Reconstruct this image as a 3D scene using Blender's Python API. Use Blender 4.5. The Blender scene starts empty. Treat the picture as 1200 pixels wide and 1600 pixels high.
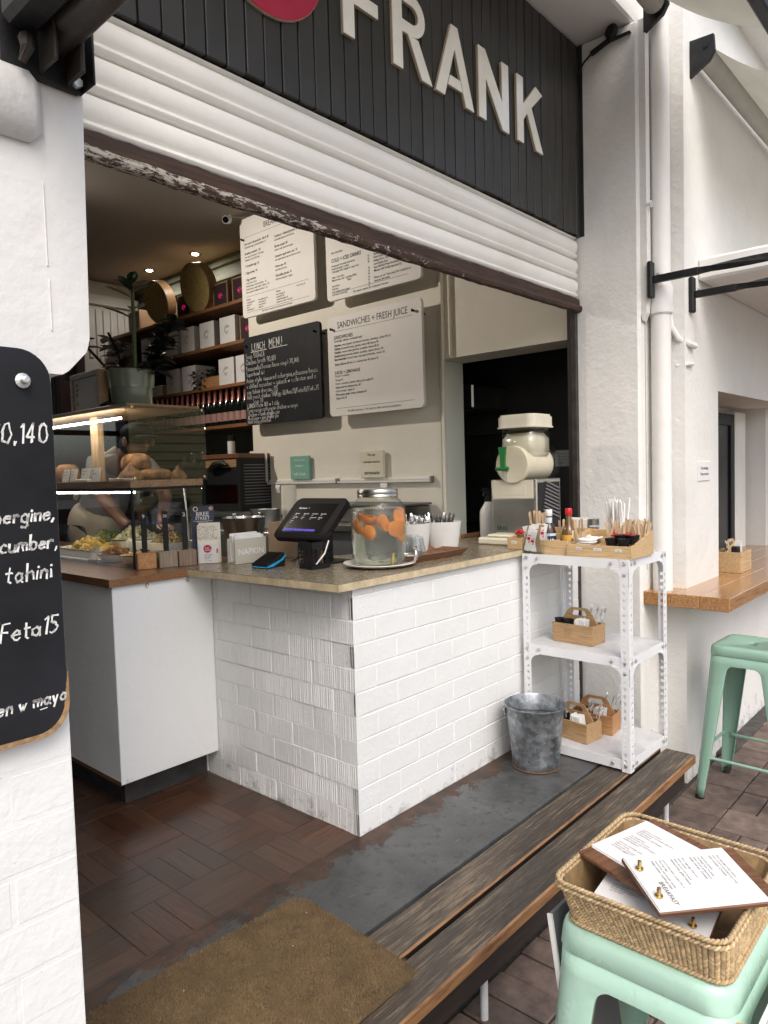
import bpy, math, random
from mathutils import Vector, Matrix, Euler
random.seed(7)
R_ = math.radians
C = bpy.context.scene.collection
scene = bpy.context.scene

# ------------------------------------------------------------------ camera
cam_d = bpy.data.cameras.new("camera"); cam = bpy.data.objects.new("camera", cam_d); C.objects.link(cam)
cam_d.sensor_fit = 'VERTICAL'; cam_d.sensor_height = 36.0; cam_d.lens = 1120 / 1600 * 36
cam_d.clip_start = 0.02; cam_d.clip_end = 500
cam.matrix_world = Matrix(((0.66613198, 0.06093609, -0.74334042, -1.73002368),
                           (-0.74525194, 0.01501816, -0.66661383, -1.70788377),
                           (-0.02945723, 0.99802868, 0.05541681, 1.26618802), (0, 0, 0, 1)))
scene.camera = cam

# ------------------------------------------------------------------ sky, sun, exposure
SUN_EL, SUN_AZ = R_(50), R_(216)     # azimuth of the sun measured from +Y towards +X
world = bpy.data.worlds.new("World"); scene.world = world; world.use_nodes = True
wn = world.node_tree; wn.nodes.clear()
w_out = wn.nodes.new("ShaderNodeOutputWorld"); w_bg = wn.nodes.new("ShaderNodeBackground")
w_sky = wn.nodes.new("ShaderNodeTexSky"); w_sky.sky_type = 'NISHITA'; w_sky.sun_disc = False
w_sky.sun_elevation = SUN_EL; w_sky.sun_rotation = SUN_AZ; w_sky.dust_density = 4.0; w_sky.ozone_density = 0.5
w_hs = wn.nodes.new("ShaderNodeHueSaturation"); w_hs.inputs['Saturation'].default_value = 0.72
wn.links.new(w_sky.outputs[0], w_hs.inputs['Color']); wn.links.new(w_hs.outputs[0], w_bg.inputs[0])
w_bg.inputs[1].default_value = 0.15
wn.links.new(w_bg.outputs[0], w_out.inputs[0])
sun_d = bpy.data.lights.new("sun", 'SUN'); sun = bpy.data.objects.new("sun", sun_d); C.objects.link(sun)
sun_d.energy = 0.5; sun_d.angle = R_(30); sun_d.color = (1.0, 0.985, 0.965)
sd = Vector((math.sin(SUN_AZ) * math.cos(SUN_EL), math.cos(SUN_AZ) * math.cos(SUN_EL), math.sin(SUN_EL)))
sun.rotation_euler = sd.to_track_quat('Z', 'Y').to_euler(); sun.location = (0, -6, 8)
vs = scene.view_settings
vs.view_transform = 'Standard'; vs.look = 'None'; vs.gamma = 1.0; vs.use_curve_mapping = False; vs.exposure = 0.83
scene.cycles.max_bounces = 10; scene.cycles.transparent_max_bounces = 16
scene.cycles.use_denoising = True; scene.cycles.caustics_reflective = False

# ------------------------------------------------------------------ mesh helper
class MB:
    def __init__(self): self.v = []; self.f = []; self.m = []
    def add(self, vs_, fs, mi=0, M=None):
        o = len(self.v)
        if M is not None: vs_ = [M @ Vector(p) for p in vs_]
        self.v.extend([tuple(p) for p in vs_])
        for q in fs: self.f.append(tuple(i + o for i in q)); self.m.append(mi)
        return self
    def box(self, x0, x1, y0, y1, z0, z1, bev=0.0, mi=0, M=None):
        if x0 > x1: x0, x1 = x1, x0
        if y0 > y1: y0, y1 = y1, y0
        if z0 > z1: z0, z1 = z1, z0
        b = min(bev, (x1 - x0) * .45, (y1 - y0) * .45, (z1 - z0) * .45)
        if b <= 0:
            vs_ = [(x, y, z) for x in (x0, x1) for y in (y0, y1) for z in (z0, z1)]
            fs = [(0, 1, 3, 2), (4, 6, 7, 5), (0, 4, 5, 1), (2, 3, 7, 6), (0, 2, 6, 4), (1, 5, 7, 3)]
            return self.add(vs_, fs, mi, M)
        # chamfered box: 24 vertices
        xs, ys, zs = (x0, x1), (y0, y1), (z0, z1); vs_ = []; idx = {}
        for i in (0, 1):
            for j in (0, 1):
                for k in (0, 1):
                    sx, sy, sz = (1, -1)[i], (1, -1)[j], (1, -1)[k]
                    for a in range(3):
                        p = [xs[i] + sx * b, ys[j] + sy * b, zs[k] + sz * b]
                        p[a] = (xs[i], ys[j], zs[k])[a]
                        idx[(i, j, k, a)] = len(vs_); vs_.append(tuple(p))
        fs = []
        def q(*ks): fs.append(tuple(idx[k] for k in ks))
        q((0,0,0,0),(0,0,1,0),(0,1,1,0),(0,1,0,0)); q((1,0,0,0),(1,1,0,0),(1,1,1,0),(1,0,1,0))
        q((0,0,0,1),(1,0,0,1),(1,0,1,1),(0,0,1,1)); q((0,1,0,1),(0,1,1,1),(1,1,1,1),(1,1,0,1))
        q((0,0,0,2),(0,1,0,2),(1,1,0,2),(1,0,0,2)); q((0,0,1,2),(1,0,1,2),(1,1,1,2),(0,1,1,2))
        for i in (0, 1):
            for j in (0, 1):
                a_ = [(i,j,0,0),(i,j,1,0),(i,j,1,1),(i,j,0,1)]; q(*(a_ if (i ^ j) else a_[::-1]))
                a_ = [(i,0,j,0),(i,1,j,0),(i,1,j,2),(i,0,j,2)]; q(*(a_[::-1] if (i ^ j) else a_))
                a_ = [(0,i,j,1),(1,i,j,1),(1,i,j,2),(0,i,j,2)]; q(*(a_ if (i ^ j) else a_[::-1]))
                for k in (0, 1):
                    t = [(i,j,k,0),(i,j,k,1),(i,j,k,2)]
                    q(*(t if not (i ^ j ^ k) else t[::-1]))
        # orient every face outwards
        c = Vector(((x0+x1)/2, (y0+y1)/2, (z0+z1)/2)); out = []
        for fc in fs:
            p = [Vector(vs_[i]) for i in fc]; n = (p[1]-p[0]).cross(p[2]-p[0]); m_ = sum(p, Vector())/len(p) - c
            out.append(fc if n.dot(m_) > 0 else fc[::-1])
        return self.add(vs_, out, mi, M)
    def tube(self, pts, r, seg=10, mi=0, cap=True, M=None, closed=False):
        pts = [Vector(p) for p in pts]; n = len(pts); rr = r if hasattr(r, '__len__') else [r] * n
        vs_ = []; fs = []; prev = None
        for i, p in enumerate(pts):
            if closed: t = pts[(i + 1) % n] - pts[i - 1]
            else: t = pts[min(i + 1, n - 1)] - pts[max(i - 1, 0)]
            t.normalize()
            if prev is None:
                u = Vector((0, 0, 1)) if abs(t.z) < .9 else Vector((1, 0, 0))
                u = (u - t * u.dot(t)).normalized()
            else: u = (prev - t * prev.dot(t)).normalized()
            prev = u; w = t.cross(u)
            for k in range(seg):
                a = 2 * math.pi * k / seg
                vs_.append(p + (u * math.cos(a) + w * math.sin(a)) * rr[i])
        for i in range(n if closed else n - 1):
            j = (i + 1) % n
            for k in range(seg):
                l = (k + 1) % seg
                fs.append((i*seg+k, i*seg+l, j*seg+l, j*seg+k))
        if cap and not closed:
            fs.append(tuple(range(seg))[::-1]); fs.append(tuple((n-1)*seg + k for k in range(seg)))
        return self.add(vs_, fs, mi, M)
    def lathe(self, prof, c=(0, 0, 0), seg=32, mi=0, M=None, sx=1.0, sy=1.0, wob=None):
        vs_ = []; fs = []; n = len(prof)
        for i, (r, z) in enumerate(prof):
            for k in range(seg):
                a = 2 * math.pi * k / seg; q = 1.0 if wob is None else wob(a, z)
                vs_.append((c[0] + r * q * sx * math.cos(a), c[1] + r * q * sy * math.sin(a), c[2] + z))
        for i in range(n - 1):
            for k in range(seg):
                l = (k + 1) % seg; fs.append((i*seg+k, i*seg+l, (i+1)*seg+l, (i+1)*seg+k))
        if prof[0][0] > 1e-5: fs.append(tuple(range(seg))[::-1])
        if prof[-1][0] > 1e-5: fs.append(tuple((n-1)*seg + k for k in range(seg)))
        return self.add(vs_, fs, mi, M)
    def shell(self, prof, c=(0, 0, 0), seg=32, mi=0, M=None, sx=1.0, sy=1.0, wob=None):
        """open lathe: no caps"""
        vs_ = []; fs = []; n = len(prof)
        for i, (r, z) in enumerate(prof):
            for k in range(seg):
                a = 2 * math.pi * k / seg; q = 1.0 if wob is None else wob(a, z)
                vs_.append((c[0] + r * q * sx * math.cos(a), c[1] + r * q * sy * math.sin(a), c[2] + z))
        for i in range(n - 1):
            for k in range(seg):
                l = (k + 1) % seg; fs.append((i*seg+k, i*seg+l, (i+1)*seg+l, (i+1)*seg+k))
        return self.add(vs_, fs, mi, M)
    def prism(self, poly, axis, d0, d1, mi=0, M=None):
        """poly in the two other axes (x: y,z; y: x,z; z: x,y), extruded along axis from d0 to d1"""
        def P(a, b, d): return {'x': (d, a, b), 'y': (a, d, b), 'z': (a, b, d)}[axis]
        n = len(poly); vs_ = [P(a, b, d0) for a, b in poly] + [P(a, b, d1) for a, b in poly]
        area = sum(poly[i][0]*poly[(i+1) % n][1] - poly[(i+1) % n][0]*poly[i][1] for i in range(n))
        fs = [(i, (i+1) % n, n + (i+1) % n, n + i) for i in range(n)] + [tuple(range(n))[::-1], tuple(range(n, 2*n))]
        flip = (area < 0) ^ (axis == 'y') ^ (d1 < d0)
        if flip: fs = [q[::-1] for q in fs]
        return self.add(vs_, fs, mi, M)
    def blob(self, c, rx, ry, rz, seg=8, rings=5, mi=0, M=None, jit=0.0):
        vs_ = [(c[0], c[1], c[2] - rz)]; fs = []
        for i in range(1, rings):
            ph = math.pi * i / rings
            for k in range(seg):
                a = 2 * math.pi * k / seg; q = 1 + random.uniform(-jit, jit)
                vs_.append((c[0] + rx*q*math.sin(ph)*math.cos(a), c[1] + ry*q*math.sin(ph)*math.sin(a), c[2] - rz*q*math.cos(ph)))
        vs_.append((c[0], c[1], c[2] + rz)); e = len(vs_) - 1
        for k in range(seg):
            l = (k + 1) % seg
            fs.append((0, 1 + l, 1 + k)); fs.append((e, e - seg + k, e - seg + l))
            for i in range(rings - 2):
                a = 1 + i*seg; fs.append((a + k, a + l, a + seg + l, a + seg + k))
        return self.add(vs_, fs, mi, M)
    def quad(self, a, b, c, d, mi=0): return self.add([a, b, c, d], [(0, 1, 2, 3)], mi)
    def text(self, s, size, org, right, up, mi=0, align='LEFT', bold=0.0, lift=0.0, sx=1.0):
        vs_, fs = glyphs(s, align, bold); r = Vector(right).normalized(); u = Vector(up).normalized(); n = r.cross(u)
        o = Vector(org) + n * lift
        return self.add([o + r*(x*size*sx) + u*(y*size) for x, y in vs_], fs, mi)
    def chalk(self, s, size, org, right, up, w=.003, mi=0, jit=.03, lift=0.0, adv=.62):
        r = Vector(right).normalized(); u = Vector(up).normalized(); n = r.cross(u); x = 0.0
        o = Vector(org) + n * lift
        for ch in s:
            g = STROKES.get(ch)
            if g is None: x += .38; continue
            wd = max(p[0] for st in g for p in st)
            for st in g:
                pp = [o + r*((x + a + random.uniform(-jit, jit))*size) + u*((b + random.uniform(-jit, jit))*size) for a, b in st]
                for a, b in zip(pp, pp[1:]):
                    d = b - a
                    if d.length < 1e-6: continue
                    d.normalize(); k = n.cross(d) * w * random.uniform(.35, .6); e = d * w * .3
                    self.add([a - e - k, b + e - k, b + e + k, a - e + k], [(0, 1, 2, 3)], mi)
            x += wd + .2
        return x * size
    def mesh(self, name, mats, off=(0, 0, 0), smooth=False, sharp=35):
        me = bpy.data.meshes.new(name); o = off
        me.from_pydata([(p[0]-o[0], p[1]-o[1], p[2]-o[2]) for p in self.v], [], self.f); me.update()
        for m_ in (mats if isinstance(mats, (list, tuple)) else [mats]): me.materials.append(m_)
        if len(me.materials) > 1: me.polygons.foreach_set('material_index', self.m)
        if smooth:
            me.polygons.foreach_set('use_smooth', [True] * len(me.polygons))
            me.set_sharp_from_angle(angle=R_(sharp))
        return me

_gl = {}
def glyphs(s, align, bold):
    k = (s, align, bold)
    if k not in _gl:
        cu = bpy.data.curves.new("lettering", 'FONT'); cu.body = s; cu.align_x = align; cu.resolution_u = 2; cu.offset = bold
        ob = bpy.data.objects.new("lettering", cu); me = bpy.data.meshes.new_from_object(ob)
        _gl[k] = ([(v.co.x, v.co.y) for v in me.vertices], [tuple(p.vertices) for p in me.polygons])
        bpy.data.objects.remove(ob); bpy.data.curves.remove(cu); bpy.data.meshes.remove(me)
    return _gl[k]

W = {}   # world base of every thing / part, for authoring in world coordinates
def tag(o, label=None, cat=None, group=None, kind=None):
    if label: o['label'] = label
    if cat: o['category'] = cat
    if group: o['group'] = group
    if kind: o['kind'] = kind
    return o
def thing(name, label, cat, loc=(0, 0, 0), rz=0.0, group=None):
    o = bpy.data.objects.new(name, None); C.objects.link(o); o.location = loc; o.rotation_euler = (0, 0, rz)
    o.empty_display_size = .05; W[o] = Vector(loc); return tag(o, label, cat, group)
def part(name, mb, mats, parent, local=False, smooth=False, sharp=35, label=None, kind=None, solid=0.0, subsurf=0):
    off = (0, 0, 0) if local else W[parent]
    o = bpy.data.objects.new(name, mb.mesh(name, mats, off, smooth, sharp)); C.objects.link(o); o.parent = parent
    W[o] = W[parent]
    if solid: md = o.modifiers.new("thickness", 'SOLIDIFY'); md.thickness = solid; md.offset = 0
    if subsurf: md = o.modifiers.new("subdivision", 'SUBSURF'); md.levels = md.render_levels = subsurf
    return tag(o, label, None, None, kind)
def single(name, mb, mats, label, cat, loc=None, group=None, smooth=False, sharp=35, rz=0.0, local=False, solid=0.0):
    if loc is None:
        xs = [p[0] for p in mb.v]; ys = [p[1] for p in mb.v]; zs = [p[2] for p in mb.v]
        loc = ((min(xs)+max(xs))/2, (min(ys)+max(ys))/2, min(zs))
    o = bpy.data.objects.new(name, mb.mesh(name, mats, (0, 0, 0) if local else loc, smooth, sharp)); C.objects.link(o)
    o.location = loc; o.rotation_euler = (0, 0, rz); W[o] = Vector(loc)
    if solid: md = o.modifiers.new("thickness", 'SOLIDIFY'); md.thickness = solid; md.offset = 0
    return tag(o, label, cat, group)
def struct(name, mb, mats, smooth=False, kind='structure'):
    o = bpy.data.objects.new(name, mb.mesh(name, mats, (0, 0, 0), smooth)); C.objects.link(o); W[o] = Vector()
    return tag(o, kind=kind)
def dup(root, loc, rz, label, group=None):
    def cp(o, par):
        c = o.copy(); C.objects.link(c); c.parent = par
        for ch in [x for x in kids.get(o, [])]: cp(ch, c)
        return c
    kids = {}
    for x in C.objects:
        if x.parent: kids.setdefault(x.parent, []).append(x)
    c = cp(root, None); c.location = loc; c.rotation_euler = (0, 0, rz); c['label'] = label
    if group: c['group'] = group
    W[c] = Vector(loc); return c

def rrect(x0, x1, y0, y1, r, n=6):
    pts = []
    for cx, cy, a0 in ((x1-r, y1-r, 0), (x0+r, y1-r, 90), (x0+r, y0+r, 180), (x1-r, y0+r, 270)):
        for i in range(n + 1):
            a = R_(a0 + 90*i/n); pts.append((cx + r*math.cos(a), cy + r*math.sin(a)))
    return pts

# single-stroke lettering for chalk writing
def _arc(cx, cy, rx, ry, a0, a1, n=9):
    return [(cx + rx*math.cos(R_(a0+(a1-a0)*i/n)), cy + ry*math.sin(R_(a0+(a1-a0)*i/n))) for i in range(n+1)]
def _o(cx=.24, cy=.27, rx=.22, ry=.26): return _arc(cx, cy, rx, ry, 70, 430, 12)
STROKES = {
 'a': [_o(.2,.26,.2,.25), [(.4,.5),(.4,.06),(.46,0)]], 'b': [[(0,1),(0,0)], _o(.2,.26,.2,.25)], 'c': [_arc(.22,.26,.22,.26,50,310)],
 'd': [_o(.2,.26,.2,.25), [(.4,1),(.4,0)]], 'e': [[(.02,.28),(.4,.3)]+_arc(.21,.27,.2,.26,10,320)], 'f': [_arc(.28,.8,.16,.2,20,180)+[(.12,0)], [(0,.5),(.3,.5)]],
 'g': [_o(.2,.26,.2,.25), [(.4,.5),(.4,-.2)]+_arc(.2,-.2,.2,.16,0,-150)], 'h': [[(0,1),(0,0)], [(0,.3)]+_arc(.18,.32,.18,.2,150,0)+[(.36,0)]],
 'i': [[(.05,.5),(.05,0)], [(.05,.7),(.07,.74)]], 'k': [[(0,1),(0,0)], [(.32,.5),(0,.22),(.34,0)]], 'l': [[(.04,1),(.04,.05),(.12,0)]],
 'm': [[(0,.5),(0,0)], [(0,.3)]+_arc(.14,.32,.14,.2,150,0)+[(.28,0)], [(.28,.3)]+_arc(.42,.32,.14,.2,150,0)+[(.56,0)]],
 'n': [[(0,.5),(0,0)], [(0,.3)]+_arc(.17,.32,.17,.2,150,0)+[(.34,0)]], 'o': [_o(.21,.26,.21,.26)],
 'p': [[(0,.5),(0,-.4)], _o(.2,.26,.2,.25)], 'r': [[(0,.5),(0,0)], [(0,.3)]+_arc(.17,.32,.17,.2,150,40)], 's': [_arc(.17,.39,.15,.13,50,250)+_arc(.16,.13,.16,.13,80,-130)],
 't': [[(.14,.85),(.14,.06),(.26,0)], [(0,.55),(.3,.55)]], 'u': [[(0,.5),(0,.2)]+_arc(.18,.2,.18,.2,180,340)+[(.36,.5),(.36,0)]], 'v': [[(0,.5),(.17,0),(.34,.5)]],
 'w': [[(0,.5),(.13,0),(.25,.4),(.37,0),(.5,.5)]], 'x': [[(0,.5),(.34,0)],[(.34,.5),(0,0)]], 'y': [[(0,.5),(.18,.02)], [(.38,.5),(.1,-.38)]], 'z': [[(0,.5),(.32,.5),(0,0),(.34,0)]],
 'A': [[(0,0),(.26,1),(.52,0)],[(.1,.36),(.43,.36)]], 'C': [_arc(.3,.5,.3,.5,50,310)], 'E': [[(.4,1),(0,1),(0,0),(.42,0)],[(0,.5),(.32,.5)]], 'F': [[(.4,1),(0,1),(0,0)],[(0,.5),(.32,.5)]],
 'H': [[(0,1),(0,0)],[(.42,1),(.42,0)],[(0,.5),(.42,.5)]], 'L': [[(0,1),(0,0),(.42,0)]], 'M': [[(0,0),(.04,1),(.28,.35),(.52,1),(.56,0)]], 'N': [[(0,0),(0,1),(.42,0),(.42,1)]],
 'P': [[(0,0),(0,1)]+_arc(.05,.75,.32,.25,90,-90)+[(0,.5)]], 'R': [[(0,0),(0,1)]+_arc(.05,.75,.32,.25,90,-90)+[(0,.5),(.4,0)]], 'S': [_arc(.23,.75,.21,.25,40,260)+_arc(.21,.25,.22,.25,80,-140)],
 'T': [[(0,1),(.5,1)],[(.25,1),(.25,0)]], 'U': [[(0,1),(0,.25)]+_arc(.21,.25,.21,.25,180,360)+[(.42,1)]],
 '0': [_arc(.22,.5,.21,.5,80,440,12)], '1': [[(.05,.85),(.14,1),(.14,0)]], '2': [_arc(.2,.75,.2,.25,160,-20)+[(0,0),(.42,0)]], '3': [_arc(.18,.75,.19,.25,140,-80)+_arc(.18,.26,.22,.26,80,-140)],
 '4': [[(.3,0),(.3,1),(0,.3),(.42,.3)]], '5': [[(.38,1),(.06,1),(.03,.58)]+_arc(.18,.3,.2,.3,110,-130)], '6': [[(.34,1),(.06,.4)]+_arc(.2,.26,.19,.26,150,500)], '7': [[(0,1),(.4,1),(.12,0)]],
 '8': [_arc(.2,.75,.17,.24,270,630)+_arc(.2,.26,.2,.26,90,450)], '9': [_arc(.2,.7,.19,.28,0,360)+[(.36,.5),(.3,0)]],
 ',': [[(.07,.06),(.0,-.16)]], '/': [[(.3,1.05),(0,-.2)]], '(': [_arc(.25,.45,.2,.6,130,230)], ')': [_arc(0,.45,.2,.6,50,-50)], '+': [[(0,.3),(.3,.3)],[(.15,.47),(.15,.12)]], "'": [[(.05,1),(.02,.85)]],
 '=': [[(0,.4),(.3,.4)],[(0,.2),(.3,.2)]], '.': [[(.03,.0),(.06,.02)]], '_': [[(0,-.1),(.5,-.08)]],
}

# ------------------------------------------------------------------ materials
def newmat(name):
    m = bpy.data.materials.new(name); m.use_nodes = True; nt = m.node_tree; b = nt.nodes['Principled BSDF']; return m, nt, b
def N(nt, t, **kw):
    n = nt.nodes.new(t)
    for k, v in kw.items():
        if k in n.inputs: n.inputs[k].default_value = v
        else: setattr(n, k, v)
    return n
def coords(nt, stretch=(1, 1, 1), src='Object'):
    tc = N(nt, 'ShaderNodeTexCoord'); mp = N(nt, 'ShaderNodeMapping'); mp.inputs['Scale'].default_value = stretch
    nt.links.new(tc.outputs[src], mp.inputs[0]); return mp.outputs[0]
def ramp(nt, fac, stops):
    r = N(nt, 'ShaderNodeValToRGB'); e = r.color_ramp.elements
    while len(e) < len(stops): e.new(.5)
    for k, (p, c) in enumerate(stops): e[k].position = p; e[k].color = (*c, 1) if len(c) == 3 else c
    nt.links.new(fac, r.inputs[0]); return r.outputs[0]
def mix(nt, fac, a, b, mode='MIX'):
    m = N(nt, 'ShaderNodeMix', data_type='RGBA', blend_type=mode)
    for s, v in ((0, fac), (6, a), (7, b)):
        if hasattr(v, 'is_output'): nt.links.new(v, m.inputs[s])
        else: m.inputs[s].default_value = v if s == 0 else ((*v, 1) if len(v) == 3 else v)
    return m.outputs[2]
def noise(nt, vec, scale, detail=5, rough=.6, dist=0.0):
    n = N(nt, 'ShaderNodeTexNoise'); n.inputs['Scale'].default_value = scale; n.inputs['Detail'].default_value = detail
    n.inputs['Roughness'].default_value = rough; n.inputs['Distortion'].default_value = dist
    nt.links.new(vec, n.inputs['Vector']); return n.outputs[0]
def bumpn(nt, b, h, strength=.3, dist=.01, prev=None):
    n = N(nt, 'ShaderNodeBump'); n.inputs['Strength'].default_value = strength; n.inputs['Distance'].default_value = dist
    nt.links.new(h, n.inputs['Height'])
    if prev is not None: nt.links.new(prev, n.inputs['Normal'])
    nt.links.new(n.outputs[0], b.inputs['Normal']); return n.outputs[0]
def dk(c, k): return tuple(min(1, x * k) for x in c)

def pbr(name, col, rough=.6, var=.12, scale=6, bump=0.0, bscale=60, bdist=.004, metal=0.0, spec=.5, coat=0.0, stretch=(1, 1, 1), rvar=0.0, trans=0.0, island=0.0, chips=None, spangle=0.0):
    m, nt, b = newmat(name); v = coords(nt, stretch)
    n1 = noise(nt, v, scale, 6, .62)
    c = ramp(nt, n1, [(.3, dk(col, 1 - var)), (.7, dk(col, 1 + var))])
    if island:
        g = N(nt, 'ShaderNodeNewGeometry')
        c = mix(nt, 1.0, c, ramp(nt, g.outputs['Random Per Island'], [(0, (1-island,)*3), (1, (1+island*.6,)*3)]), 'MULTIPLY')
    if spangle:
        vo = N(nt, 'ShaderNodeTexVoronoi'); vo.inputs['Scale'].default_value = 55; nt.links.new(v, vo.inputs['Vector']); sv = N(nt, 'ShaderNodeSeparateColor'); nt.links.new(vo.outputs['Color'], sv.inputs[0])
        c = mix(nt, 1.0, c, ramp(nt, sv.outputs[0], [(0, (1 - spangle,)*3), (1, (1 + spangle,)*3)]), 'MULTIPLY')
    if chips:
        c = mix(nt, ramp(nt, noise(nt, v, 46, 4, .7, 1.5), [(.705, (0, 0, 0)), (.725, (.85,)*3)]), c, chips)
        c = mix(nt, ramp(nt, noise(nt, coords(nt, (3, 3, 1)), 5, 7, .7), [(.55, (0, 0, 0)), (.75, (.30,)*3)]), c, dk(chips, 1.6))
    nt.links.new(c, b.inputs['Base Color'])
    b.inputs['Roughness'].default_value = rough; b.inputs['Metallic'].default_value = metal; b.inputs['Specular IOR Level'].default_value = spec
    b.inputs['Coat Weight'].default_value = coat; b.inputs['Coat Roughness'].default_value = .12
    if trans: b.inputs['Transmission Weight'].default_value = trans
    if rvar:
        mr = N(nt, 'ShaderNodeMapRange'); mr.inputs['To Min'].default_value = rough - rvar; mr.inputs['To Max'].default_value = rough + rvar
        mr.inputs['From Min'].default_value = .3; mr.inputs['From Max'].default_value = .7
        nt.links.new(noise(nt, v, scale*2.3, 4), mr.inputs[0]); nt.links.new(mr.outputs[0], b.inputs['Roughness'])
    if bump: bumpn(nt, b, noise(nt, v, bscale, 5), bump, bdist)
    return m

def wood(name, dark, light, grain='x', rough=.5, fine=70, island=.25, coat=0.0, bump=.15, worn=None):
    """grain runs along the given axis"""
    m, nt, b = newmat(name); st = {'x': (1, 14, 14), 'y': (14, 1, 14), 'z': (14, 14, 1)}[grain]
    tc = N(nt, 'ShaderNodeTexCoord'); g = N(nt, 'ShaderNodeNewGeometry')
    ad = N(nt, 'ShaderNodeVectorMath', operation='ADD'); sc = N(nt, 'ShaderNodeVectorMath', operation='SCALE'); sc.inputs['Scale'].default_value = 37.0
    cb = N(nt, 'ShaderNodeCombineXYZ'); 
    for i in range(3): nt.links.new(g.outputs['Random Per Island'], cb.inputs[i])
    nt.links.new(cb.outputs[0], sc.inputs[0]); nt.links.new(tc.outputs['Object'], ad.inputs[0]); nt.links.new(sc.outputs[0], ad.inputs[1])
    mp = N(nt, 'ShaderNodeMapping'); mp.inputs['Scale'].default_value = st; nt.links.new(ad.outputs[0], mp.inputs[0])
    n1 = noise(nt, mp.outputs[0], 1.6, 8, .65, 1.2); n2 = noise(nt, mp.outputs[0], fine/8, 4, .6)
    c = ramp(nt, n1, [(.28, dark), (.52, tuple((a+b_)/2 for a, b_ in zip(dark, light))), (.74, light)])
    c = mix(nt, .45, c, ramp(nt, n2, [(.36, dk(dark, .55)), (.64, dk(light, 1.1))]))
    if island: c = mix(nt, 1.0, c, ramp(nt, g.outputs['Random Per Island'], [(0, (1-island,)*3), (1, (1+island*.5,)*3)]), 'MULTIPLY')
    if worn is not None:
        wn_ = noise(nt, tc.outputs['Object'], 2.2, 6, .62)
        c = mix(nt, ramp(nt, wn_, [(.42, (0, 0, 0)), (.60, (.55, .55, .55))]), c, worn)
    nt.links.new(c, b.inputs['Base Color']); b.inputs['Roughness'].default_value = rough; b.inputs['Coat Weight'].default_value = coat
    b.inputs['Coat Roughness'].default_value = .18
    if bump: bumpn(nt, b, n2, bump, .002)
    return m

def glassy(name, tint=(1, 1, 1), gloss=.04, rough=.0, bump=0.0, bscale=30, ior=1.45):
    """thin pane: see-through with a Fresnel reflection"""
    m = bpy.data.materials.new(name); m.use_nodes = True; nt = m.node_tree; nt.nodes.clear()
    o = N(nt, 'ShaderNodeOutputMaterial'); t = N(nt, 'ShaderNodeBsdfTransparent'); t.inputs[0].default_value = (*tint, 1)
    gl = N(nt, 'ShaderNodeBsdfGlossy'); gl.inputs['Roughness'].default_value = rough; fr = N(nt, 'ShaderNodeFresnel'); 
    ge = N(nt, 'ShaderNodeNewGeometry'); io = N(nt, 'ShaderNodeMapRange'); io.inputs['To Min'].default_value = ior; io.inputs['To Max'].default_value = 1 / ior
    nt.links.new(ge.outputs['Backfacing'], io.inputs[0]); nt.links.new(io.outputs[0], fr.inputs[0])
    mx = N(nt, 'ShaderNodeMixShader')
    if bump:
        bn = N(nt, 'ShaderNodeBump'); bn.inputs['Strength'].default_value = bump; bn.inputs['Distance'].default_value = .01
        nt.links.new(noise(nt, coords(nt, (1, 1, .35)), bscale, 3), bn.inputs['Height'])
        nt.links.new(bn.outputs[0], gl.inputs['Normal']); nt.links.new(bn.outputs[0], fr.inputs['Normal'])
    nt.links.new(fr.outputs[0], mx.inputs[0]); nt.links.new(t.outputs[0], mx.inputs[1]); nt.links.new(gl.outputs[0], mx.inputs[2]); nt.links.new(mx.outputs[0], o.inputs[0])
    return m
def emit(name, col, s):
    m, nt, b = newmat(name); b.inputs['Base Color'].default_value = (*col, 1); b.inputs['Emission Color'].default_value = (*col, 1); b.inputs['Emission Strength'].default_value = s
    return m
def flat(name, col, rough=.6, metal=0.0, spec=.5, coat=0.0):
    return pbr(name, col, rough, .06, 12, 0, metal=metal, spec=spec, coat=coat)

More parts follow.
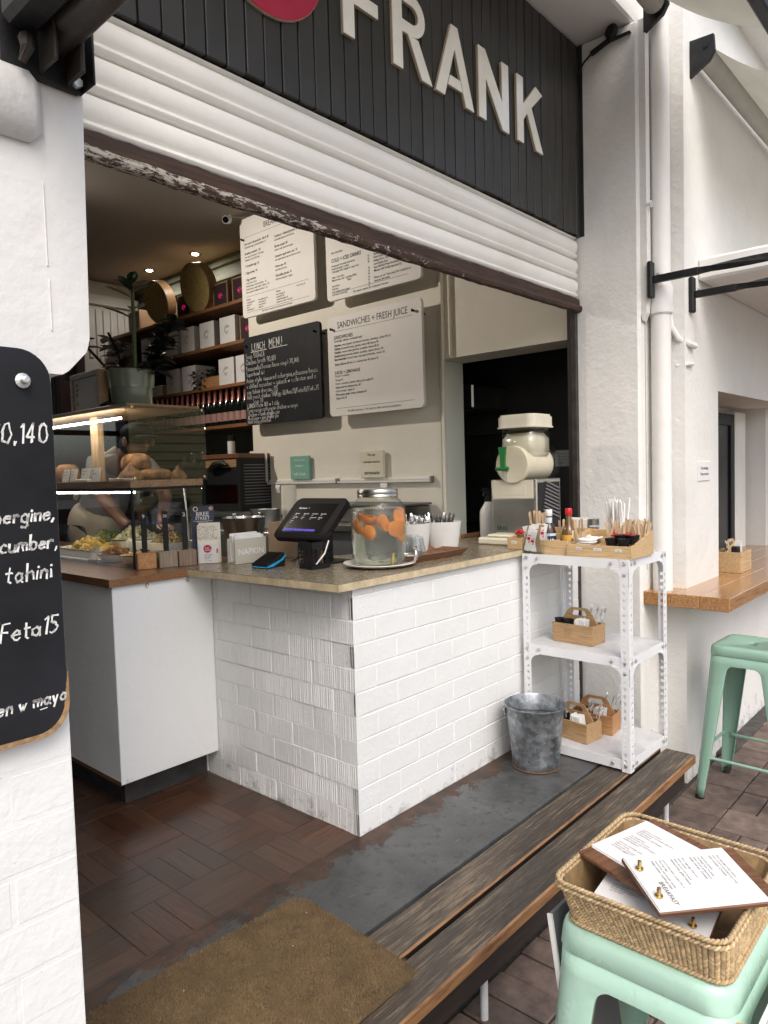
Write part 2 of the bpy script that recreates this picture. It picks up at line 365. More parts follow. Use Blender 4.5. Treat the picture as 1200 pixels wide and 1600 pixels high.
def painted(name, col=(.76, .75, .72), rough=.55, bump=.35, bscale=45, dirt=.35, dirt_z=None, grime=(.16, .14, .12), blot=(.56, .55, .52)):
    """brushed masonry paint with blotches, specks, and optional scuffs up to a height dirt_z"""
    m, nt, b = newmat(name); v = coords(nt)
    n1 = noise(nt, v, 2.2, 6, .6); n2 = noise(nt, v, 17, 5, .65); n3 = noise(nt, v, 90, 3, .6)
    c = mix(nt, ramp(nt, n1, [(.45, (0, 0, 0)), (.8, (dirt,)*3)]), col, blot)
    c = mix(nt, ramp(nt, n2, [(.62, (0, 0, 0)), (.8, (.25,)*3)]), c, blot)
    c = mix(nt, ramp(nt, n3, [(.72, (0, 0, 0)), (.78, (.5,)*3)]), c, grime)
    if dirt_z:
        sp = N(nt, 'ShaderNodeSeparateXYZ'); tc = N(nt, 'ShaderNodeTexCoord'); nt.links.new(tc.outputs['Object'], sp.inputs[0])
        mr = N(nt, 'ShaderNodeMapRange'); mr.inputs['From Min'].default_value = 0; mr.inputs['From Max'].default_value = dirt_z
        mr.inputs['To Min'].default_value = .26; mr.inputs['To Max'].default_value = 0; nt.links.new(sp.outputs[2], mr.inputs[0])
        ad = N(nt, 'ShaderNodeMath', operation='ADD'); nt.links.new(noise(nt, v, 13, 7, .75), ad.inputs[0]); nt.links.new(mr.outputs[0], ad.inputs[1])
        c = mix(nt, ramp(nt, ad.outputs[0], [(.72, (0, 0, 0)), (.92, (.8,)*3)]), c, grime)
    nt.links.new(c, b.inputs['Base Color']); b.inputs['Roughness'].default_value = rough; b.inputs['Specular IOR Level'].default_value = .35
    p = bumpn(nt, b, noise(nt, v, bscale, 6, .6), bump, .006); bumpn(nt, b, n1, .25, .05, p)
    return m

M = {}
M['brick_paint'] = painted('white_brick_paint', (.75, .76, .755), .5, .25, 60, .25, .16)
M['mortar_paint'] = painted('white_mortar_paint', (.73, .735, .725), .6, .5, 80, .3, .16)
M['plaster'] = painted('rough_white_plaster', (.78, .77, .74), .6, .65, 30, .45, .30)
M['plaster_smooth'] = painted('smooth_white_plaster', (.68, .675, .66), .6, .45, 22, .3)
M['plaster_wall'] = painted('interior_cream_wall', (.80, .76, .66), .55, .12, 40, .2)
M['jamb'] = painted('pale_green_jamb', (.84, .87, .76), .55, .1, 40, .15)
M['pipe'] = painted('painted_pipe', (.79, .77, .74), .4, .2, 30, .3)
M['shutter'] = painted('aged_white_shutter', (.86, .845, .80), .38, .12, 30, .35, None, (.22, .17, .12), (.60, .54, .45))
M['cabinet'] = painted('white_laminate', (.86, .87, .87), .35, .03, 20, .12, .22)
M['cladding'] = pbr('charcoal_cladding', (.031, .029, .027), .42, .2, 9, .15, 40, island=.2)
M['cladding_back'] = flat('black_backing', (.006, .006, .007), .8)
M['letter'] = flat('cream_letter', (.92, .90, .85), .14, coat=.6)
M['letter_edge'] = flat('wood_letter_edge', (.50, .41, .28), .5)
M['red'] = flat('crimson_disc', (.42, .012, .055), .35)
M['black'] = flat('satin_black', (.012, .012, .013), .5, spec=.28)
M['black_gloss'] = flat('gloss_black', (.008, .008, .009), .12)
M['black_rubber'] = flat('black_rubber', (.015, .015, .015), .8)
M['iron'] = pbr('black_painted_iron', (.014, .014, .015), .5, .5, 18, .3, 50, spec=.3)
M['casing'] = flat('matt_black_casing', (.014, .013, .013), .65, spec=.12)
M['rust_iron'] = pbr('weathered_dark_iron', (.03, .024, .02), .55, .6, 14, .4, 60)
M['steel'] = pbr('brushed_steel', (.55, .54, .51), .28, .1, 8, .05, 90, metal=1.0, stretch=(1, 1, 12))
M['dark_steel'] = pbr('dull_steel', (.30, .30, .29), .35, .15, 8, metal=1.0)
M['chrome'] = flat('chrome', (.8, .8, .8), .08, 1.0)
M['brass'] = flat('brass', (.62, .45, .2), .25, 1.0)
M['galv'] = pbr('galvanised_zinc', (.30, .32, .34), .42, .35, 22, .12, 60, metal=.85, rvar=.12, spangle=.28)
M['rust'] = pbr('rusty_seam', (.16, .09, .05), .7, .4, 40, metal=.3)
M['rack'] = pbr('white_powder_coat', (.74, .745, .76), .38, .05, 6, .02, chips=(.42, .40, .38))
M['rack_shelf'] = pbr('worn_white_shelf', (.55, .555, .57), .42, .22, 7, .05, 40)
M['bolt'] = flat('zinc_bolt', (.62, .62, .60), .35, .8)
M['bamboo'] = wood('bamboo', (.50, .33, .16), (.68, .48, .26), 'y', .45, 90, .12, bump=.03)
M['oak'] = wood('oiled_oak_box', (.33, .19, .08), (.50, .32, .16), 'y', .5, 90, .12, bump=.05)
M['oak2'] = wood('reddish_box_wood', (.36, .16, .06), (.52, .28, .12), 'y', .5, 90, .12, bump=.05)
M['walnut'] = wood('walnut_board', (.10, .040, .018), (.22, .10, .05), 'x', .4, 90, .15, bump=.05)
M['tray_wood'] = wood('dark_tray_wood', (.13, .05, .022), (.24, .11, .055), 'x', .4, 90, .1, bump=.05)
M['counter_wood'] = wood('varnished_counter_wood', (.17, .075, .03), (.34, .17, .075), 'y', .3, 90, .15, coat=.4, bump=.04)
M['bar_wood'] = wood('golden_bar_wood', (.27, .12, .042), (.50, .27, .11), 'x', .24, 60, .08, coat=.5, bump=.03)
M['shelf_wood'] = wood('dark_orange_shelf_wood', (.20, .085, .032), (.34, .16, .065), 'y', .45, 90, .1, bump=.04)
M['display_wood'] = wood('display_oak', (.24, .14, .07), (.42, .27, .14), 'y', .45, 80, .1, bump=.04)
M['display_post'] = wood('display_post_oak', (.40, .24, .11), (.60, .40, .2), 'z', .45, 80, .1, bump=.04)
M['block_a'] = wood('orange_block', (.42, .19, .06), (.6, .32, .13), 'y', .5, 50, 0, bump=.05)
M['block_b'] = wood('grey_block', (.22, .17, .12), (.42, .34, .25), 'z', .6, 50, 0, bump=.05)
M['block_c'] = wood('brown_block', (.20, .13, .09), (.34, .25, .18), 'z', .6, 50, 0, bump=.05)
M['parq_x'] = wood('dark_parquet_x', (.022, .010, .006), (.125, .052, .026), 'x', .30, 90, .42, bump=.08, worn=(.062, .048, .037))
M['parq_y'] = wood('dark_parquet_y', (.022, .010, .006), (.125, .052, .026), 'y', .30, 90, .42, bump=.08, worn=(.062, .048, .037))
M['fabric_awn'] = None
M['stirrer'] = wood('birch_stick', (.56, .40, .24), (.74, .57, .38), 'z', .6, 60, .2, bump=0)
M['white_plastic'] = flat('white_plastic', (.78, .77, .74), .35)
M['cream_plastic'] = flat('cream_plastic', (.66, .62, .50), .32)
M['grey_plastic'] = flat('grey_plastic', (.14, .14, .15), .45)
M['white_bucket'] = pbr('matt_white_pot', (.68, .68, .65), .6, .06, 10, .05)
M['porcelain'] = flat('white_enamel', (.82, .80, .74), .3)
M['paper'] = pbr('white_paper', (.74, .735, .72), .7, .04, 10)
M['paper_cream'] = pbr('cream_paper', (.78, .73, .62), .7, .04, 10)
M['kraft'] = pbr('brown_paper', (.30, .20, .12), .75, .12, 8, .2, 20)
M['ink'] = flat('printed_ink', (.02, .02, .022), .7)
M['ink_grey'] = flat('printed_grey_ink', (.10, .10, .11), .7)
M['menu_board'] = pbr('white_menu_board', (.80, .775, .74), .5, .03, 6)
M['chalkboard'] = pbr('chalkboard_black', (.012, .013, .016), .62, .5, 4, .05, 80, spec=.22)
M['chalk'] = pbr('chalk_white', (.78, .78, .76), .9, .2, 120)
M['chalk_faint'] = pbr('dusty_chalk', (.42, .41, .38), .9, .25, 150)
M['mint'] = pbr('mint_green_enamel', (.41, .62, .50), .30, .07, 5, .06, 14, coat=.3, rvar=.08, chips=(.13, .15, .13))
M['mint_dark'] = pbr('sage_green_enamel', (.27, .44, .345), .35, .06, 6, .03, 30, coat=.2, chips=(.07, .08, .07))
M['rattan'] = pbr('woven_rattan', (.58, .42, .23), .6, .2, 30, .2, 200, island=.34)
M['rattan_dark'] = pbr('dark_rattan_weave', (.28, .18, .085), .7, .3, 40)  # darker rattan for the basket's base and inner lining
M['pot_green'] = pbr('sage_glazed_pot', (.21, .25, .18), .16, .1, 8, .05, 20, coat=.6)
M['leaf'] = pbr('glossy_leaf', (.022, .05, .02), .25, .3, 20, coat=.3)
M['leaf_dark'] = pbr('dark_leaf', (.010, .018, .012), .3, .3, 20)
M['stem'] = flat('green_stem', (.10, .16, .05), .45)
M['soil'] = pbr('potting_soil', (.03, .02, .015), .9, .4, 50, .8, 60)
M['green_wall'] = pbr('dull_green_wall', (.14, .16, .125), .6, .1, 4)
M['ceiling'] = pbr('interior_ceiling_paint', (.42, .37, .32), .7, .06, 2)
M['dark_wall'] = pbr('black_kitchen_wall', (.034, .034, .034), .5, .25, 4, .1, 20)
M['led'] = emit('led_strip', (1, .92, .80), 34)
M['bulb'] = emit('downlight_bulb', (1, .82, .58), 30)
M['screen_blue'] = emit('screen_blue', (.045, .03, .42), .28)
M['screen_dim'] = emit('screen_dark', (.012, .012, .016), .3)
M['screen_text'] = emit('screen_text', (.45, .46, .5), .55)
M['teal'] = emit('teal_screen', (.05, .45, .6), .8)
M['glow'] = emit('grill_glow', (.55, .10, .03), .22)
M['orange'] = pbr('orange_fruit', (.92, .26, .006), .45, .15, 20, .15, 90)
M['lemon'] = flat('lemon', (.75, .55, .04), .45)
M['bread'] = pbr('crusty_bread', (.27, .125, .045), .7, .8, 22, 1.0, 30)
M['cake'] = pbr('pale_crumb', (.62, .40, .15), .8, .2, 40, .5, 90)
M['salad'] = pbr('green_salad', (.07, .10, .02), .5, .6, 30, .6, 60, island=.4)
M['potato'] = pbr('yellow_potatoes', (.48, .33, .07), .5, .45, 30, .4, 60, island=.35)
M['slaw'] = pbr('pale_slaw', (.45, .44, .27), .55, .3, 40, .6, 80, island=.3)
M['grain'] = pbr('brown_grain_salad', (.22, .15, .04), .6, .5, 40, .6, 80, island=.5)
M['skin'] = pbr('brown_skin', (.16, .08, .05), .5, .08, 10)
M['shirt'] = pbr('grey_tshirt', (.22, .22, .225), .85, .08, 8, .2, 30)
M['apron'] = pbr('cream_apron', (.56, .50, .41), .85, .08, 6, .25, 14)
M['trousers'] = pbr('blue_grey_trousers', (.10, .12, .15), .85, .1, 8)
M['basket_drum'] = pbr('yellow_woven_tray', (.46, .34, .12), .7, .25, 40, .4, 120)
M['cyan'] = flat('cyan_plastic', (.02, .33, .62), .35)
M['green_plastic'] = flat('green_plastic', (.01, .17, .035), .3)
M['red_plastic'] = flat('red_plastic', (.55, .015, .02), .35)
M['amber'] = flat('brown_sauce_glass', (.035, .012, .006), .08, coat=.5)
M['sauce'] = flat('golden_sauce', (.14, .075, .02), .12, coat=.5)
M['pale_label'] = flat('pale_blue_label', (.55, .66, .74), .5)
M['yellow_label'] = flat('yellow_label', (.75, .42, .06), .5)
M['pink_foil'] = flat('rose_foil', (.52, .20, .16), .35, .5)
M['pink_label'] = flat('pink_label', (.46, .27, .235), .5)
M['bottle'] = flat('dark_bottle_glass', (.006, .010, .008), .06, coat=.6)
M['magenta'] = emit('glowing_magenta_print', (.55, .02, .13), .25)  # pink print given a glow of its own, though it is no lamp
M['frame_pic'] = flat('dark_print', (.06, .035, .04), .3)
M['cardboard'] = flat('mint_card', (.20, .42, .34), .6)
M['cream_card'] = flat('cream_card', (.72, .68, .54), .6)
M['navy'] = flat('navy_card', (.025, .03, .06), .5)
M['glass'] = glassy('clear_pane', (.95, .965, .955), ior=1.72)
M['glass_jar'] = glassy('ribbed_jar_glass', (.93, .96, .93), bump=.55, bscale=34, ior=1.5, rough=.02)
M['glass_cup'] = glassy('tumbler_glass', (.90, .92, .92), bump=.3, bscale=60, ior=1.6, rough=.01)

def m_awning():
    m, nt, b = newmat('beige_awning_canvas'); v = coords(nt, (1, 1, 1))
    c = ramp(nt, noise(nt, v, 3, 5), [(.3, (.54, .53, .48)), (.7, (.62, .61, .56))]); nt.links.new(c, b.inputs['Base Color'])
    b.inputs['Roughness'].default_value = .9; b.inputs['Specular IOR Level'].default_value = .1
    t = N(nt, 'ShaderNodeBsdfTranslucent'); nt.links.new(c, t.inputs[0]); mx = N(nt, 'ShaderNodeMixShader'); mx.inputs[0].default_value = .62
    o = nt.nodes['Material Output']; nt.links.new(b.outputs[0], mx.inputs[1]); nt.links.new(t.outputs[0], mx.inputs[2]); nt.links.new(mx.outputs[0], o.inputs[0]); return m
M['awning'] = m_awning(); M['roller'] = pbr('grey_beige_roller', (.36, .34, .30), .7, .1, 6)

def m_slate():
    m, nt, b = newmat('worn_grey_floor_paint'); v = coords(nt)
    n1 = noise(nt, v, 3.0, 8, .68); n2 = noise(nt, v, 22, 7, .7); n3 = noise(nt, v, 60, 4)
    c = ramp(nt, n1, [(.32, (.026, .027, .027)), (.5, (.064, .066, .066)), (.68, (.105, .107, .106))])
    c = mix(nt, ramp(nt, n2, [(.36, (.75,)*3), (.46, (0, 0, 0))]), c, (.036, .032, .029))
    c = mix(nt, ramp(nt, n3, [(.68, (0, 0, 0)), (.75, (.7,)*3)]), c, (.24, .24, .235))
    c = mix(nt, ramp(nt, noise(nt, coords(nt, (3, 26, 1)), 4, 7, .75, 1.5), [(.60, (0, 0, 0)), (.70, (.55,)*3)]), c, (.15, .15, .145))
    sp = N(nt, 'ShaderNodeSeparateXYZ'); tc = N(nt, 'ShaderNodeTexCoord'); nt.links.new(tc.outputs['Object'], sp.inputs[0])
    mr = N(nt, 'ShaderNodeMapRange'); mr.inputs['From Min'].default_value = -.15; mr.inputs['From Max'].default_value = 0.0
    mr.inputs['To Min'].default_value = 0; mr.inputs['To Max'].default_value = .34; nt.links.new(sp.outputs[1], mr.inputs[0])
    ad = N(nt, 'ShaderNodeMath', operation='ADD'); nt.links.new(mr.outputs[0], ad.inputs[0]); nt.links.new(noise(nt, v, 9, 9, .75, .4), ad.inputs[1])
    w = ramp(nt, ad.outputs[0], [(.66, (0, 0, 0)), (.70, (1, 1, 1))])
    brown = ramp(nt, noise(nt, v, 14, 6), [(.35, (.025, .018, .014)), (.7, (.085, .040, .022))])
    c = mix(nt, w, c, brown); nt.links.new(c, b.inputs['Base Color'])
    nt.links.new(ramp(nt, n1, [(.35, (.34,)*3), (.65, (.55,)*3)]), b.inputs['Roughness'])
    p = bumpn(nt, b, w, .25, -.004); bumpn(nt, b, n2, .25, .004, p); return m
M['slate'] = m_slate()

def m_plank():
    m, nt, b = newmat('weathered_bench_plank'); 
    tc = N(nt, 'ShaderNodeTexCoord'); g = N(nt, 'ShaderNodeNewGeometry')
    cb = N(nt, 'ShaderNodeCombineXYZ'); 
    for i in range(3): nt.links.new(g.outputs['Random Per Island'], cb.inputs[i])
    sc = N(nt, 'ShaderNodeVectorMath', operation='SCALE'); sc.inputs['Scale'].default_value = 17.0; nt.links.new(cb.outputs[0], sc.inputs[0])
    ad = N(nt, 'ShaderNodeVectorMath', operation='ADD'); nt.links.new(tc.outputs['Object'], ad.inputs[0]); nt.links.new(sc.outputs[0], ad.inputs[1])
    def st(s):
        mp = N(nt, 'ShaderNodeMapping'); mp.inputs['Scale'].default_value = s; nt.links.new(ad.outputs[0], mp.inputs[0]); return mp.outputs[0]
    gr = noise(nt, st((4.5, 110, 110)), 1.5, 8, .75, .4); big = noise(nt, st((1.5, 5, 5)), 1.6, 6, .65)
    dark = (.038, .031, .025); tan = (.25, .19, .125)
    a = N(nt, 'ShaderNodeMath', operation='ADD'); nt.links.new(gr, a.inputs[0])
    mr = N(nt, 'ShaderNodeMapRange'); mr.inputs['From Min'].default_value = .3; mr.inputs['From Max'].default_value = .7; mr.inputs['To Min'].default_value = -.09; mr.inputs['To Max'].default_value = .09
    nt.links.new(big, mr.inputs[0]); nt.links.new(mr.outputs[0], a.inputs[1])
    c = ramp(nt, a.outputs[0], [(.40, dark), (.54, (.080, .063, .047)), (.68, tan)])
    # worn edges: raw timber on the plank's vertical front face and its arris
    geo = N(nt, 'ShaderNodeSeparateXYZ'); nt.links.new(g.outputs['Normal'], geo.inputs[0])
    ed = N(nt, 'ShaderNodeMapRange'); ed.inputs['From Min'].default_value = -.25; ed.inputs['From Max'].default_value = -.6; nt.links.new(geo.outputs[1], ed.inputs[0])
    raw = ramp(nt, noise(nt, st((5, 40, 40)), 1.5, 6, .7), [(.32, (.10, .048, .019)), (.5, (.25, .125, .052)), (.75, (.34, .19, .09))])
    pale = ramp(nt, ed.outputs[0], [(0, (0, 0, 0)), (.4, (1, 1, 1)), (.75, (1, 1, 1)), (1, (0, 0, 0))])
    c2 = mix(nt, ed.outputs[0], c, raw); 
    c2 = mix(nt, pale, c2, (.36, .27, .18))
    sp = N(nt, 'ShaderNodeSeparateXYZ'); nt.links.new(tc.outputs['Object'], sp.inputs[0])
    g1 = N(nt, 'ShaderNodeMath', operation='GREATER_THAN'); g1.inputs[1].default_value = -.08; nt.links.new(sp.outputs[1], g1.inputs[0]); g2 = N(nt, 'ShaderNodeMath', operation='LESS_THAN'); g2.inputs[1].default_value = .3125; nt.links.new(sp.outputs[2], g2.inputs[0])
    g3 = N(nt, 'ShaderNodeMath', operation='MULTIPLY'); nt.links.new(g1.outputs[0], g3.inputs[0]); nt.links.new(g2.outputs[0], g3.inputs[1]); c2 = mix(nt, g3.outputs[0], c2, (.010, .008, .007))  # shade of the plank gap painted near-black onto the faces below the arris
    nt.links.new(c2, b.inputs['Base Color']); b.inputs['Roughness'].default_value = .5
    bumpn(nt, b, gr, .5, .004); return m
M['plank'] = m_plank()

def m_peel():
    m, nt, b = newmat('peeling_timber_rail'); v = coords(nt, (3, 9, 9)); n1 = noise(nt, v, 9, 8, .74, .8); n2 = noise(nt, coords(nt, (2, 30, 30)), 3, 6, .7)
    sp = N(nt, 'ShaderNodeSeparateXYZ'); tc = N(nt, 'ShaderNodeTexCoord'); nt.links.new(tc.outputs['Object'], sp.inputs[0])
    mr = N(nt, 'ShaderNodeMapRange'); mr.inputs['From Min'].default_value = .9; mr.inputs['From Max'].default_value = -1.0; mr.inputs['To Min'].default_value = -.2; mr.inputs['To Max'].default_value = -.01; nt.links.new(sp.outputs[0], mr.inputs[0])
    mz = N(nt, 'ShaderNodeMapRange'); mz.inputs['From Min'].default_value = .012; mz.inputs['From Max'].default_value = .034; mz.inputs['To Min'].default_value = .07; mz.inputs['To Max'].default_value = -.25; nt.links.new(sp.outputs[2], mz.inputs[0])
    a1 = N(nt, 'ShaderNodeMath', operation='ADD'); nt.links.new(n1, a1.inputs[0]); nt.links.new(mr.outputs[0], a1.inputs[1])
    a2 = N(nt, 'ShaderNodeMath', operation='ADD'); nt.links.new(a1.outputs[0], a2.inputs[0]); nt.links.new(mz.outputs[0], a2.inputs[1])
    br = ramp(nt, n2, [(.3, (.015, .008, .005)), (.7, (.075, .035, .02))]); wh = (.42, .385, .33)
    w = ramp(nt, a2.outputs[0], [(.54, (0, 0, 0)), (.57, (1, 1, 1))])
    nt.links.new(mix(nt, w, br, wh), b.inputs['Base Color']); b.inputs['Roughness'].default_value = .7; bumpn(nt, b, n1, .25, .004); return m
M['peel'] = m_peel()
M['coir'] = pbr('coir_fibre', (.225, .150, .075), .9, .35, 9, .3, 200, island=.35)
M['coir_base'] = pbr('coir_mat_body', (.12, .080, .038), .9, .4, 12, .8, 260)
M['paver'] = pbr('clay_paver', (.145, .105, .086), .75, .4, 18, .5, 70, island=.30)
M['grout'] = pbr('sandy_joint', (.055, .045, .038), .95, .4, 30, .5, 80)
M['stone_top'] = pbr('polished_stone_top', (.215, .18, .125), .26, .10, 16, .02, 60, rvar=.06)
M['stone_edge'] = pbr('pale_marble_edge', (.52, .43, .28), .35, .3, 26, .05, 60)
M['plinth'] = pbr('grubby_plinth', (.035, .034, .032), .6, .6, 12, .2, 40)
M['kerb'] = pbr('dark_kerb', (.06, .055, .05), .9, .5, 20, .5, 40)
M['fascia'] = pbr('dark_stained_fascia', (.022, .016, .013), .55, .4, 10, .2, 40, stretch=(1, 8, 8))
G = -.32
# ================================================================== ground and floors
mb = MB(); mb.box(-60, 60, -80, 60, G - .3, G - .012); struct('ground', mb, M['grout'])
mb = MB(); P = .112
rows = [-.475]
for j in range(0, 11):
    for i in range(-13, 26):
        x0, y1 = -1.0 + i * .224, -.49 - j * .224
        if (i + j) % 2 == 0 or j == 0:
            for k in (0, 1):
                d = random.uniform(-.003, .003); e = [random.uniform(0, .003) for _ in range(4)]
                mb.box(x0 + k*P + .002 + e[0], x0 + k*P + P - .002 - e[1], y1 - .220 - e[2], y1 - .002 - e[3], G - .05, G + d, .004)
        else:
            for k in (0, 1):
                d = random.uniform(-.003, .003); e = [random.uniform(0, .003) for _ in range(4)]
                mb.box(x0 + .002 + e[0], x0 + .222 - e[1], y1 - k*P - P + .002 + e[2], y1 - k*P - .002 - e[3], G - .05, G + d, .004)
struct('pavement', mb, M['paver'])
mb = MB(); mb.box(-60, 60, -80, -3.3, G - .2, G + .004); struct('street', mb, pbr('bounce_street_paving', (.30, .28, .26), .85, .2, 3))  # unseen street sheet, coloured pale to bounce light up at soffit and ceiling
mb = MB(); mb.box(2.3, 7, -.55, -.47, G - .1, G + .012, .006); struct('kerb_strip', mb, M['kerb'])

# interior timber floor: basket-weave parquet
mb = MB(); S = .215; x_0, y_0 = -.375, .225
for i in range(-6, 3):
    for j in range(-1, 5):
        bx, by = x_0 + i*S, y_0 + j*S
        if bx > .02 or by < -.02: continue
        for k in range(3):
            w = S / 3; d = random.uniform(-.0005, .0005); g = .0005
            if (i + j) % 2 == 0: mb.box(bx + g, bx + S - g, by + k*w + g, by + (k+1)*w - g, -.02, d, .0006, 0)
            else: mb.box(bx + k*w + g, bx + (k+1)*w - g, by + g, by + S - g, -.02, d, .0006, 1)
struct('parquet_floor', mb, [M['parq_x'], M['parq_y']])
mb = MB(); mb.box(-3.0, 2.6, .0, 5.4, -.3, -.004); struct('floor', mb, M['plinth'])
mb = MB(); mb.box(-1.25, 1.45, -.372, .0, -.3, .003, .002); mb.box(1.45, 1.668, -.06, .0, -.3, .002, .002)
mb.box(-1.25, .0, .0008, .012, -.1, .0045, .002)
struct('threshold_step', mb, M['slate'])

# ================================================================== cafe building
bld = thing('cafe_building', 'white-painted cafe building with open serving hatch, plastered soffit and cream interior walls', 'building', (0, 2.5, 0))
mb = MB(); mb.box(-3.0, 1.74, .07, .25, 2.36, 3.33); mb.box(-3.0, 5.0, -.30, .25, 3.345, 3.8, .01); part('soffit', mb, M['plaster'], bld)
mb = MB(); mb.box(-3.2, 2.8, -.0, 5.6, 3.85, 4.0); part('roof', mb, M['plaster'], bld)
mb = MB(); mb.box(-3.2, 2.8, .25, 5.5, 3.2, 3.3); part('ceiling', mb, M['ceiling'], bld)
mb = MB()
mb.prism([(.93, 0), (2.75, 0), (2.75, 3.2), (.062, 3.2), (.062, 1.93), (.93, 1.93)], 'x', 1.75, 1.985)
part('menu_wall', mb, [M['plaster_wall']], bld)
mb = MB(); mb.box(1.752, 1.984, .926, .9296, .0, 1.928); part('jamb', mb, M['jamb'], bld)
mb = MB(); mb.box(2.15, 2.3, 2.75, 5.4, 0, 3.2); mb.box(1.985, 2.3, 2.70, 2.75, 0, 3.2); part('alcove_wall', mb, M['green_wall'], bld)
mb = MB(); mb.box(2.10, 2.149, 2.76, 5.2, 2.98, 3.02, .004); mb.box(2.12, 2.149, 2.76, 5.2, 3.12, 3.16, .004); part('cornice', mb, M['green_wall'], bld)
mb = MB(); mb.box(-.55, 2.3, 5.2, 5.4, 0, 3.2); mb.box(-3.2, -.55, 5.2, 5.4, 0, 1.0); mb.box(-3.2, -.55, 5.2, 5.4, 2.55, 3.2); mb.box(-3.2, -2.5, 5.2, 5.4, 1.0, 2.55); mb.box(-1.62, -1.5, 5.2, 5.4, 1.0, 2.55); mb.box(-2.5, -.55, 5.28, 5.32, 1.72, 1.77); mb.box(-3.2, -3.0, .05, 5.2, 0, 3.2)
if 1: part('back_wall', mb, M['dark_wall'], bld)
mb = MB()   # white panelled column on the far wall
mb.box(1.55, 2.10, 5.02, 5.199, 2.25, 3.19)
for k in range(6): mb.box(1.60 + k*.075, 1.60 + k*.075 + .045, 5.005, 5.019, 2.45, 2.92, .004)
mb.box(1.5, 2.12, 4.98, 5.004, 2.96, 3.06, .006); part('fluted_panel', mb, M['plaster_smooth'], bld)
mb = MB(); mb.box(2.55, 2.65, .02, 2.7, -.2, 3.2); mb.box(1.69, 2.55, .03, .06, -.2, 3.2); mb.box(1.985, 2.55, 2.6, 2.69, 0, 3.2); mb.box(1.985, 2.55, .262, 2.6, 2.6, 2.7); part('kitchen_wall', mb, M['dark_wall'], bld)
mb = MB(); mb.box(1.722, 1.748, .885, .905, .905, 3.18, .003); mb.box(1.728, 1.7485, .83, .845, 1.94, 3.18, .003); part('conduit', mb, M['plaster_wall'], bld)
mb = MB(); mb.box(1.652, 1.675, -.008, .024, -.05, 2.07, .003); part('guide_rail', mb, M['rust_iron'], bld)

# right-hand pier
pr = thing('pillar', 'rough white plastered pillar between the serving hatch and the drainpipe', 'pillar', (1.72, -.16, G))
mb = MB(); n_ = 26; vs_ = []; fs = []
mb.box(1.676, 1.95, -.325, .029, -.3, 3.34, .012); part('shaft', mb, M['plaster'], pr)
mb = MB(); mb.prism([(-.322, 3.34), (-.322, 1.99), (-.335, 1.95), (-.352, 1.99), (-.358, 2.06), (-.356, 3.34)], 'x', 1.69, 1.735); part('thick_plaster_layer', mb, M['plaster'], pr)
mb = MB(); mb.box(1.737, 1.740, -.3262, -.324, .75, 2.6); part('crack_joint', mb, pbr('grimy_crack', (.22, .18, .14), .9, .5, 30), pr)

# left-hand pier
pl = thing('pillar', 'white pillar in the left foreground, plastered above and painted brick below', 'pillar', (-1.6, -.25, G))
mb = MB(); mb.box(-2.6, -1.2008, -.4986, .02, -.3, 1.46)
for k in range(21):
    z0 = -.30 + k*.0845; off = (k % 2) * .11
    x1 = -1.2; first = .222 if k % 2 else .106
    while x1 > -1.75:
        x0 = x1 - first; d = random.uniform(-.0006, .0006)
        mb.box(x0 + .0025, x1 - (.0025 if x1 < -1.21 else 0), -.4990 + d, -.48, z0 + .0025, z0 + .082, .003); x1 = x0; first = .232
    mb.box(-1.2105, -1.2035 + random.uniform(-.0015, .0015), -.4945, .0, z0 + .003, z0 + .082, .003)
part('brick_base', mb, M['brick_paint'], pl)
mb = MB(); mb.prism([(-2.6, 1.445), (-1.183, 1.445), (-1.172, 1.452), (-1.139, 1.487), (-1.133, 1.51), (-1.124, 1.9), (-1.116, 3.5), (-2.6, 3.5)], 'y', -.505, .03); part('plaster_cap', mb, M['plaster_smooth'], pl)
mb = MB(); Mx = Matrix.Translation((-1.6, -.507, 1.865)) @ Matrix.Rotation(R_(0), 4, 'Y')
mb.box(-.6, .402, -.028, .02, -.055, .058, .02, M=Mx); part('rounded_moulding', mb, M['plaster_smooth'], pl, smooth=True, sharp=60)
mb = MB(); mb.box(-1.2, -1.1975, -.5075, -.503, 1.62, 1.755, .001); mb.box(-1.1985, -1.196, -.5075, -.503, 1.515, 1.6, .001); part('paint_ridge', mb, M['plaster_smooth'], pl)

# ================================================================== shutter
sh = thing('roller_shutter', 'half-open aged white roller shutter with weathered timber bottom rail', 'shutter', (.3, .0, 2.05))
mb = MB(); z = 2.105; zt = 2.412
slat = [(.045, -.002), (.045, .0025), (-.004, .0038), (-.012, .008), (-.016, .016), (-.010, .027), (-.003, .030), (-.008, .034), (-.015, .046), (-.018, .064), (-.015, .080), (-.006, .091), (-.002, .094)]
pts = []
while z < zt + .02:
    for dy, dz in slat:
        if z + dz < 2.409: pts.append((dy - .004, z + dz))
    z += .0975
pts2 = pts + [(.065, pts[-1][1]), (.065, 2.10)]
mb.prism(pts2, 'x', -1.125, 1.655); part('slats', mb, M['shutter'], sh, smooth=True, sharp=40)
mb = MB(); xs = [-1.12 + i * (2.80 / 70) for i in range(71)]
def railbot(x): return 2.040 - .010*math.sin(math.pi*(x + 1.12)/2.8) + random.uniform(-.002, .002)
vs_ = []; fs = []
for x in xs:
    zb = railbot(x); zt_ = 2.108 + random.uniform(-.003, .003) - (.012 if .15 < x < .75 else 0)*random.random()
    vs_ += [(x, -.030, zb + .004), (x, -.034, zb + .016), (x, -.030, zb + .03), (x, -.020, zb + .034), (x, -.018, zt_), (x, .01, zt_ + .004), (x, -.008, zb), (x, -.024, zb)]
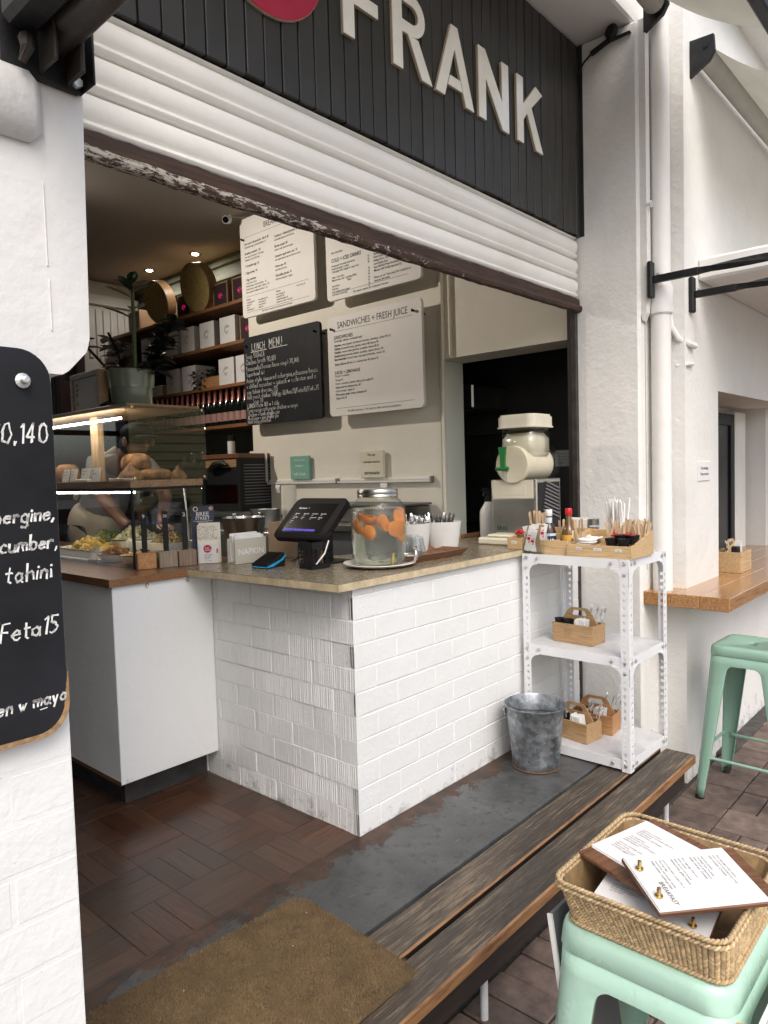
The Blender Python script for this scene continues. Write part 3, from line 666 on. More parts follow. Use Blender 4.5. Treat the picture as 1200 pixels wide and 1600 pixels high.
for i in range(70):
    for k in range(8): fs.append((i*8+k, (i+1)*8+k, (i+1)*8+(k+1) % 8, i*8+(k+1) % 8))
fs.append(tuple(range(8))); fs.append(tuple(70*8 + k for k in range(8))[::-1])
mb.add(vs_, fs); part('bottom_rail', mb, M['peel'], sh)

# ================================================================== sign
sg = thing('sign_panel', 'charcoal slatted sign panel with cream capital letters and a crimson disc', 'sign', (.27, -.02, 2.415))
mb = MB(); mb.box(-1.12, 1.672, -.008, .034, 2.418, 3.328); part('backing', mb, M['cladding_back'], sg)
mb = MB(); x = -1.13
while x < 1.64:
    w = .062; mb.box(x, min(x + w, 1.674), -.030 + random.uniform(-.001, .001), -.008, 2.414 + random.uniform(-.004, .003), 3.33, .002); x += .0675
mb.box(1.6745, 1.682, -.05, .02, 2.41, 3.335, .001)
part('slats', mb, M['cladding'], sg)
def letter(polys):
    mb = MB()
    for p in polys: mb.prism(p, 'y', -.0405, -.031, 1)
    for p in polys: mb.prism(p, 'y', -.0435, -.0406, 0)
    part('letter', mb, [M['letter'], M['letter_edge']], sg)
B0, H = 2.69, .28
def L(x, pts): return [(x + a, B0 + b*H) for a, b in pts]
t = .052
letter([L(.0, [(0, 0), (t, 0), (t, .40), (.17, .40), (.17, .56), (t, .56), (t, .83), (.19, .83), (.19, 1), (0, 1)])])
# R : stem + bowl + leg
ro, ri = .265*H*1.05, .135*H
bo = [(.105 + ro*math.cos(R_(a))*1.0, .735 + .265*math.sin(R_(a))) for a in range(-90, 91, 15)]
bi = [(.105 + ro*.50*math.cos(R_(a)), .735 + .115*math.sin(R_(a))) for a in range(90, -91, -15)]
letter([L(.246, [(0, 0), (t, 0), (t, .47), (.105, .47)] + bo[1:] + [(0, 1)]) if False else L(.246, [(0, 0), (t, 0), (t, 1), (0, 1)]),
        L(.246, [(t, .47)] + bo + [(t, 1), (t, .85)] + bi + [(t, .62)]),
        L(.246, [(.085, .469), (.16, 0), (.22, 0), (.142, .469)])])
letter([L(.487, [(0, 0), (.056, 0), (.085, .20), (.165, .20), (.194, 0), (.25, 0), (.148, 1), (.102, 1)][0:0] + [(0, 0), (.056, 0), (.125, .70), (.194, 0), (.25, 0), (.146, 1), (.104, 1)]),
        L(.487, [(.078, .17), (.172, .17), (.158, .31), (.092, .31)])])
letter([L(.773, [(0, 0), (t, 0), (t, .60), (.176, 0), (.226, 0), (.226, 1), (.174, 1), (.174, .40), (.05, 1), (0, 1)])])
letter([L(1.066, [(0, 0), (t, 0), (t, .36), (.085, .50), (.16, 0), (.222, 0), (.122, .62), (.22, .93), (.16, 1), (t, .60), (t, 1), (0, 1)])])
mb = MB(); mb.prism([(-.315 + .23*math.cos(R_(a)), 2.838 + .23*math.sin(R_(a))) for a in range(0, 360, 5)], 'y', -.0405, -.031, 1)
mb.prism([(-.315 + .228*math.cos(R_(a)), 2.838 + .228*math.sin(R_(a))) for a in range(0, 360, 5)], 'y', -.0435, -.0406, 0); part('disc', mb, [M['red'], M['letter_edge']], sg)

# small spotlight above the sign
sl = thing('spotlight', 'small round black spotlight with cable above the end of the sign', 'light', (1.64, -.14, 3.30))
mb = MB(); Mx = Matrix.Translation((1.645, -.215, 3.315)) @ Matrix.Rotation(R_(100), 4, 'Y') @ Matrix.Rotation(R_(20), 4, 'X')
mb.lathe([(.001, -.012), (.030, -.012), (.034, .0), (.030, .014), (.001, .014)], seg=20, M=Mx); part('lamp_head', mb, M['black'], sl)
mb = MB(); mb.tube([(1.66, -.20, 3.29), (1.66, -.105, 3.262)], [.012, .013], 10); mb.box(1.65, 1.675, -.30, -.18, 3.283, 3.289, .002); part('driver', mb, M['black'], sl)
mb = MB(); mb.tube([(1.66, -.105, 3.262), (1.66, -.065, 3.235), (1.66, -.035, 3.19), (1.66, -.028, 3.15), (1.665, -.025, 3.12)], .0045, 6); part('cable', mb, M['black'], sl)

# downpipe and small pipes
dp = thing('downpipe', 'white painted drainpipe running down the corner beside the pillar', 'pipe', (1.79, -.38, G))
mb = MB(); mb.tube([(1.785, -.385, .64), (1.785, -.385, 2.0)], .046, 20); mb.tube([(1.785, -.385, 2.12), (1.785, -.385, 3.36)], .046, 20); part('pipe', mb, M['pipe'], dp, smooth=True)
mb = MB(); mb.lathe([(.047, -.02), (.055, -.01), (.056, .11), (.050, .125), (.047, .126)], (1.785, -.385, 1.998), 20); part('collar', mb, M['pipe'], dp, smooth=True)
mb = MB(); mb.tube([(1.83, -.40, 2.02), (1.835, -.415, 1.93), (1.855, -.44, 1.87), (1.90, -.478, 1.845), (1.96, -.485, 1.84)], .015, 10); part('branch_pipe', mb, M['pipe'], dp, smooth=True)
mb = MB(); mb.tube([(1.865, -.43, 1.742), (1.88, -.478, 1.745), (1.95, -.48, 1.752)], .009, 8); part('thin_branch', mb, M['pipe'], dp, smooth=True)
mb = MB(); mb.tube([(1.705 + .014*math.cos(a*.63), -.372, 2.49 + .014*math.sin(a*.63)) for a in range(10)], .004, 6, closed=True); mb.tube([(1.69, -.345, 2.487), (1.695, -.372, 2.487)], .004, 6)
single('eyelet_hook', mb, M['plaster_smooth'], 'small white painted eyelet hook screwed beside the drainpipe', 'hook')

# ================================================================== neighbouring building
nb = thing('neighbour_building', 'white plastered neighbouring wall with deep window recess and projecting ledge', 'building', (3.5, -.47, G))
mb = MB()
mb.prism([(1.862, -.4), (2.362, -.4), (2.362, .585), (5.5, .585), (5.5, -.4)][0:0] + [(1.862, -.4), (6.0, -.4), (6.0, .585), (2.362, .585), (2.362, 1.648), (6.0, 1.648), (6.0, 3.7), (1.862, 3.7)], 'y', -.47, -.1)
part('wall', mb, M['plaster'], nb)
mb = MB(); mb.box(2.4, 6.0, -.0995, -.03, .2, 1.9); mb.box(4.0, 6.0, -.099, -.3, .585, 1.66); part('recess_wall', mb, M['plaster_smooth'], nb)
mb = MB(); mb.box(2.35, 3.72, -.155, -.1, .585, 1.60, .004)
mb.box(2.40, 2.47, -.17, -.154, .585, 1.598, .004); mb.box(3.64, 3.72, -.17, -.154, .585, 1.598, .004); mb.box(2.47, 3.64, -.17, -.154, 1.52, 1.598, .004); wf_ = part('window_frame', mb, M['black'], nb); part('pane', MB().box(2.471, 3.639, -.1565, -.1552, .585, 1.519), flat('dark_glazing', (.006, .006, .007), .25, spec=.25), wf_)
mb = MB(); mb.box(3.721, 3.95, -.18, -.10, .585, 1.62, .01); part('reveal', mb, M['plaster'], nb)
mb = MB(); mb.box(2.05, 6.0, -1.5, -.469, 2.175, 2.285, .012); part('ledge', mb, M['plaster'], nb)
mb = MB(); mb.box(1.865, 6, -.6, -.1, 3.7, 4.1); part('parapet', mb, M['plaster'], nb)

# smoking notice
nt_ = thing('notice_sign', 'small white no smoking notice on the wall beside the black window', 'sign', (2.12, -.472, 1.175))
mb = MB(); mb.box(2.03, 2.215, -.476, -.4705, 1.175, 1.272, .001); part('plate', mb, M['paper'], nt_)
mb = MB(); mb.text('No smoking.', .021, (2.122, -.4768, 1.232), (1, 0, 0), (0, 0, 1), align='CENTER', bold=.008); mb.text('Please order inside.', .019, (2.122, -.4768, 1.203), (1, 0, 0), (0, 0, 1), align='CENTER', bold=.008, sx=.8); part('lettering', mb, M['ink'], nt_)

# timber bar shelf
bs = thing('bar_shelf', 'thick varnished golden timber bar shelf along the neighbouring wall', 'shelf', (3.5, -.55, .58))
mb = MB()
for k in range(3): mb.box(1.69, 6.0, -.72 + k*.133, -.72 + (k+1)*.133 - .001, .586, .65, .003)
mb.box(2.37, 6.0, -.319, -.175, .5875, .649, .002)
part('board', mb, M['bar_wood'], bs)

# ================================================================== awnings
def awning(x0, x1, y0, z0, L_, drop, label, group):
    th = thing('awning', label, 'awning', ((x0+x1)/2, y0, z0), 0, group)
    mb = MB(); n = 14; d = Vector((0, -math.cos(drop), -math.sin(drop))); nn = Vector((0, -math.sin(drop), math.cos(drop)))
    a = Vector((0, y0 - .03, z0 + .05)); vs_ = []; fs = []
    for i in range(n + 1):
        for x in (x0 + .02, x1 - .02):
            for s in (0, .003):
                p = a + d*(L_*i/n) + nn*(s - .03*math.sin(math.pi*i/n)); vs_.append((x, p.y, p.z))
    for i in range(n):
        o = i*4; e = o + 4
        fs += [(o, o+2, e+2, e), (o+1, e+1, e+3, o+3), (o, e, e+1, o+1), (o+2, o+3, e+3, e+2)]
    mb.add(vs_, fs); part('canvas', mb, M['awning'], th)
    mb = MB(); mb.tube([(x0 + .03, y0 - .03, z0), (x1 - .03, y0 - .03, z0)], .046, 16); part('roller', mb, M['roller'], th, smooth=True)
    e = a + d*L_; mb = MB(); mb.box(x0, x1, e.y - .03, e.y + .02, e.z - .03, e.z + .03, .008); part('front_bar', mb, M['iron'], th)
    for x in (x0, x1):
        mb = MB(); s = .022; mb.prism([(y0 + .03, z0 + .07), (y0 - .08, z0 + .065), (y0 - .085, z0 - .01), (y0 - .06, z0 - .05), (y0 + .03, z0 - .10)], 'x', x - .011, x + .011)
        mb.tube([(x - .018, y0 - .045, z0 + .02), (x + .018, y0 - .045, z0 + .02)], .010, 8); part('roller_bracket', mb, M['iron'], th)
    return th
awning(1.96, 5.2, -.50, 3.22, .62, R_(37), 'beige canvas awning on a roller above the neighbouring window', 'awnings over the shopfront')
awning(-1.0, 1.70, -.38, 3.37, .62, R_(37), 'beige canvas awning overhead, its edge at the top right corner', 'awnings over the shopfront')
def arm(x, y, z, L_, label, twist=True):
    th = thing('iron_bracket', label, 'bracket', (x, y, z), 0, 'horizontal awning arms')
    mb = MB(); mb.box(x - .032, x + .012, y - .012, y + .012, z - .085, z + .085, .006); part('wall_plate', mb, M['iron'], th)
    mb = MB(); mb.box(x - .018, x + .012, y - L_*.18, y - .012, z - .016, z + .016, .003)
    n = 24; vs_ = []; fs = []
    for i in range(n + 1):
        a = (i/n)*math.pi*1.5; yy = y - L_*.18 - i/n*L_*.82
        for k in range(4):
            b_ = a + math.pi/4 + k*math.pi/2; vs_.append((x - .003 + .019*math.cos(b_), yy, z + .019*math.sin(b_)))
    for i in range(n):
        for k in range(4): fs.append((i*4+k, (i+1)*4+k, (i+1)*4+(k+1) % 4, i*4+(k+1) % 4))
    mb.add(vs_, fs); part('bar', mb, M['iron'], th)
    mb = MB(); mb.tube([(x + .012, y - .02, z + .02), (x + .012, y - .035, z + .02)], .012, 8); part('bolt', mb, M['bolt'], th)
arm(1.702, -.374, 2.135, 1.2, 'black iron awning arm bolted to the pillar in front of the drainpipe')
arm(1.945, -.482, 2.085, 1.1, 'black iron awning arm on the neighbouring wall, below the projecting ledge')
# left arms
ab = thing('awning_bracket', 'dark weathered iron awning bracket at the top left on the pillar', 'bracket', (-1.18, -.52, 1.92))
mb = MB(); mb.box(-1.262, -1.132, -.520, -.506, 1.912, 2.35, .003); mb.box(-1.1305, -1.127, -.56, -.506, 1.915, 2.35, .001); part('back_plate', mb, M['iron'], ab)
mb = MB(); mb.tube([(-1.142, -.52, 1.925), (-1.142, -.531, 1.925)], .0085, 6); part('bolt', mb, M['bolt'], ab)
mb = MB(); mb.box(-1.202, -1.196, -.58, -.52, 1.92, 2.05, .002); mb.box(-1.158, -1.150, -.575, -.52, 1.918, 2.03, .003); part('cheek', mb, M['rust_iron'], ab)
mb = MB(); mb.tube([(-1.173, -.525, 1.985), (-1.173, -.58, 1.985), (-1.171, -1.9, 2.0)], .028, 14); part('arm', mb, M['rust_iron'], ab, smooth=True)
mb = MB(); mb.box(-1.262, -1.205, -1.9, -.53, 1.968, 2.028, .01); part('arm', mb, M['iron'], ab)
mb = MB(); mb.tube([(-1.228, -.54, 1.955), (-1.235, -.56, 1.93), (-1.238, -.545, 1.915)], [.012, .010, .006], 8); part('hook', mb, M['rust_iron'], ab)

# ================================================================== chalkboard on the left pier
cb = thing('chalkboard', 'big black chalkboard with white handwriting bolted to the foreground pillar', 'chalkboard', (-1.6, -.52, .85))
mb = MB(); mb.prism(rrect(-2.0, -1.212, .852, 1.478, .05, 8), 'y', -.524, -.508); part('board', mb, M['chalkboard'], cb)
mb = MB(); pe_ = [(-1.9, .862), (-1.9, .8505)] + [(-1.2595 + .05*math.cos(R_(a)), .9005 + .05*math.sin(R_(a))) for a in range(-90, 1, 10)] + [(-1.2095, .955), (-1.2135, .93)] + [(-1.2625 + .045*math.cos(R_(a)), .9035 + .045*math.sin(R_(a))) for a in range(0, -91, -10)]
mb.prism(pe_, 'y', -.5246, -.5085); part('worn_edge', mb, M['display_wood'], cb)
mb = MB(); r_, u_ = (1, 0, .02), (.13, 0, 1)
for s, xe, z_, sz in (('Panzanella 70,140', -1.219, 1.325, .030), ('simmered aubergine,', -1.2155, 1.2, .024), ('+ chilled cucumber,', -1.2125, 1.155, .024), ('a soy tahini', -1.2235, 1.108, .027), ('Egg 12/Avo35/Feta15', -1.2195, 1.015, .028), ('chicken w mayo', -1.2125, .903, .021)):
    for i in range(2):
        random.seed(5 + i); t_ = MB(); wd = t_.chalk(s, sz, (0, 0, 0), r_, u_); 
        random.seed(5 + i); mb.chalk(s, sz, (xe - wd + random.uniform(-.0006, .0006), -.5245, z_), r_, u_, .0030 if i == 0 else .0016, 0, .055, lift=.0004 + i*.0003)
mb.quad((-1.258, -.5249, .898), (-1.246, -.5249, .899), (-1.246, -.5249, .9005), (-1.258, -.5249, .8995))
part('handwriting', mb, M['chalk'], cb)
mb = MB(); mb.lathe([(.011, 0), (.012, .004), (.006, .006), (.006, .018), (.004, .019)], seg=12, M=Matrix.Translation((-1.257, -.5245, 1.427)) @ Matrix.Rotation(R_(90), 4, 'X')); part('bolt', mb, M['bolt'], cb)

# ================================================================== brick counter
ct = thing('brick_counter', 'white painted brick serving counter with thin polished stone top', 'counter', (.8, .3, 0))
mb = MB(); hc = .0845
mb.box(.006, 1.66, .006, .52, -.05, .869); mb.box(.006, .34, .5, 1.3, -.05, .869)
for k in range(11):
    z0 = k*hc + .001; z1 = min(z0 + hc - .0042, .868); s = (.117 if k % 2 else .006)
    # left face with wire-cut grooves
    y = .0003; first = True
    while y < .95:
        ln = (.103 if k % 2 else .214) if first else .222
        first = False
        y1 = y + ln; d = random.uniform(-.0015, .002); pr_ = [(y + .003, .02), (y + .003, -d - .001)] if 0 else []
        yy = y + (.0 if y < .001 else .003); pp = [(.03, yy)]; a = yy; i = 0
        gd = random.choice((.0008, .0014, .0019, .0006, .0012))
        while a < y1 - .004:
            pp.append((-d - (0 if i % 2 else gd) + random.uniform(-.0004, .0004), a)); a += random.uniform(.005, .0095) if i % 2 == 0 else .003; i += 1
        pp.append((-d, y1 - .004)); pp.append((.03, y1 - .004))
        mb.prism(pp, 'z', z0 + random.uniform(-.001, .001), z1 + random.uniform(-.001, .001)); y = y1 + .006
    # front face, heavily painted
    x = .001; first = True
    while x < 1.62:
        ln = (.216 if k % 2 else .105) if first else .222
        first = False
        d = random.uniform(-.0004, .0014); mb.box(x + (.0 if x < .01 else .0012), min(x + ln - .0018, 1.655), -d if x > .01 else .0, .03, z0 + random.uniform(-.0012, .0012), z1 + random.uniform(-.001, .001) if z1 < .86 else z1, .0022); x += ln + .003
part('brickwork', mb, M['brick_paint'], ct)
mb = MB(); mb.box(.0010, 1.655, .0017, .05, 0, .8695); mb.box(.0026, .05, .0026, .95, 0, .869); part('mortar', mb, M['mortar_paint'], ct)
mb = MB(); poly = [(-.085, -.022), (1.74, -.022), (1.74, .56), (.55, .56), (.41, .66), (.40, .845), (-.128, .845)]
mb.prism(poly, 'z', .873, .8975, 1)
mb.prism([(-.083, -.020), (1.739, -.020), (1.739, .558), (.549, .558), (.408, .658), (.398, .843), (-.126, .843)], 'z', .8976, .9, 0); part('stone_top', mb, [M['stone_top'], M['stone_edge']], ct)

cab_ = thing('counter_cabinet', 'white laminate counter cabinet with varnished timber top under the food display', 'cabinet', (-.2, 2, 0))
mb = MB(); mb.box(-.44, -.002, .82, 3.3, .112, .868, .002); part('carcass', mb, M['cabinet'], cab_)
mb = MB(); mb.box(-.385, -.01, .903, 3.25, -.01, .111); part('plinth', mb, M['plinth'], cab_)
mb = MB(); mb.prism([(-.458, .803), (-.13, .803), (-.13, .85), (.22, .85), (.22, 3.3), (-.458, 3.3)], 'z', .8695, .8995); part('timber_top', mb, M['counter_wood'], cab_)
mb = MB(); mb.box(-.4415, -.4402, .82, 3.3, .108, .125, .0005); part('edge_strip', mb, M['walnut'], cab_)
for x, y in ((-.30, .812), (-.12, .812)):
    mb = MB(); mb.tube([(x + .006*math.cos(a*.7), y, .858 + .008*math.sin(a*.7)) for a in range(9)], .0015, 5); single('cup_hook', mb, M['brass'], f"tiny brass hook under the timber counter edge, {'farther left' if x < -.2 else 'nearest the stone top'}", 'hook')

# ================================================================== bench step
bn = thing('bench', 'long low weathered two-plank bench along the shop step', 'bench', (.3, -.51, G))
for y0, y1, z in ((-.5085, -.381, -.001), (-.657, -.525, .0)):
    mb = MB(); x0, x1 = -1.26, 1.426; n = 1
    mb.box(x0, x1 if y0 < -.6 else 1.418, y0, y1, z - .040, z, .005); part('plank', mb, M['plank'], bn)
mb = MB(); mb.box(-1.26, 1.37, -.628, -.600, -.135, -.041, .002); mb.box(-1.26, 1.37, -.43, -.40, -.12, -.041, .002); mb.box(1.34, 1.37, -.6, -.43, -.12, -.041, .002); part('fascia', mb, M['fascia'], bn)
for x in (-.085, 1.32, -1.15):
    for y in (-.565, -.41):
        mb = MB(); mb.tube([(x, y, G), (x + .004, y, -.045)], .0115, 10); part('leg', mb, M['dark_steel'] if 0 else M['rack_shelf'], bn)
struct('dark_gap_sheet', MB().box(-1.25, 1.66, -.3731, -.3722, -.3, -.02), M['plinth'])  # thin dark sheet laid over the step's front face, behind the bench

# ================================================================== door mat
dm = thing('door_mat', 'brown coir door mat lying across the step and bench', 'mat', (-.9, -.33, .003))
A, B_, C_, D_ = (-1.45, -.585), (-.40, -.585), (-.375, -.108), (-1.45, -.06)
outl = []
for (p, q) in ((A, B_), (B_, C_), (C_, D_), (D_, A)):
    for i in range(12): outl.append((p[0] + (q[0]-p[0])*i/12, p[1] + (q[1]-p[1])*i/12))
mb = MB(); mb.prism([(A[0], A[1]), (B_[0]-.02, B_[1]), (B_[0], B_[1]+.02), (C_[0]-.004, C_[1]-.05), (C_[0]-.02, C_[1]-.012), (C_[0]-.05, C_[1]), D_], 'z', .0035, .013); part('backing', mb, M['coir_base'], dm)
mb = MB(); random.seed(3)
def inmat(x, y):
    xr = -.40 + (y + .585)/.477*.025; yt = -.108 + (x + .375)*(-.048/1.075) + .0
    if x > xr - .012 and y > yt - .05: return (x - xr + .045)**2 + (y - yt + .045)**2 < .045**2 or x < xr - .045 or y < yt - .045
    return x < xr + random.uniform(-.006, .006) and y < yt + random.uniform(-.006, .006)
cnt = 0
while cnt < 76000:
    x = random.uniform(-1.22, -.36); y = random.uniform(-.592, -.06)
    if not inmat(x, y): continue
    cnt += 1; h = random.uniform(.004, .009); a = random.uniform(0, 6.28); l = random.uniform(0, .0035); b = random.uniform(0, 6.28); w = .0009
    bx, by = math.cos(b)*w, math.sin(b)*w; z0 = .012; o = len(mb.v)
    mb.v += [(x - bx, y - by, z0), (x + bx, y + by, z0), (x + math.cos(a)*l, y + math.sin(a)*l, z0 + h)]; mb.f.append((o, o+1, o+2)); mb.m.append(0)
part('bristles', mb, M['coir'], dm)
mb = MB()
for x, y in ((-.55, -.28), (-.83, -.2), (-.43, -.2)): mb.box(x, x + .003, y, y + .002, .020, .0215, .0005)
part('crumb_fleck', mb, M['paper'], dm)

# ================================================================== stools
def make_stool(label, mt, H=.74):
    st = thing('metal_stool', label, 'stool', (0, 0, 0), 0, 'green metal stools')
    def half(z): return .1556 if z > H - .05 else .1556 + (.205 - .1556)*((H - .05 - z)/(H - .05))
    # seat
    N_ = 64
    def ring(hf, r, z, ir=None):
        pts = []
        for i in range(N_):
            a = 2*math.pi*(i + .5)/N_; c, s = math.cos(a), math.sin(a)
            # superellipse-like rounded square
            k = hf - r; m_ = max(abs(c), abs(s)); x, y = c/m_*hf, s/m_*hf
            if abs(x) > k and abs(y) > k:
                th_ = math.atan2(abs(y), abs(x)); 
                # ray against corner circle
                dx, dy = math.cos(th_), math.sin(th_); bq = k*(dx + dy); cq = 2*k*k - r*r; t_ = bq + math.sqrt(max(bq*bq - cq, 0)); x, y = math.copysign(t_*dx, x), math.copysign(t_*dy, y)
            pts.append((x, y, z))
        return pts
    def slot(w, h_, z):
        pts = []
        for i in range(N_):
            a = 2*math.pi*(i + .5)/N_; c, s = math.cos(a), math.sin(a); k = (abs(c/w)**5 + abs(s/h_)**5)**(-.2); pts.append((c*k, s*k, z))
        return pts
    rings = [slot(.036, .016, H - .018), slot(.036, .016, H - .006), slot(.04, .02, H - .0035), ring(.118, .03, H - .004), ring(.124, .032, H - .0005), ring(.135, .04, H), ring(.1475, .046, H - .002), ring(.153, .05, H - .007), ring(.156, .050, H - .016), ring(.1582, .048, H - .045), ring(.1568, .047, H - .0465)]
    mb = MB(); vs_ = [p for r in rings for p in r]; fs = []
    for i in range(len(rings) - 1):
        for k in range(N_): l = (k + 1) % N_; fs.append((i*N_+k, i*N_+l, (i+1)*N_+l, (i+1)*N_+k))
    mb.add(vs_, fs); part('seat', mb, mt, st, local=True, smooth=True, sharp=50)
    ZA = H - .088; ZT = H - .04
    for sx in (1, -1):
        for sy in (1, -1):
            mb = MB(); vs_ = []; n = 0; levels = [ZT, ZA + .002, ZA + .0001, ZA - .0007, ZA - .0025, ZA - .006, ZA - .012, ZA - .02, ZA - .03, ZA - .1, .45, .35, .25, .15, .06, .012]
            for z in levels:
                h_ = half(z); t_ = max(0, min(1, (ZA - z)/ZA)); w = .088 - .05*t_; r = .050 - .030*t_
                if z > ZA: w = h_
                elif z > ZA - .03: q = (ZA - z)/.03; w += .03*(1 - math.sqrt(max(0, 1 - (1 - q)**2)))
                row = [(h_ - w, h_ - .011), (h_ - w, h_ - .002), (h_ - w + .003, h_)] if z < ZA - .013 else [(h_ - w, h_), (h_ - w + .001, h_), (h_ - w + .003, h_)]
                row += [(h_ - r - (w - r)*.35, h_)]
                for i in range(7): a = R_(90 - 90*i/6); row.append((h_ - r + r*math.cos(a), h_ - r + r*math.sin(a)))
                row += [(h_, h_ - r - (w - r)*.35), (h_, h_ - w + .003), (h_ - .002, h_ - w), (h_ - .011, h_ - w)]
                if z >= ZA - .013: row[-2:] = [(h_, h_ - w + .001), (h_, h_ - w)]
                n = len(row); vs_ += [(sx*a, sy*b, z) for a, b in row]
            fs = []
            for i in range(len(levels) - 1):
                for k in range(n - 1):
                    q = (i*n+k, i*n+k+1, (i+1)*n+k+1, (i+1)*n+k); fs.append(q if sx*sy > 0 else q[::-1])
            mb.add(vs_, fs); lg = part('leg', mb, mt, st, local=True, smooth=True, sharp=50, solid=.0015)
            mb = MB(); h_ = .205 - .02; mb.lathe([(.016, 0), (.020, .004), (.020, .022), (.014, .024)], (sx*h_, sy*h_, 0), 12); part('foot_cap', mb, M['black_rubber'], lg, local=True, smooth=True)
    for i in range(4):
        Mx = Matrix.Rotation(math.pi/2*i, 4, 'Z'); z = .205 if i % 2 else .225; h_ = half(z) - .006; w = h_ - .03
        mb = MB(); mb.tube([(-w, h_, z), (w, h_, z)], .0075, 8, M=Mx)
        for s in (1, -1): mb.box(s*w - .012, s*w + .02, h_ - .003, h_ + .003, z - .011, z + .011, .002, M=Mx)
        part('rung', mb, mt, st, local=True, smooth=True, sharp=40)
    mb = MB(); q = .10
    for s in (1, -1): mb.box(-.14, .14, -.008, .008, ZA - .004, ZA + .0, .001, M=Matrix.Rotation(s*math.pi/4, 4, 'Z'))
    part('cross_brace', mb, M['black'], st, local=True)
    return st
stool1 = make_stool('mint green metal stool in the foreground carrying a wicker basket', M['mint'])
stool1.location = (-.415, -1.218, G)
stool2 = make_stool('sage green metal stool by the wall at the right edge', M['mint_dark'], .735)
stool2.location = (1.895, -.768, G); stool2.rotation_euler = (0, 0, R_(-1.5))

# ================================================================== basket with menus
ZS = .42
bk = thing('wicker_basket', 'shallow rectangular woven wicker basket on the mint stool', 'basket', (-.425, -1.222, ZS + .001))
mb = MB(); random.seed(11)
bx0, bx1, by0, by1 = -.125, .120, -.138, .138
def rim(z): k = z/.095; return bx0 - .042*k, bx1 + .045*k, by0 - .010*k, by1 + .010*k
def loop(z, n, r=.030, grow=0.0):
    x0, x1, y0, y1 = rim(z); pts = rrect(x0 - grow, x1 + grow, y0 - grow, y1 + grow, r, 8); 
    L_ = [0]; 
    for i in range(len(pts)): a, b = pts[i], pts[(i+1) % len(pts)]; L_.append(L_[-1] + math.dist(a, b))
    out = []
    for j in range(n):
        s = L_[-1]*j/n; i = max(k for k in range(len(L_)) if L_[k] <= s + 1e-9); i = min(i, len(pts) - 1); a, b = pts[i], pts[(i+1) % len(pts)]; t_ = (s - L_[i])/max(L_[i+1] - L_[i], 1e-9)
        out.append((a[0] + (b[0]-a[0])*t_, a[1] + (b[1]-a[1])*t_, math.atan2(b[1]-a[1], b[0]-a[0])))
    return out
nc, nr = 124, 15
for r_i in range(nr):
    z = .008 + .074*r_i/(nr - 1)
    for j, (x, y, a) in enumerate(loop(z, nc)):
        Mx = Matrix.Translation((x, y, z)) @ Matrix.Rotation(a, 4, 'Z') @ Matrix.Rotation((.75 if j % 2 else -.75) + random.uniform(-.12, .12), 4, 'Y')
        mb.blob((0, 0, 0), .0070, .0036, .0027, 6, 4, M=Mx)
part('woven_side', mb, M['rattan'], bk, local=True, smooth=True, sharp=80)
for nm, zz, gr in (('base_braid', .004, .004), ('rim_braid', .083, .004), ('rim_braid', .094, .001)):
    mb = MB()
    for ph in (0, math.pi):
        n = 420; pts = []
        for j, (x, y, a) in enumerate(loop(zz, n, grow=gr)):
            t_ = j/n*2*math.pi*80 + ph; rr = .0024; pts.append((x - math.sin(a)*-1*rr*math.cos(t_)*1, y - math.cos(a)*rr*math.cos(t_), zz + rr*math.sin(t_)))
        mb.tube(pts, .0027, 6, closed=True)
    part(nm, mb, M['rattan'], bk, local=True, smooth=True, sharp=80)
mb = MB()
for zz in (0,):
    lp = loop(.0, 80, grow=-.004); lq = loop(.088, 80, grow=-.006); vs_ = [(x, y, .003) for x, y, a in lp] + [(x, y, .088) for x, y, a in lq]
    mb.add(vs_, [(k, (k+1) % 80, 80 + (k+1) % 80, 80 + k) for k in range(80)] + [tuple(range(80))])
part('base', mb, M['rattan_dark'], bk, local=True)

def menu(org, xdir, ydir, wl, label, text_top='BREAKFAST', seed=1, wood_left=.0, screws=True, lines=True, nrm_flip=False):
    """a wooden clipboard: org is the corner, xdir along the length, ydir along the width"""
    X_ = Vector(xdir).normalized(); Y_ = Vector(ydir); Y_ = (Y_ - X_*Y_.dot(X_)).normalized(); Z_ = X_.cross(Y_)
    if Z_.z < 0: Z_ = -Z_
    Mx = Matrix((X_, Y_, Z_)).transposed().to_4x4(); base = Vector(org)
    th = thing('menu_clipboard', label, 'menu', base, 0, 'wooden menu clipboards in the basket'); th.rotation_euler = Mx.to_euler()
    Lx, Wy = wl; lh = X_.cross(Y_).z > 0
    if not lh: return th, Mx
    mb = MB(); mb.box(0, Lx, 0, Wy, -.0085, 0, .0015); part('board', mb, M['walnut'], th, local=True)
    x0 = wood_left; random.seed(seed); mb = MB()
    for k in range(3): o = random.uniform(-.0015, .0015); mb.box(x0 + .002 + o, Lx - .025 + o, .003 + o, Wy - .003 + o, .0003 + k*.0011, .0011 + k*.0011)
    part('paper', mb, M['paper'], th, local=True)
    return th, Mx
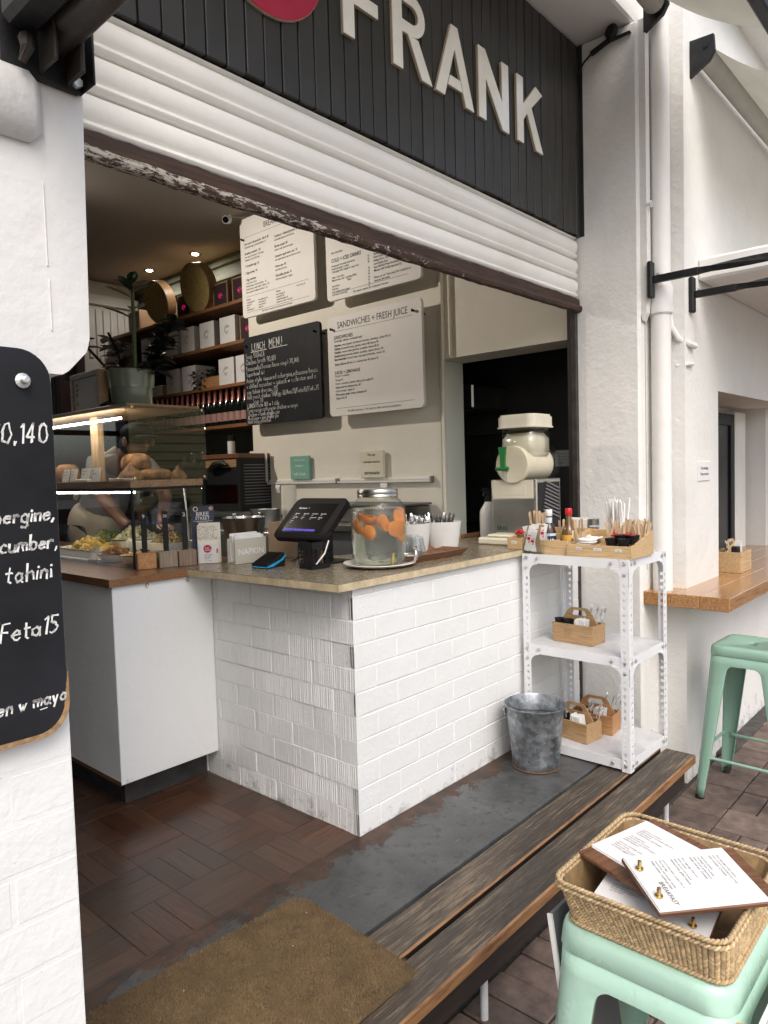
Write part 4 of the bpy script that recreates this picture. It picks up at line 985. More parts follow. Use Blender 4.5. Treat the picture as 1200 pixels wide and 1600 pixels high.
def menu_text(th, Lx, Wy, x0, seed, title, flip):
    random.seed(seed); mb = MB(); z = .0042
    words = ['Free range eggs', 'sourdough toast', 'with avocado', 'Croissant', 'butter and jam', 'yogurt + honey', 'granola', 'seasonal fruit', 'smoked trout', 'rye bread', 'fresh juice', 'grilled haloumi']
    rt, up = ((0, -1, 0), (1, 0, 0)) if not flip else ((0, 1, 0), (-1, 0, 0))
    # rows run along the board's width, stacked along its length
    xs = [x0 + .045 + i*.0072 for i in range(int((Lx - .085 - x0)/.0072))]
    for i, x in enumerate(xs):
        if i % 5 == 4: continue
        s = ', '.join(random.sample(words, random.choice((1, 2, 2, 3))))[:int(24 + Wy*90)]
        o = (x, Wy - .022, z) if not flip else (x, .022, z)
        mb.text(s, .0056 if i % 5 else .0066, o, rt, up, sx=.9)
    if title:
        o = (x0 + .030, .012, z) if flip else (x0 + .03, Wy - .012, z)
        mb.text(title, .0115, (x0 + .032, .040, z), (0, -1, 0), (1, 0, 0), align='CENTER')
    part('print', mb, M['ink_grey'], th, local=True)
def screw(th, x, y):
    mb = MB(); mb.lathe([(.007, 0), (.007, .003), (.004, .0035), (.0035, .016), (.001, .017)], (x, y, .0035), 10); part('screw', mb, M['brass'], th, local=True, smooth=True, sharp=40)
# top menu: measured corners
tm, _ = menu((-.606, -1.275, .537), (.136, -.127, .003), (.095, .109, .012), (.215, .148), 'menu clipboard lying on top of the basket pile, with two brass screws', wood_left=0)
menu_text(tm, .215, .148, .0, 4, 'BREAKFAST', False); screw(tm, .016, .035); screw(tm, .016, .108)
m2, _ = menu((-.545, -1.285, .505), (.03, .19, .012), (-.0, 0, 0), (.2, .15), 'x') if False else (None, None)
m2, _ = menu((-.533, -1.222, .517), (.165, -.05, .002), (.02, .15, .006), (.22, .155), 'menu clipboard under the top one, its wooden left end showing', wood_left=.030)
menu_text(m2, .22, .155, .02, 9, None, False)
m3, _ = menu((-.545, -1.33, .475), (.20, .02, .004), (-.02, .2, .010), (.22, .2), 'menu clipboard at the bottom of the basket, nearest the front rim', wood_left=.012)
menu_text(m3, .22, .2, .0, 14, None, False); screw(m3, .03, .03); screw(m3, .11, .012)

# sandwich boards hung over the stool
sb = thing('hanging_sign', 'white sign board hanging by string from the right side of the mint stool', 'sign', (-.4, -1.42, .05))
Mx = Matrix.Translation((-.42, -1.412, .385)) @ Matrix.Rotation(R_(10), 4, 'X')
mb = MB(); mb.box(-.13, .13, -.004, .004, -.30, 0, .001, M=Mx); part('board', mb, M['white_plastic'], sb)
mb = MB(); Mt = Mx @ Matrix.Translation((-.118, -.0046, -.04)); o = Mt @ Vector((0, 0, 0)); r1 = (Mt @ Vector((0, 0, -1))) - o; u1 = (Mt @ Vector((1, 0, 0))) - o
mb.chalk('PAY', .034, o, r1, u1, .0035, lift=.0005); part('lettering', mb, M['ink'], sb)
mb = MB(); mb.tube([(-.545, -1.352, .36), (-.535, -1.385, .362), (-.525, -1.412, .35), (-.52, -1.42, .33)], .0014, 5); part('string', mb, M['rattan'], sb)
sb2 = thing('hanging_sign', 'thin pale-edged board hanging on the left side of the mint stool', 'sign', (-.45, -1.02, 0))
Mx = Matrix.Translation((-.45, -1.035, .405)) @ Matrix.Rotation(R_(-8.5), 4, 'X')
mb = MB(); mb.box(-.082, .12, -.004, .004, -.50, 0, .001, M=Mx); part('board', mb, M['grey_plastic'], sb2)
mb = MB(); mb.box(-.087, -.082, -.005, .005, -.50, 0, M=Mx); part('frame', mb, M['white_plastic'], sb2)

# ================================================================== slotted-angle rack
rk = thing('metal_rack', 'white slotted-angle metal rack with three shelves standing on the bench', 'rack', (1.26, -.27, .002))
RX0, RX1, RY0, RY1 = 1.06, 1.465, -.52, -.03
def slotted(mb, a, dirn, w, z0, z1, nrm):
    """one flange of an angle post, with two staggered columns of slots"""
    n = int((z1 - z0)/.030); cell = (z1 - z0)/n
    for i in range(n):
        za = z0 + i*cell; s0 = za + cell*.22; s1 = za + cell*.70
        xs = [0, w*.42, w*.74, w]
        zs = [za, s0, s1, za + cell]
        # rounded-slot outline
        slot = [(xs[1], s0 + .002), (xs[1] + .002, s0), (xs[2] - .002, s0), (xs[2], s0 + .002), (xs[2], s1 - .002), (xs[2] - .002, s1), (xs[1] + .002, s1), (xs[1], s1 - .002)]
        outer = [(0, za), (0, za), (w, za), (w, za), (w, za + cell), (w, za + cell), (0, za + cell), (0, za + cell)]
        vs_ = [(a[0] + dirn[0]*p, a[1] + dirn[1]*p, q) for p, q in outer + slot]
        fs = []
        for k in range(8):
            l = (k + 1) % 8
            if outer[k] == outer[l]: fs.append((k, 8 + l, 8 + k))
            else: fs.append((k, l, 8 + l, 8 + k))
        mb.add(vs_, fs)
for x, y, dx, dy in ((RX0, RY0, 1, 1), (RX0, RY1, 1, -1), (RX1, RY0, -1, 1), (RX1, RY1, -1, -1)):
    mb = MB(); slotted(mb, (x, y), (dx, 0), .036, .003, .884, None); slotted(mb, (x, y), (0, dy), .036, .003, .884, None)
    part('post', mb, M['rack'], rk, solid=.0022)
for zt in (.884, .478, .050):
    mb = MB(); e = .004; mb.box(RX0 + e, RX1 - e, RY0 + e, RY1 - e, zt - .003, zt, .001)
    sp_ = part('shelf', mb, M['rack_shelf'], rk)
    mb = MB(); h = .040
    mb.box(RX0 + .0025, RX0 + .0045, RY0 + .003, RY1 - .003, zt - h, zt + .0004); mb.box(RX1 - .0045, RX1 - .0025, RY0 + .003, RY1 - .003, zt - h, zt + .0004)
    mb.box(RX0 + .0046, RX1 - .0046, RY0 + .0025, RY0 + .0045, zt - h, zt + .0004); mb.box(RX0 + .0046, RX1 - .0046, RY1 - .0045, RY1 - .0025, zt - h, zt + .0004)
    part('lip', mb, M['rack'], sp_)
    if zt > .1:
        for (yc, s) in ((RY0, 1), (RY1, -1)):
            for xx, d in ((RX0 - .0012, .002), (RX1 + .0012, -.002)):
                g_ = [(yc, zt - h + .001), (yc + s*.078, zt - h + .001)] + [(yc + s*(.036 + .038*(1 - math.sin(R_(a)))), zt - h - .038*(1 - math.cos(R_(a))) - .004) for a in range(0, 91, 15)] + [(yc, zt - h - .075)]
                mb = MB(); mb.prism(g_, 'x', xx, xx + d); part('gusset', mb, M['rack'], rk)
        for (xc, s) in ((RX0, 1), (RX1, -1)):
            g_ = [(xc, zt - h + .001), (xc + s*.078, zt - h + .001)] + [(xc + s*(.036 + .038*(1 - math.sin(R_(a)))), zt - h - .038*(1 - math.cos(R_(a))) - .004) for a in range(0, 91, 15)] + [(xc, zt - h - .075)]
            mb = MB(); mb.prism(g_, 'y', RY0 - .0012, RY0 + .001); part('gusset', mb, M['rack'], rk)
    for yy in ((RY0 + .018, RY0 + .075, RY1 - .075, RY1 - .018)):
        for zz in ((zt - .018,) if yy in (RY0 + .075, RY1 - .075) else (zt - .018, zt - .062)):
            if zt < .1 and zz < 0: continue
            mb = MB(); mb.lathe([(.0075, 0), (.0075, .003), (.004, .0045), (.001, .005)], (0, 0, 0), 10, M=Matrix.Translation((RX0 - .0015, yy, zz)) @ Matrix.Rotation(R_(-90), 4, 'Y')); part('bolt', mb, M['bolt'], rk)
    for xx in (RX0 + .02, RX0 + .06, RX1 - .05, RX1 - .02):
        mb = MB(); mb.lathe([(.0075, 0), (.0075, .003), (.004, .0045), (.001, .005)], (0, 0, 0), 10, M=Matrix.Translation((xx, RY0 - .0015, zt - .018)) @ Matrix.Rotation(R_(90), 4, 'X')); part('bolt', mb, M['bolt'], rk)

# ================================================================== zinc bucket
bu = thing('zinc_bucket', 'dented galvanised zinc bucket on the step beside the rack', 'bucket', (.905, -.172, .004))
def wobb(a, z): return 1 + (.012*math.sin(3*a + 1) + .022*math.sin(2*a + .4))*min(1, max(0, z/.26))**2
prof = [(.001, .016), (.090, .016), (.094, .018)] 
outer_ = [(.0, .012), (.092, .012), (.096, .002), (.099, .004), (.0995, .03), (.110, .145), (.1125, .150), (.1115, .156), (.114, .162), (.113, .168), (.1155, .174), (.1165, .20), (.128, .258), (.132, .262), (.1325, .267), (.129, .269), (.126, .264)]
inner_ = [(.114, .2), (.105, .12), (.097, .03), (.001, .018)]
mb = MB(); mb.lathe(outer_ + inner_, (.905, -.172, .004), 48, wob=wobb); part('body', mb, M['galv'], bu, smooth=True, sharp=60)
for a in (R_(-60), R_(120)):
    mb = MB(); p = Vector((.905 + .123*math.cos(a), -.172 + .123*math.sin(a), .245)); Mx = Matrix.Translation(p) @ Matrix.Rotation(a, 4, 'Z')
    mb.box(-.002, .006, -.03, .03, -.022, .012, .003, M=Mx); mb.lathe([(.005, 0), (.005, .004), (.001, .006)], (0, 0, 0), 8, M=Mx @ Matrix.Translation((.006, -.018, 0)) @ Matrix.Rotation(R_(90), 4, 'Y')); mb.lathe([(.005, 0), (.005, .004), (.001, .006)], (0, 0, 0), 8, M=Mx @ Matrix.Translation((.006, .018, 0)) @ Matrix.Rotation(R_(90), 4, 'Y')); part('handle_lug', mb, M['galv'], bu)
mb = MB(); mb.tube([(.905 + .100*math.cos(a*.1309), -.172 + .100*math.sin(a*.1309), .0085) for a in range(48)], .003, 6, closed=True); part('base_seam', mb, M['rust'], bu, smooth=True)
mb = MB(); a1 = R_(-60); mb.tube([(.905 + .112*math.cos(a), -.172 + .112*math.sin(a), .235 - .03*math.sin((a - R_(-60)))) for a in [R_(-60 + 180*i/24) for i in range(25)]], .0028, 6); part('handle', mb, M['dark_steel'], bu, smooth=True)

# ================================================================== cutlery caddies on the rack
def caddy(label, loc, rz, wood_, contents=True, w=.115, l=.20, h=.085, logo=False, handle='end'):
    """open wooden box: long side along local Y; divider with an arched cut-out handle"""
    th = thing('cutlery_caddy', label, 'cutlery caddy', loc, rz, 'wooden cutlery caddies'); t_ = .007
    mb = MB(); mb.box(-w/2, -w/2 + t_, -l/2, l/2, 0, h, .001); mb.box(w/2 - t_, w/2, -l/2, l/2, 0, h, .001)
    mb.box(-w/2 + t_, w/2 - t_, -l/2, -l/2 + t_, 0, h - .0005, .001); mb.box(-w/2 + t_, w/2 - t_, l/2 - t_, l/2, 0, h - .0005, .001); mb.box(-w/2 + t_, w/2 - t_, -l/2 + t_, l/2 - t_, .002, .008); part('box', mb, wood_, th, local=True)
    hh = h + .065; a0, a1 = -l/2 + t_ + .0005, l/2 - t_ - .0005
    arch = [(a0, .008), (a1, .008), (a1, h - .005), (a1 - .035, hh - .015), (a1 - .05, hh - .003), (a1 - .06, hh), (a0 + .06, hh), (a0 + .05, hh - .003), (a0 + .035, hh - .015), (a0, h - .005)]
    hole = [(a0 + .060, hh - .036), (a1 - .060, hh - .036), (a1 - .054, hh - .030), (a1 - .062, hh - .014), (a1 - .07, hh - .011), (a0 + .07, hh - .011), (a0 + .062, hh - .014), (a0 + .054, hh - .030)]
    # build the handle plate as strips round the hole
    mb = MB(); top = [arch[3], arch[4], arch[5], arch[6], arch[7], arch[8]]; ht = [hole[2], hole[3], hole[4], hole[5], hole[6], hole[7]]
    for i in range(5): mb.prism([top[i], top[i+1], ht[i+1], ht[i]], 'x', .004, .012)
    mb.prism([(a0, .008), (a1, .008), (a1, h - .005), arch[3], hole[2], hole[1], hole[0], hole[7], arch[8], (a0, h - .005)], 'x', .004, .012); part('handle_divider', mb, wood_, th, local=True)
    if logo:
        mb = MB(); mb.tube([(-w/2 - .0004, .02 + .02*math.cos(a*.2618), .045 + .02*math.sin(a*.2618)) for a in range(24)], .0005, 4, closed=True)
        mb.text('CAFE', .009, (-w/2 - .0006, .034, .048), (0, -1, 0), (0, 0, 1), bold=.01); mb.text('FRANK', .0085, (-w/2 - .0006, .034, .037), (0, -1, 0), (0, 0, 1), bold=.01); part('stamp', mb, M['kraft'], th, local=True)
    return th
def cad_contents(loc, rz, where, l=.20, h=.085, cups=2):
    Mx0 = Matrix.Translation(loc) @ Matrix.Rotation(rz, 4, 'Z')
    mb = MB(); random.seed(hash(where) % 97 if 0 else len(where))
    for k in range(5): mb.box(-.048, -.004, -.06 + .0, .0, .02 + k*.0, .0, 0) if 0 else None
    for k in range(6):
        Mt = Mx0 @ Matrix.Translation((-.028, -.055 + k*.009, h + .004)) @ Matrix.Rotation(random.uniform(-.12, .12), 4, 'X') @ Matrix.Rotation(random.uniform(-.1, .1), 4, 'Y')
        mb.box(-.021, .024, -.003, .003, -.075, .018 + random.uniform(0, .006), .002, M=Mt)
    single('paper_napkins', mb, M['paper'], 'folded white paper napkins standing in ' + where, 'napkins', group='napkins in the caddies')
    for k in range(cups):
        mb = MB(); c = Mx0 @ Vector((-.027, .035 + k*.045 - .0, h - .034)); mb.lathe([(.017, 0), (.0195, .03), (.0225, .046), (.0235, .049), (.022, .049), (.019, .035), (.001, .03)], c, 16); single('condiment_pot', mb, M['black'], ('left' if k else 'right') + ' black lidded pot in ' + where, 'condiment pot', group='black condiment pots', smooth=True)
    for k in range(4):
        mb = MB(); Mt = Mx0 @ Matrix.Translation((.032 + random.uniform(-.012, .012), -.07 + k*.018, .012)) @ Matrix.Rotation(random.uniform(.15, .45), 4, 'X') @ Matrix.Rotation(random.uniform(-.2, .2), 4, 'Y')
        fork(mb, Mt, .155, k % 2); single('cutlery', mb, M['chrome'], ('steel fork' if k % 2 else 'steel spoon') + f" {['lowest', 'second', 'third', 'last'][k]} in " + where, 'cutlery', group='cutlery in the caddies', smooth=True, sharp=50)
def fork(mb, Mt, L_=.17, kind=0, w=.006):
    mb.box(-w/2, w/2, -.001, .001, 0, L_*.68, .0008, M=Mt)
    if kind == 0:
        vs_ = []; n = 10
        mb.blob((0, 0, L_*.85), .0125, .003, L_*.17, 8, 6, M=Mt)
    else:
        mb.box(-.010, .010, -.001, .001, L_*.67, L_*.78, .0008, M=Mt)
        for i in range(4): mb.box(-.010 + i*.0057, -.0075 + i*.0057, -.001, .001, L_*.775, L_, .0005, M=Mt)
caddy('oak cutlery caddy with round stamp on the rack\'s middle shelf', (1.228, -.213, .4795), R_(-4), M['oak'], logo=True)
cad_contents((1.228, -.213, .4795), R_(-4), 'the middle shelf caddy', cups=2)
caddy('front oak cutlery caddy with napkins on the rack\'s bottom shelf', (1.197, -.205, .0515), R_(-8), M['oak'], logo=True)
cad_contents((1.197, -.205, .0515), R_(-8), 'the front bottom-shelf caddy', cups=2)
caddy('reddish wooden caddy behind the other one on the rack\'s bottom shelf', (1.338, -.235, .0515), R_(6), M['oak2'])
cad_contents((1.338, -.235, .0515), R_(6), 'the reddish rear caddy', cups=1)

ZC = .9005
# ================================================================== juice jar on its plate
pl_ = single('serving_plate', MB().lathe([(.001, 0), (.09, 0), (.125, .006), (.143, .014), (.143, .017), (.124, .011), (.09, .007), (.001, .007)], (.335, .175, ZC), 48), M['porcelain'], 'flat white round plate under the glass drinks dispenser', 'plate', smooth=True)
jar = thing('drinks_dispenser', 'large glass jar drinks dispenser of water with orange pieces and a metal lid', 'drinks dispenser', (.335, .175, ZC + .008))
JC = (.335, .175, ZC + .008)
def sq(a, z): return 1 + .035*max(0, (abs(math.sin(2*a))) - .35)
jp = [(.088, .0), (.098, .006), (.104, .02), (.106, .05), (.106, .19), (.105, .21), (.099, .232), (.087, .248), (.078, .256), (.076, .262), (.076, .285)]
mb = MB(); mb.shell(jp, JC, 56, wob=sq); mb.add([(JC[0] + .09*math.cos(a*math.pi/28), JC[1] + .09*math.sin(a*math.pi/28), JC[2] + .002) for a in range(56)], [tuple(range(56))[::-1]]); part('glass_jar', mb, M['glass_jar'], jar, smooth=True, sharp=60)
def m_water():
    m, nt, b = newmat('fruit_water'); b.inputs['Base Color'].default_value = (.95, .96, .90, 1); b.inputs['Transmission Weight'].default_value = .93; b.inputs['Roughness'].default_value = .10; b.inputs['IOR'].default_value = 1.25
    bumpn(nt, b, noise(nt, coords(nt, (1, 1, .25)), 40, 3), .35, .01); return m
M['water'] = m_water()
mb = MB(); mb.lathe([(.001, .006), (.085, .006), (.098, .018), (.1025, .05), (.1025, .19), (.1015, .208), (.098, .220), (.001, .2205)], JC, 48, wob=sq); part('water', mb, M['water'], jar, smooth=True, sharp=60)
random.seed(21)
for (dx, dy, dz, r, rot, mt) in ((-.050, .040, .150, .040, (70, 10, 40), 'orange'), (-.058, -.010, .128, .036, (95, -20, 75), 'orange'), (-.03, -.055, .165, .040, (80, 25, 20), 'orange'), (.02, -.068, .140, .040, (100, 10, -10), 'orange'), (.062, -.045, .178, .038, (80, 40, -20), 'orange'), (.045, -.055, .118, .036, (60, 50, 0), 'orange'), (-.02, .02, .185, .042, (20, 10, 0), 'orange'), (.03, .02, .17, .042, (10, 30, 0), 'orange'), (.0, -.06, .022, .028, (95, 5, 45), 'lemon')):
    mb = MB(); Mx = Matrix.Translation(Vector(JC) + Vector((dx, dy, dz))) @ Euler([R_(q) for q in rot]).to_matrix().to_4x4()
    if mt == 'lemon': mb.lathe([(.001, -.004), (r*.7, -.004), (r, 0), (r*.92, .006), (.001, .007)], seg=18, M=Mx)
    else:   # half an orange: domed rind and a flat cut face
        mb.lathe([(.001, -r*.62), (r*.45, -r*.55), (r*.8, -r*.32), (r*.98, -.004), (r, .002), (r*.9, .004), (r*.15, .002), (.001, .002)], seg=22, M=Mx, sy=.82)
    part('fruit_piece', mb, M[mt], jar, smooth=True, sharp=50)
mb = MB(); mb.lathe([(.0772, .262), (.0795, .264), (.0795, .271), (.078, .273), (.0795, .275), (.0795, .288), (.077, .292), (.071, .293), (.001, .293)], JC, 48); part('lid', mb, M['steel'], jar, smooth=True, sharp=40)
mb = MB(); TP = Vector((.405, .075, ZC + .042)); dv = Vector((.62, -.78, 0)).normalized()
mb.tube([Vector(JC) + Vector((.062, -.078, .034)), TP + dv*.018], .008, 10); mb.lathe([(.006, -.022), (.008, -.018), (.0095, .006), (.006, .014), (.004, .022), (.007, .026), (.008, .036), (.001, .037)], TP + dv*.02, 12); mb.tube([TP + dv*.02 + Vector((0, 0, .03)), TP + dv*.034 + Vector((.0, 0, .034))], .003, 6); part('tap', mb, M['chrome'], jar, smooth=True, sharp=50)

# wooden tray with tumblers
tr = thing('wooden_tray', 'dark wooden tray with raised rim holding tumblers behind the dispenser tap', 'tray', (.62, .19, ZC))
mb = MB(); base = rrect(.42, .80, .105, .27, .02, 4); top_ = rrect(.395, .825, .085, .29, .02, 4); topi = rrect(.403, .817, .093, .282, .018, 4); bi_ = rrect(.425, .795, .11, .265, .018, 4); n = len(base)
vs_ = [(a, b, ZC) for a, b in base] + [(a, b, ZC + .028) for a, b in top_] + [(a, b, ZC + .028) for a, b in topi] + [(a, b, ZC + .010) for a, b in bi_]
fs = [(r*n + k, r*n + (k+1) % n, (r+1)*n + (k+1) % n, (r+1)*n + k) for r in range(3) for k in range(n)] + [tuple(range(n))[::-1], tuple(range(3*n, 4*n))]
mb.add(vs_, fs); part('tray_body', mb, M['tray_wood'], tr)
def tumbler(c, label):
    mb = MB(); mb.lathe([(.035, 0), (.037, .002), (.037, .028), (.034, .032), (.034, .05), (.031, .056), (.027, .085), (.024, .09), (.001, .091)], c, 20); mb.shell([(.034, .001), (.034, .03), (.031, .05), (.024, .082), (.001, .083)], c, 20); single('tumbler', mb, M['glass_cup'], label, 'glass', group='upturned tumblers', smooth=True, sharp=50)
for i, (x, y) in enumerate(((.455, .15), (.52, .135), (.50, .215), (.575, .2))):
    tumbler((x, y, ZC + .0105), ['upturned tumbler nearest the dispenser tap', 'upturned tumbler at the front of the tray', 'upturned tumbler behind, hidden partly by the jar', 'upturned tumbler farthest along the tray'][i])

# white pots of cutlery
def cut_pot(c, label, r0, r1, h, mt='white_bucket', n=16, dark=False):
    th = thing('cutlery_pot', label, 'pot', c, 0, 'cutlery pots'); mb = MB(); mb.lathe([(.001, 0), (r0, 0), (r0 + .001, .003), (r1, h), (r1 - .004, h), (r0 - .004, .01), (.001, .009)], c, 36); part('pot', mb, M[mt], th, smooth=True, sharp=40)
    return th
pot1 = cut_pot((.875, .275, ZC), 'white pot of dark-handled cutlery, the right one of two', .068, .088, .135)
pot2 = cut_pot((.73, .335, ZC), 'white pot of shiny forks and spoons, the left one of two', .068, .088, .135)
random.seed(31)
for pi, (c, nm) in enumerate(((Vector((.875, .275, ZC)), 'right white pot'), (Vector((.73, .335, ZC)), 'left white pot'))):
    for k in range(13):
        a = random.uniform(0, 6.28); r = random.uniform(.01, .055); tl = random.uniform(.05, .35)
        p = c + Vector((r*math.cos(a), r*math.sin(a), .03)); Mx = Matrix.Translation(p) @ Matrix.Rotation(a, 4, 'Z') @ Matrix.Rotation(tl, 4, 'Y') @ Matrix.Rotation(random.uniform(0, 3), 4, 'Z')
        mb = MB(); fork(mb, Mx, random.uniform(.125, .150), 0 if (pi == 0 or k % 3) else 1, .008)
        single('cutlery', mb, M['dark_steel'] if pi == 0 else M['chrome'], 'steel spoon or fork standing among others in the ' + nm, 'cutlery', group='cutlery in the ' + nm, smooth=True, sharp=50)

# ================================================================== tablet till
tb = thing('tablet_till', 'black tablet till on a stand with a dark screen and blue buttons', 'tablet', (.30, .47, ZC))
Xv = Vector((.02, -1, 0)).normalized(); up_ = Vector((.72, .02, .69)).normalized(); nn = Xv.cross(up_)
if nn.x > 0: nn = -nn
oc = Vector((.235, .455, 1.086)); Mx = Matrix((Xv, up_, nn)).transposed().to_4x4(); Mx.translation = oc
rr_ = rrect(-.152, .152, -.112, .112, .035, 8)
mb = MB(); mb.prism(rr_, 'z', -.016, .004, 0, M=Mx); mb.prism(rrect(-.149, .149, -.109, .109, .033, 8), 'z', .004, .007, 0, M=Mx)
for s in ((-.153, .02), (.153, .02), (.153, -.05)): mb.lathe([(.006, -.012), (.006, .0), (.001, .001)], seg=10, M=Mx @ Matrix.Translation((s[0], s[1], 0)))
part('casing', mb, M['casing'], tb)
mb = MB(); mb.prism(rrect(-.113, .113, -.078, .078, .006, 3), 'z', .0071, .0078, 0, M=Mx); part('screen', mb, M['black_gloss'], tb)
mb = MB()
for k in range(3): mb.prism(rrect(-.108 + k*.062, -.048 + k*.062, -.073, -.062, .003, 3), 'z', .0079, .0082, 0, M=Mx)
part('blue_button', mb, M['screen_blue'], tb)
o = Mx @ Vector((0, 0, .0083)); mb = MB()
def st(s, x, y, sz): mb.text(s, sz, Mx @ Vector((x, y, .0083)), Xv, up_, bold=.01)
st('Espresso', -.098, .047, .013); st('120', -.045, .05, .006)
for i, ws in enumerate((('Espresso', 'Macchiato', 'Americano', 'Flat white'), ('Cortado', 'Latte', 'Cappuccino', 'Mocha'), ('Filter',))):
    for j, w_ in enumerate(ws): st(w_, -.098 + j*.05, .018 - i*.020, .0075); st(['single', 'double', 'large', 'small'][(i + j) % 4], -.098 + j*.05, .011 - i*.020, .005)
part('screen_text', mb, M['screen_text'], tb)
mb = MB(); mb.box(.30, .345, .44, .49, ZC + .004, 1.075, .004); mb.box(.24, .40, .39, .55, ZC, ZC + .006, .003); mb.tube([(.3, .465, 1.06), (.262, .462, 1.078)], .018, 10); part('stand', mb, M['black'], tb)
mb = MB(); mb.tube([(.30, .51, 1.05), (.285, .56, .97), (.26, .575, .915), (.25, .60, .904), (.34, .66, .904), (.40, .70, .903)], .0028, 6); part('cable', mb, M['black_rubber'], tb, smooth=True)

# wire card basket
cr = thing('card_basket', 'small black wire basket of cards in front of the tablet', 'basket', (.165, .365, ZC))
bx0_, bx1_, by0_, by1_ = .115, .205, .315, .40
mb = MB(); Rm = Matrix.Translation((.165, .365, 0)) @ Matrix.Rotation(R_(-4), 4, 'Z') @ Matrix.Translation((-.165, -.365, 0))
mb.box(bx0_, bx1_, by0_, by1_, ZC, ZC + .018, .002, M=Rm)
for z in (.03, .045, .06, .075): 
    for a, b in (((bx0_, by0_), (bx1_, by0_)), ((bx1_, by0_), (bx1_, by1_)), ((bx1_, by1_), (bx0_, by1_)), ((bx0_, by1_), (bx0_, by0_))):
        mb.tube([Rm @ Vector((*a, ZC + z)), Rm @ Vector((*b, ZC + z))], .0015, 5)
for i in range(6):
    q = i/5
    for p in ((bx0_ + (bx1_-bx0_)*q, by0_), (bx0_ + (bx1_-bx0_)*q, by1_), (bx0_, by0_ + (by1_-by0_)*q), (bx1_, by0_ + (by1_-by0_)*q)): mb.tube([Rm @ Vector((*p, ZC + .015)), Rm @ Vector((*p, ZC + .095))], .0015, 5)
for a, b in (((bx0_, by0_), (bx1_, by0_)), ((bx1_, by0_), (bx1_, by1_)), ((bx1_, by1_), (bx0_, by1_)), ((bx0_, by1_), (bx0_, by0_))):
    p, q = Rm @ Vector((*a, 0)), Rm @ Vector((*b, 0)); mb.quad((p.x, p.y, ZC + .08), (q.x, q.y, ZC + .08), (q.x, q.y, ZC + .105), (p.x, p.y, ZC + .105))
part('wire_frame', mb, M['black'], cr)
for k, (xx, mt) in enumerate(((.13, 'frame_pic'), (.15, 'navy'), (.172, 'kraft'))):
    mb = MB(); mb.box(xx, xx + .003, .325, .392, ZC + .02, ZC + .085, M=Rm); single('card', mb, M[mt], ['dark card at the front of the wire basket', 'navy card in the middle of the wire basket', 'brown card at the back of the wire basket'][k], 'card')
mb = MB(); mb.tube([(.178, .318, ZC + .02), (.150, .296, ZC + .06), (.165, .30, ZC + .1), (.185, .322, ZC + .115)][0:0] + [(.118, .305, ZC + .022), (.16, .300, ZC + .06), (.185, .302, ZC + .108)], .003, 6); single('pen', mb, M['white_plastic'], 'white pen leaning on the black wire basket', 'pen', smooth=True)

# card machine
cm = thing('card_reader', 'black and cyan card payment terminal beside the napkin holder', 'card reader', (.085, .545, ZC))
Mx = Matrix.Translation((.085, .55, ZC)) @ Matrix.Rotation(R_(8), 4, 'Z')
mb = MB(); mb.prism([(-.05, 0), (.05, 0), (.055, .05), (.045, .056), (-.052, .018)], 'y', -.042, .042, M=Mx); part('body', mb, M['black'], cm)
mb = MB(); mb.prism([(-.0525, .004), (-.0495, .010), (.03, .030), (.052, .046), (.056, .052), (.054, .040), (.04, .026), (-.02, .006)], 'y', -.0435, .0435, M=Mx); part('cyan_band', mb, M['cyan'], cm)
mb = MB(); mb.prism([(-.045, .0225), (-.04, .0255), (.04, .0555), (.036, .0535)], 'y', -.036, .036, M=Mx); part('screen', mb, M['black_gloss'], cm)

# napkin holder
nh = thing('napkin_holder', 'cream wooden napkin holder with the cut-out word NAPKIN', 'napkin holder', (.1, .73, ZC))
A_ = Vector((.062, .735, ZC)); Mx = Matrix.Translation(A_) @ Matrix.Rotation(R_(-3), 4, 'Z')
mb = MB(); mb.box(-.002, .155, -.002, .004, 0, .105, .001, M=Mx); mb.box(-.002, .155, .052, .058, 0, .105, .001, M=Mx); mb.box(-.002, .155, .004, .052, 0, .006, M=Mx)
part('holder', mb, pbr('grey_cream_board', (.50, .47, .39), .6, .05, 8), nh)
mb = MB(); o = Mx @ Vector((.077, -.003, .038)); mb.text('NAPKIN', .036, o, (Mx.to_3x3() @ Vector((1, 0, 0))), (0, 0, 1), align='CENTER', bold=.012); part('lettering', mb, M['paper'], nh)
mb = MB(); random.seed(8)
for k in range(8): mb.box(.004 + random.uniform(0, .012), .14 + random.uniform(0, .01), .007 + k*.0055, .010 + k*.0055, .008, .115 + .012*random.random(), .001, M=Mx)
single('paper_napkins', mb, M['paper'], 'stack of white paper napkins in the cream NAPKIN holder', 'napkins')

# flyers
fl = thing('flyer_holder', 'clear holder of white flyers with a round crimson logo', 'leaflet holder', (.02, .88, ZC))
Mx = Matrix.Translation((-.005, .915, ZC)) @ Matrix.Rotation(R_(-38), 4, 'Z')
mb = MB()
for k in range(10): mb.box(.004 + k*.0008, .092 + k*.0008, .006 + k*.0042, .0085 + k*.0042, .0, .16 + .0012*k, M=Mx)
part('flyers', mb, M['paper_cream'], fl)
mb = MB(); mb.box(.008, .090, -.001, .003, .0, .085, .001, M=Mx); part('front_card', mb, M['paper'], fl)
mb = MB(); mb.prism([(.045 + .017*math.cos(R_(a)), .062 + .017*math.sin(R_(a))) for a in range(0, 360, 20)], 'y', -.0022, -.0011, M=Mx); mb.prism([(.078 + .017*math.cos(R_(a)), .05 + .017*math.sin(R_(a))) for a in range(-90, 91, 20)][0:0] + [(.082, .04), (.088, .045), (.088, .062), (.082, .06)], 'y', -.0022, -.0011, M=Mx); part('logo', mb, M['red'], fl)
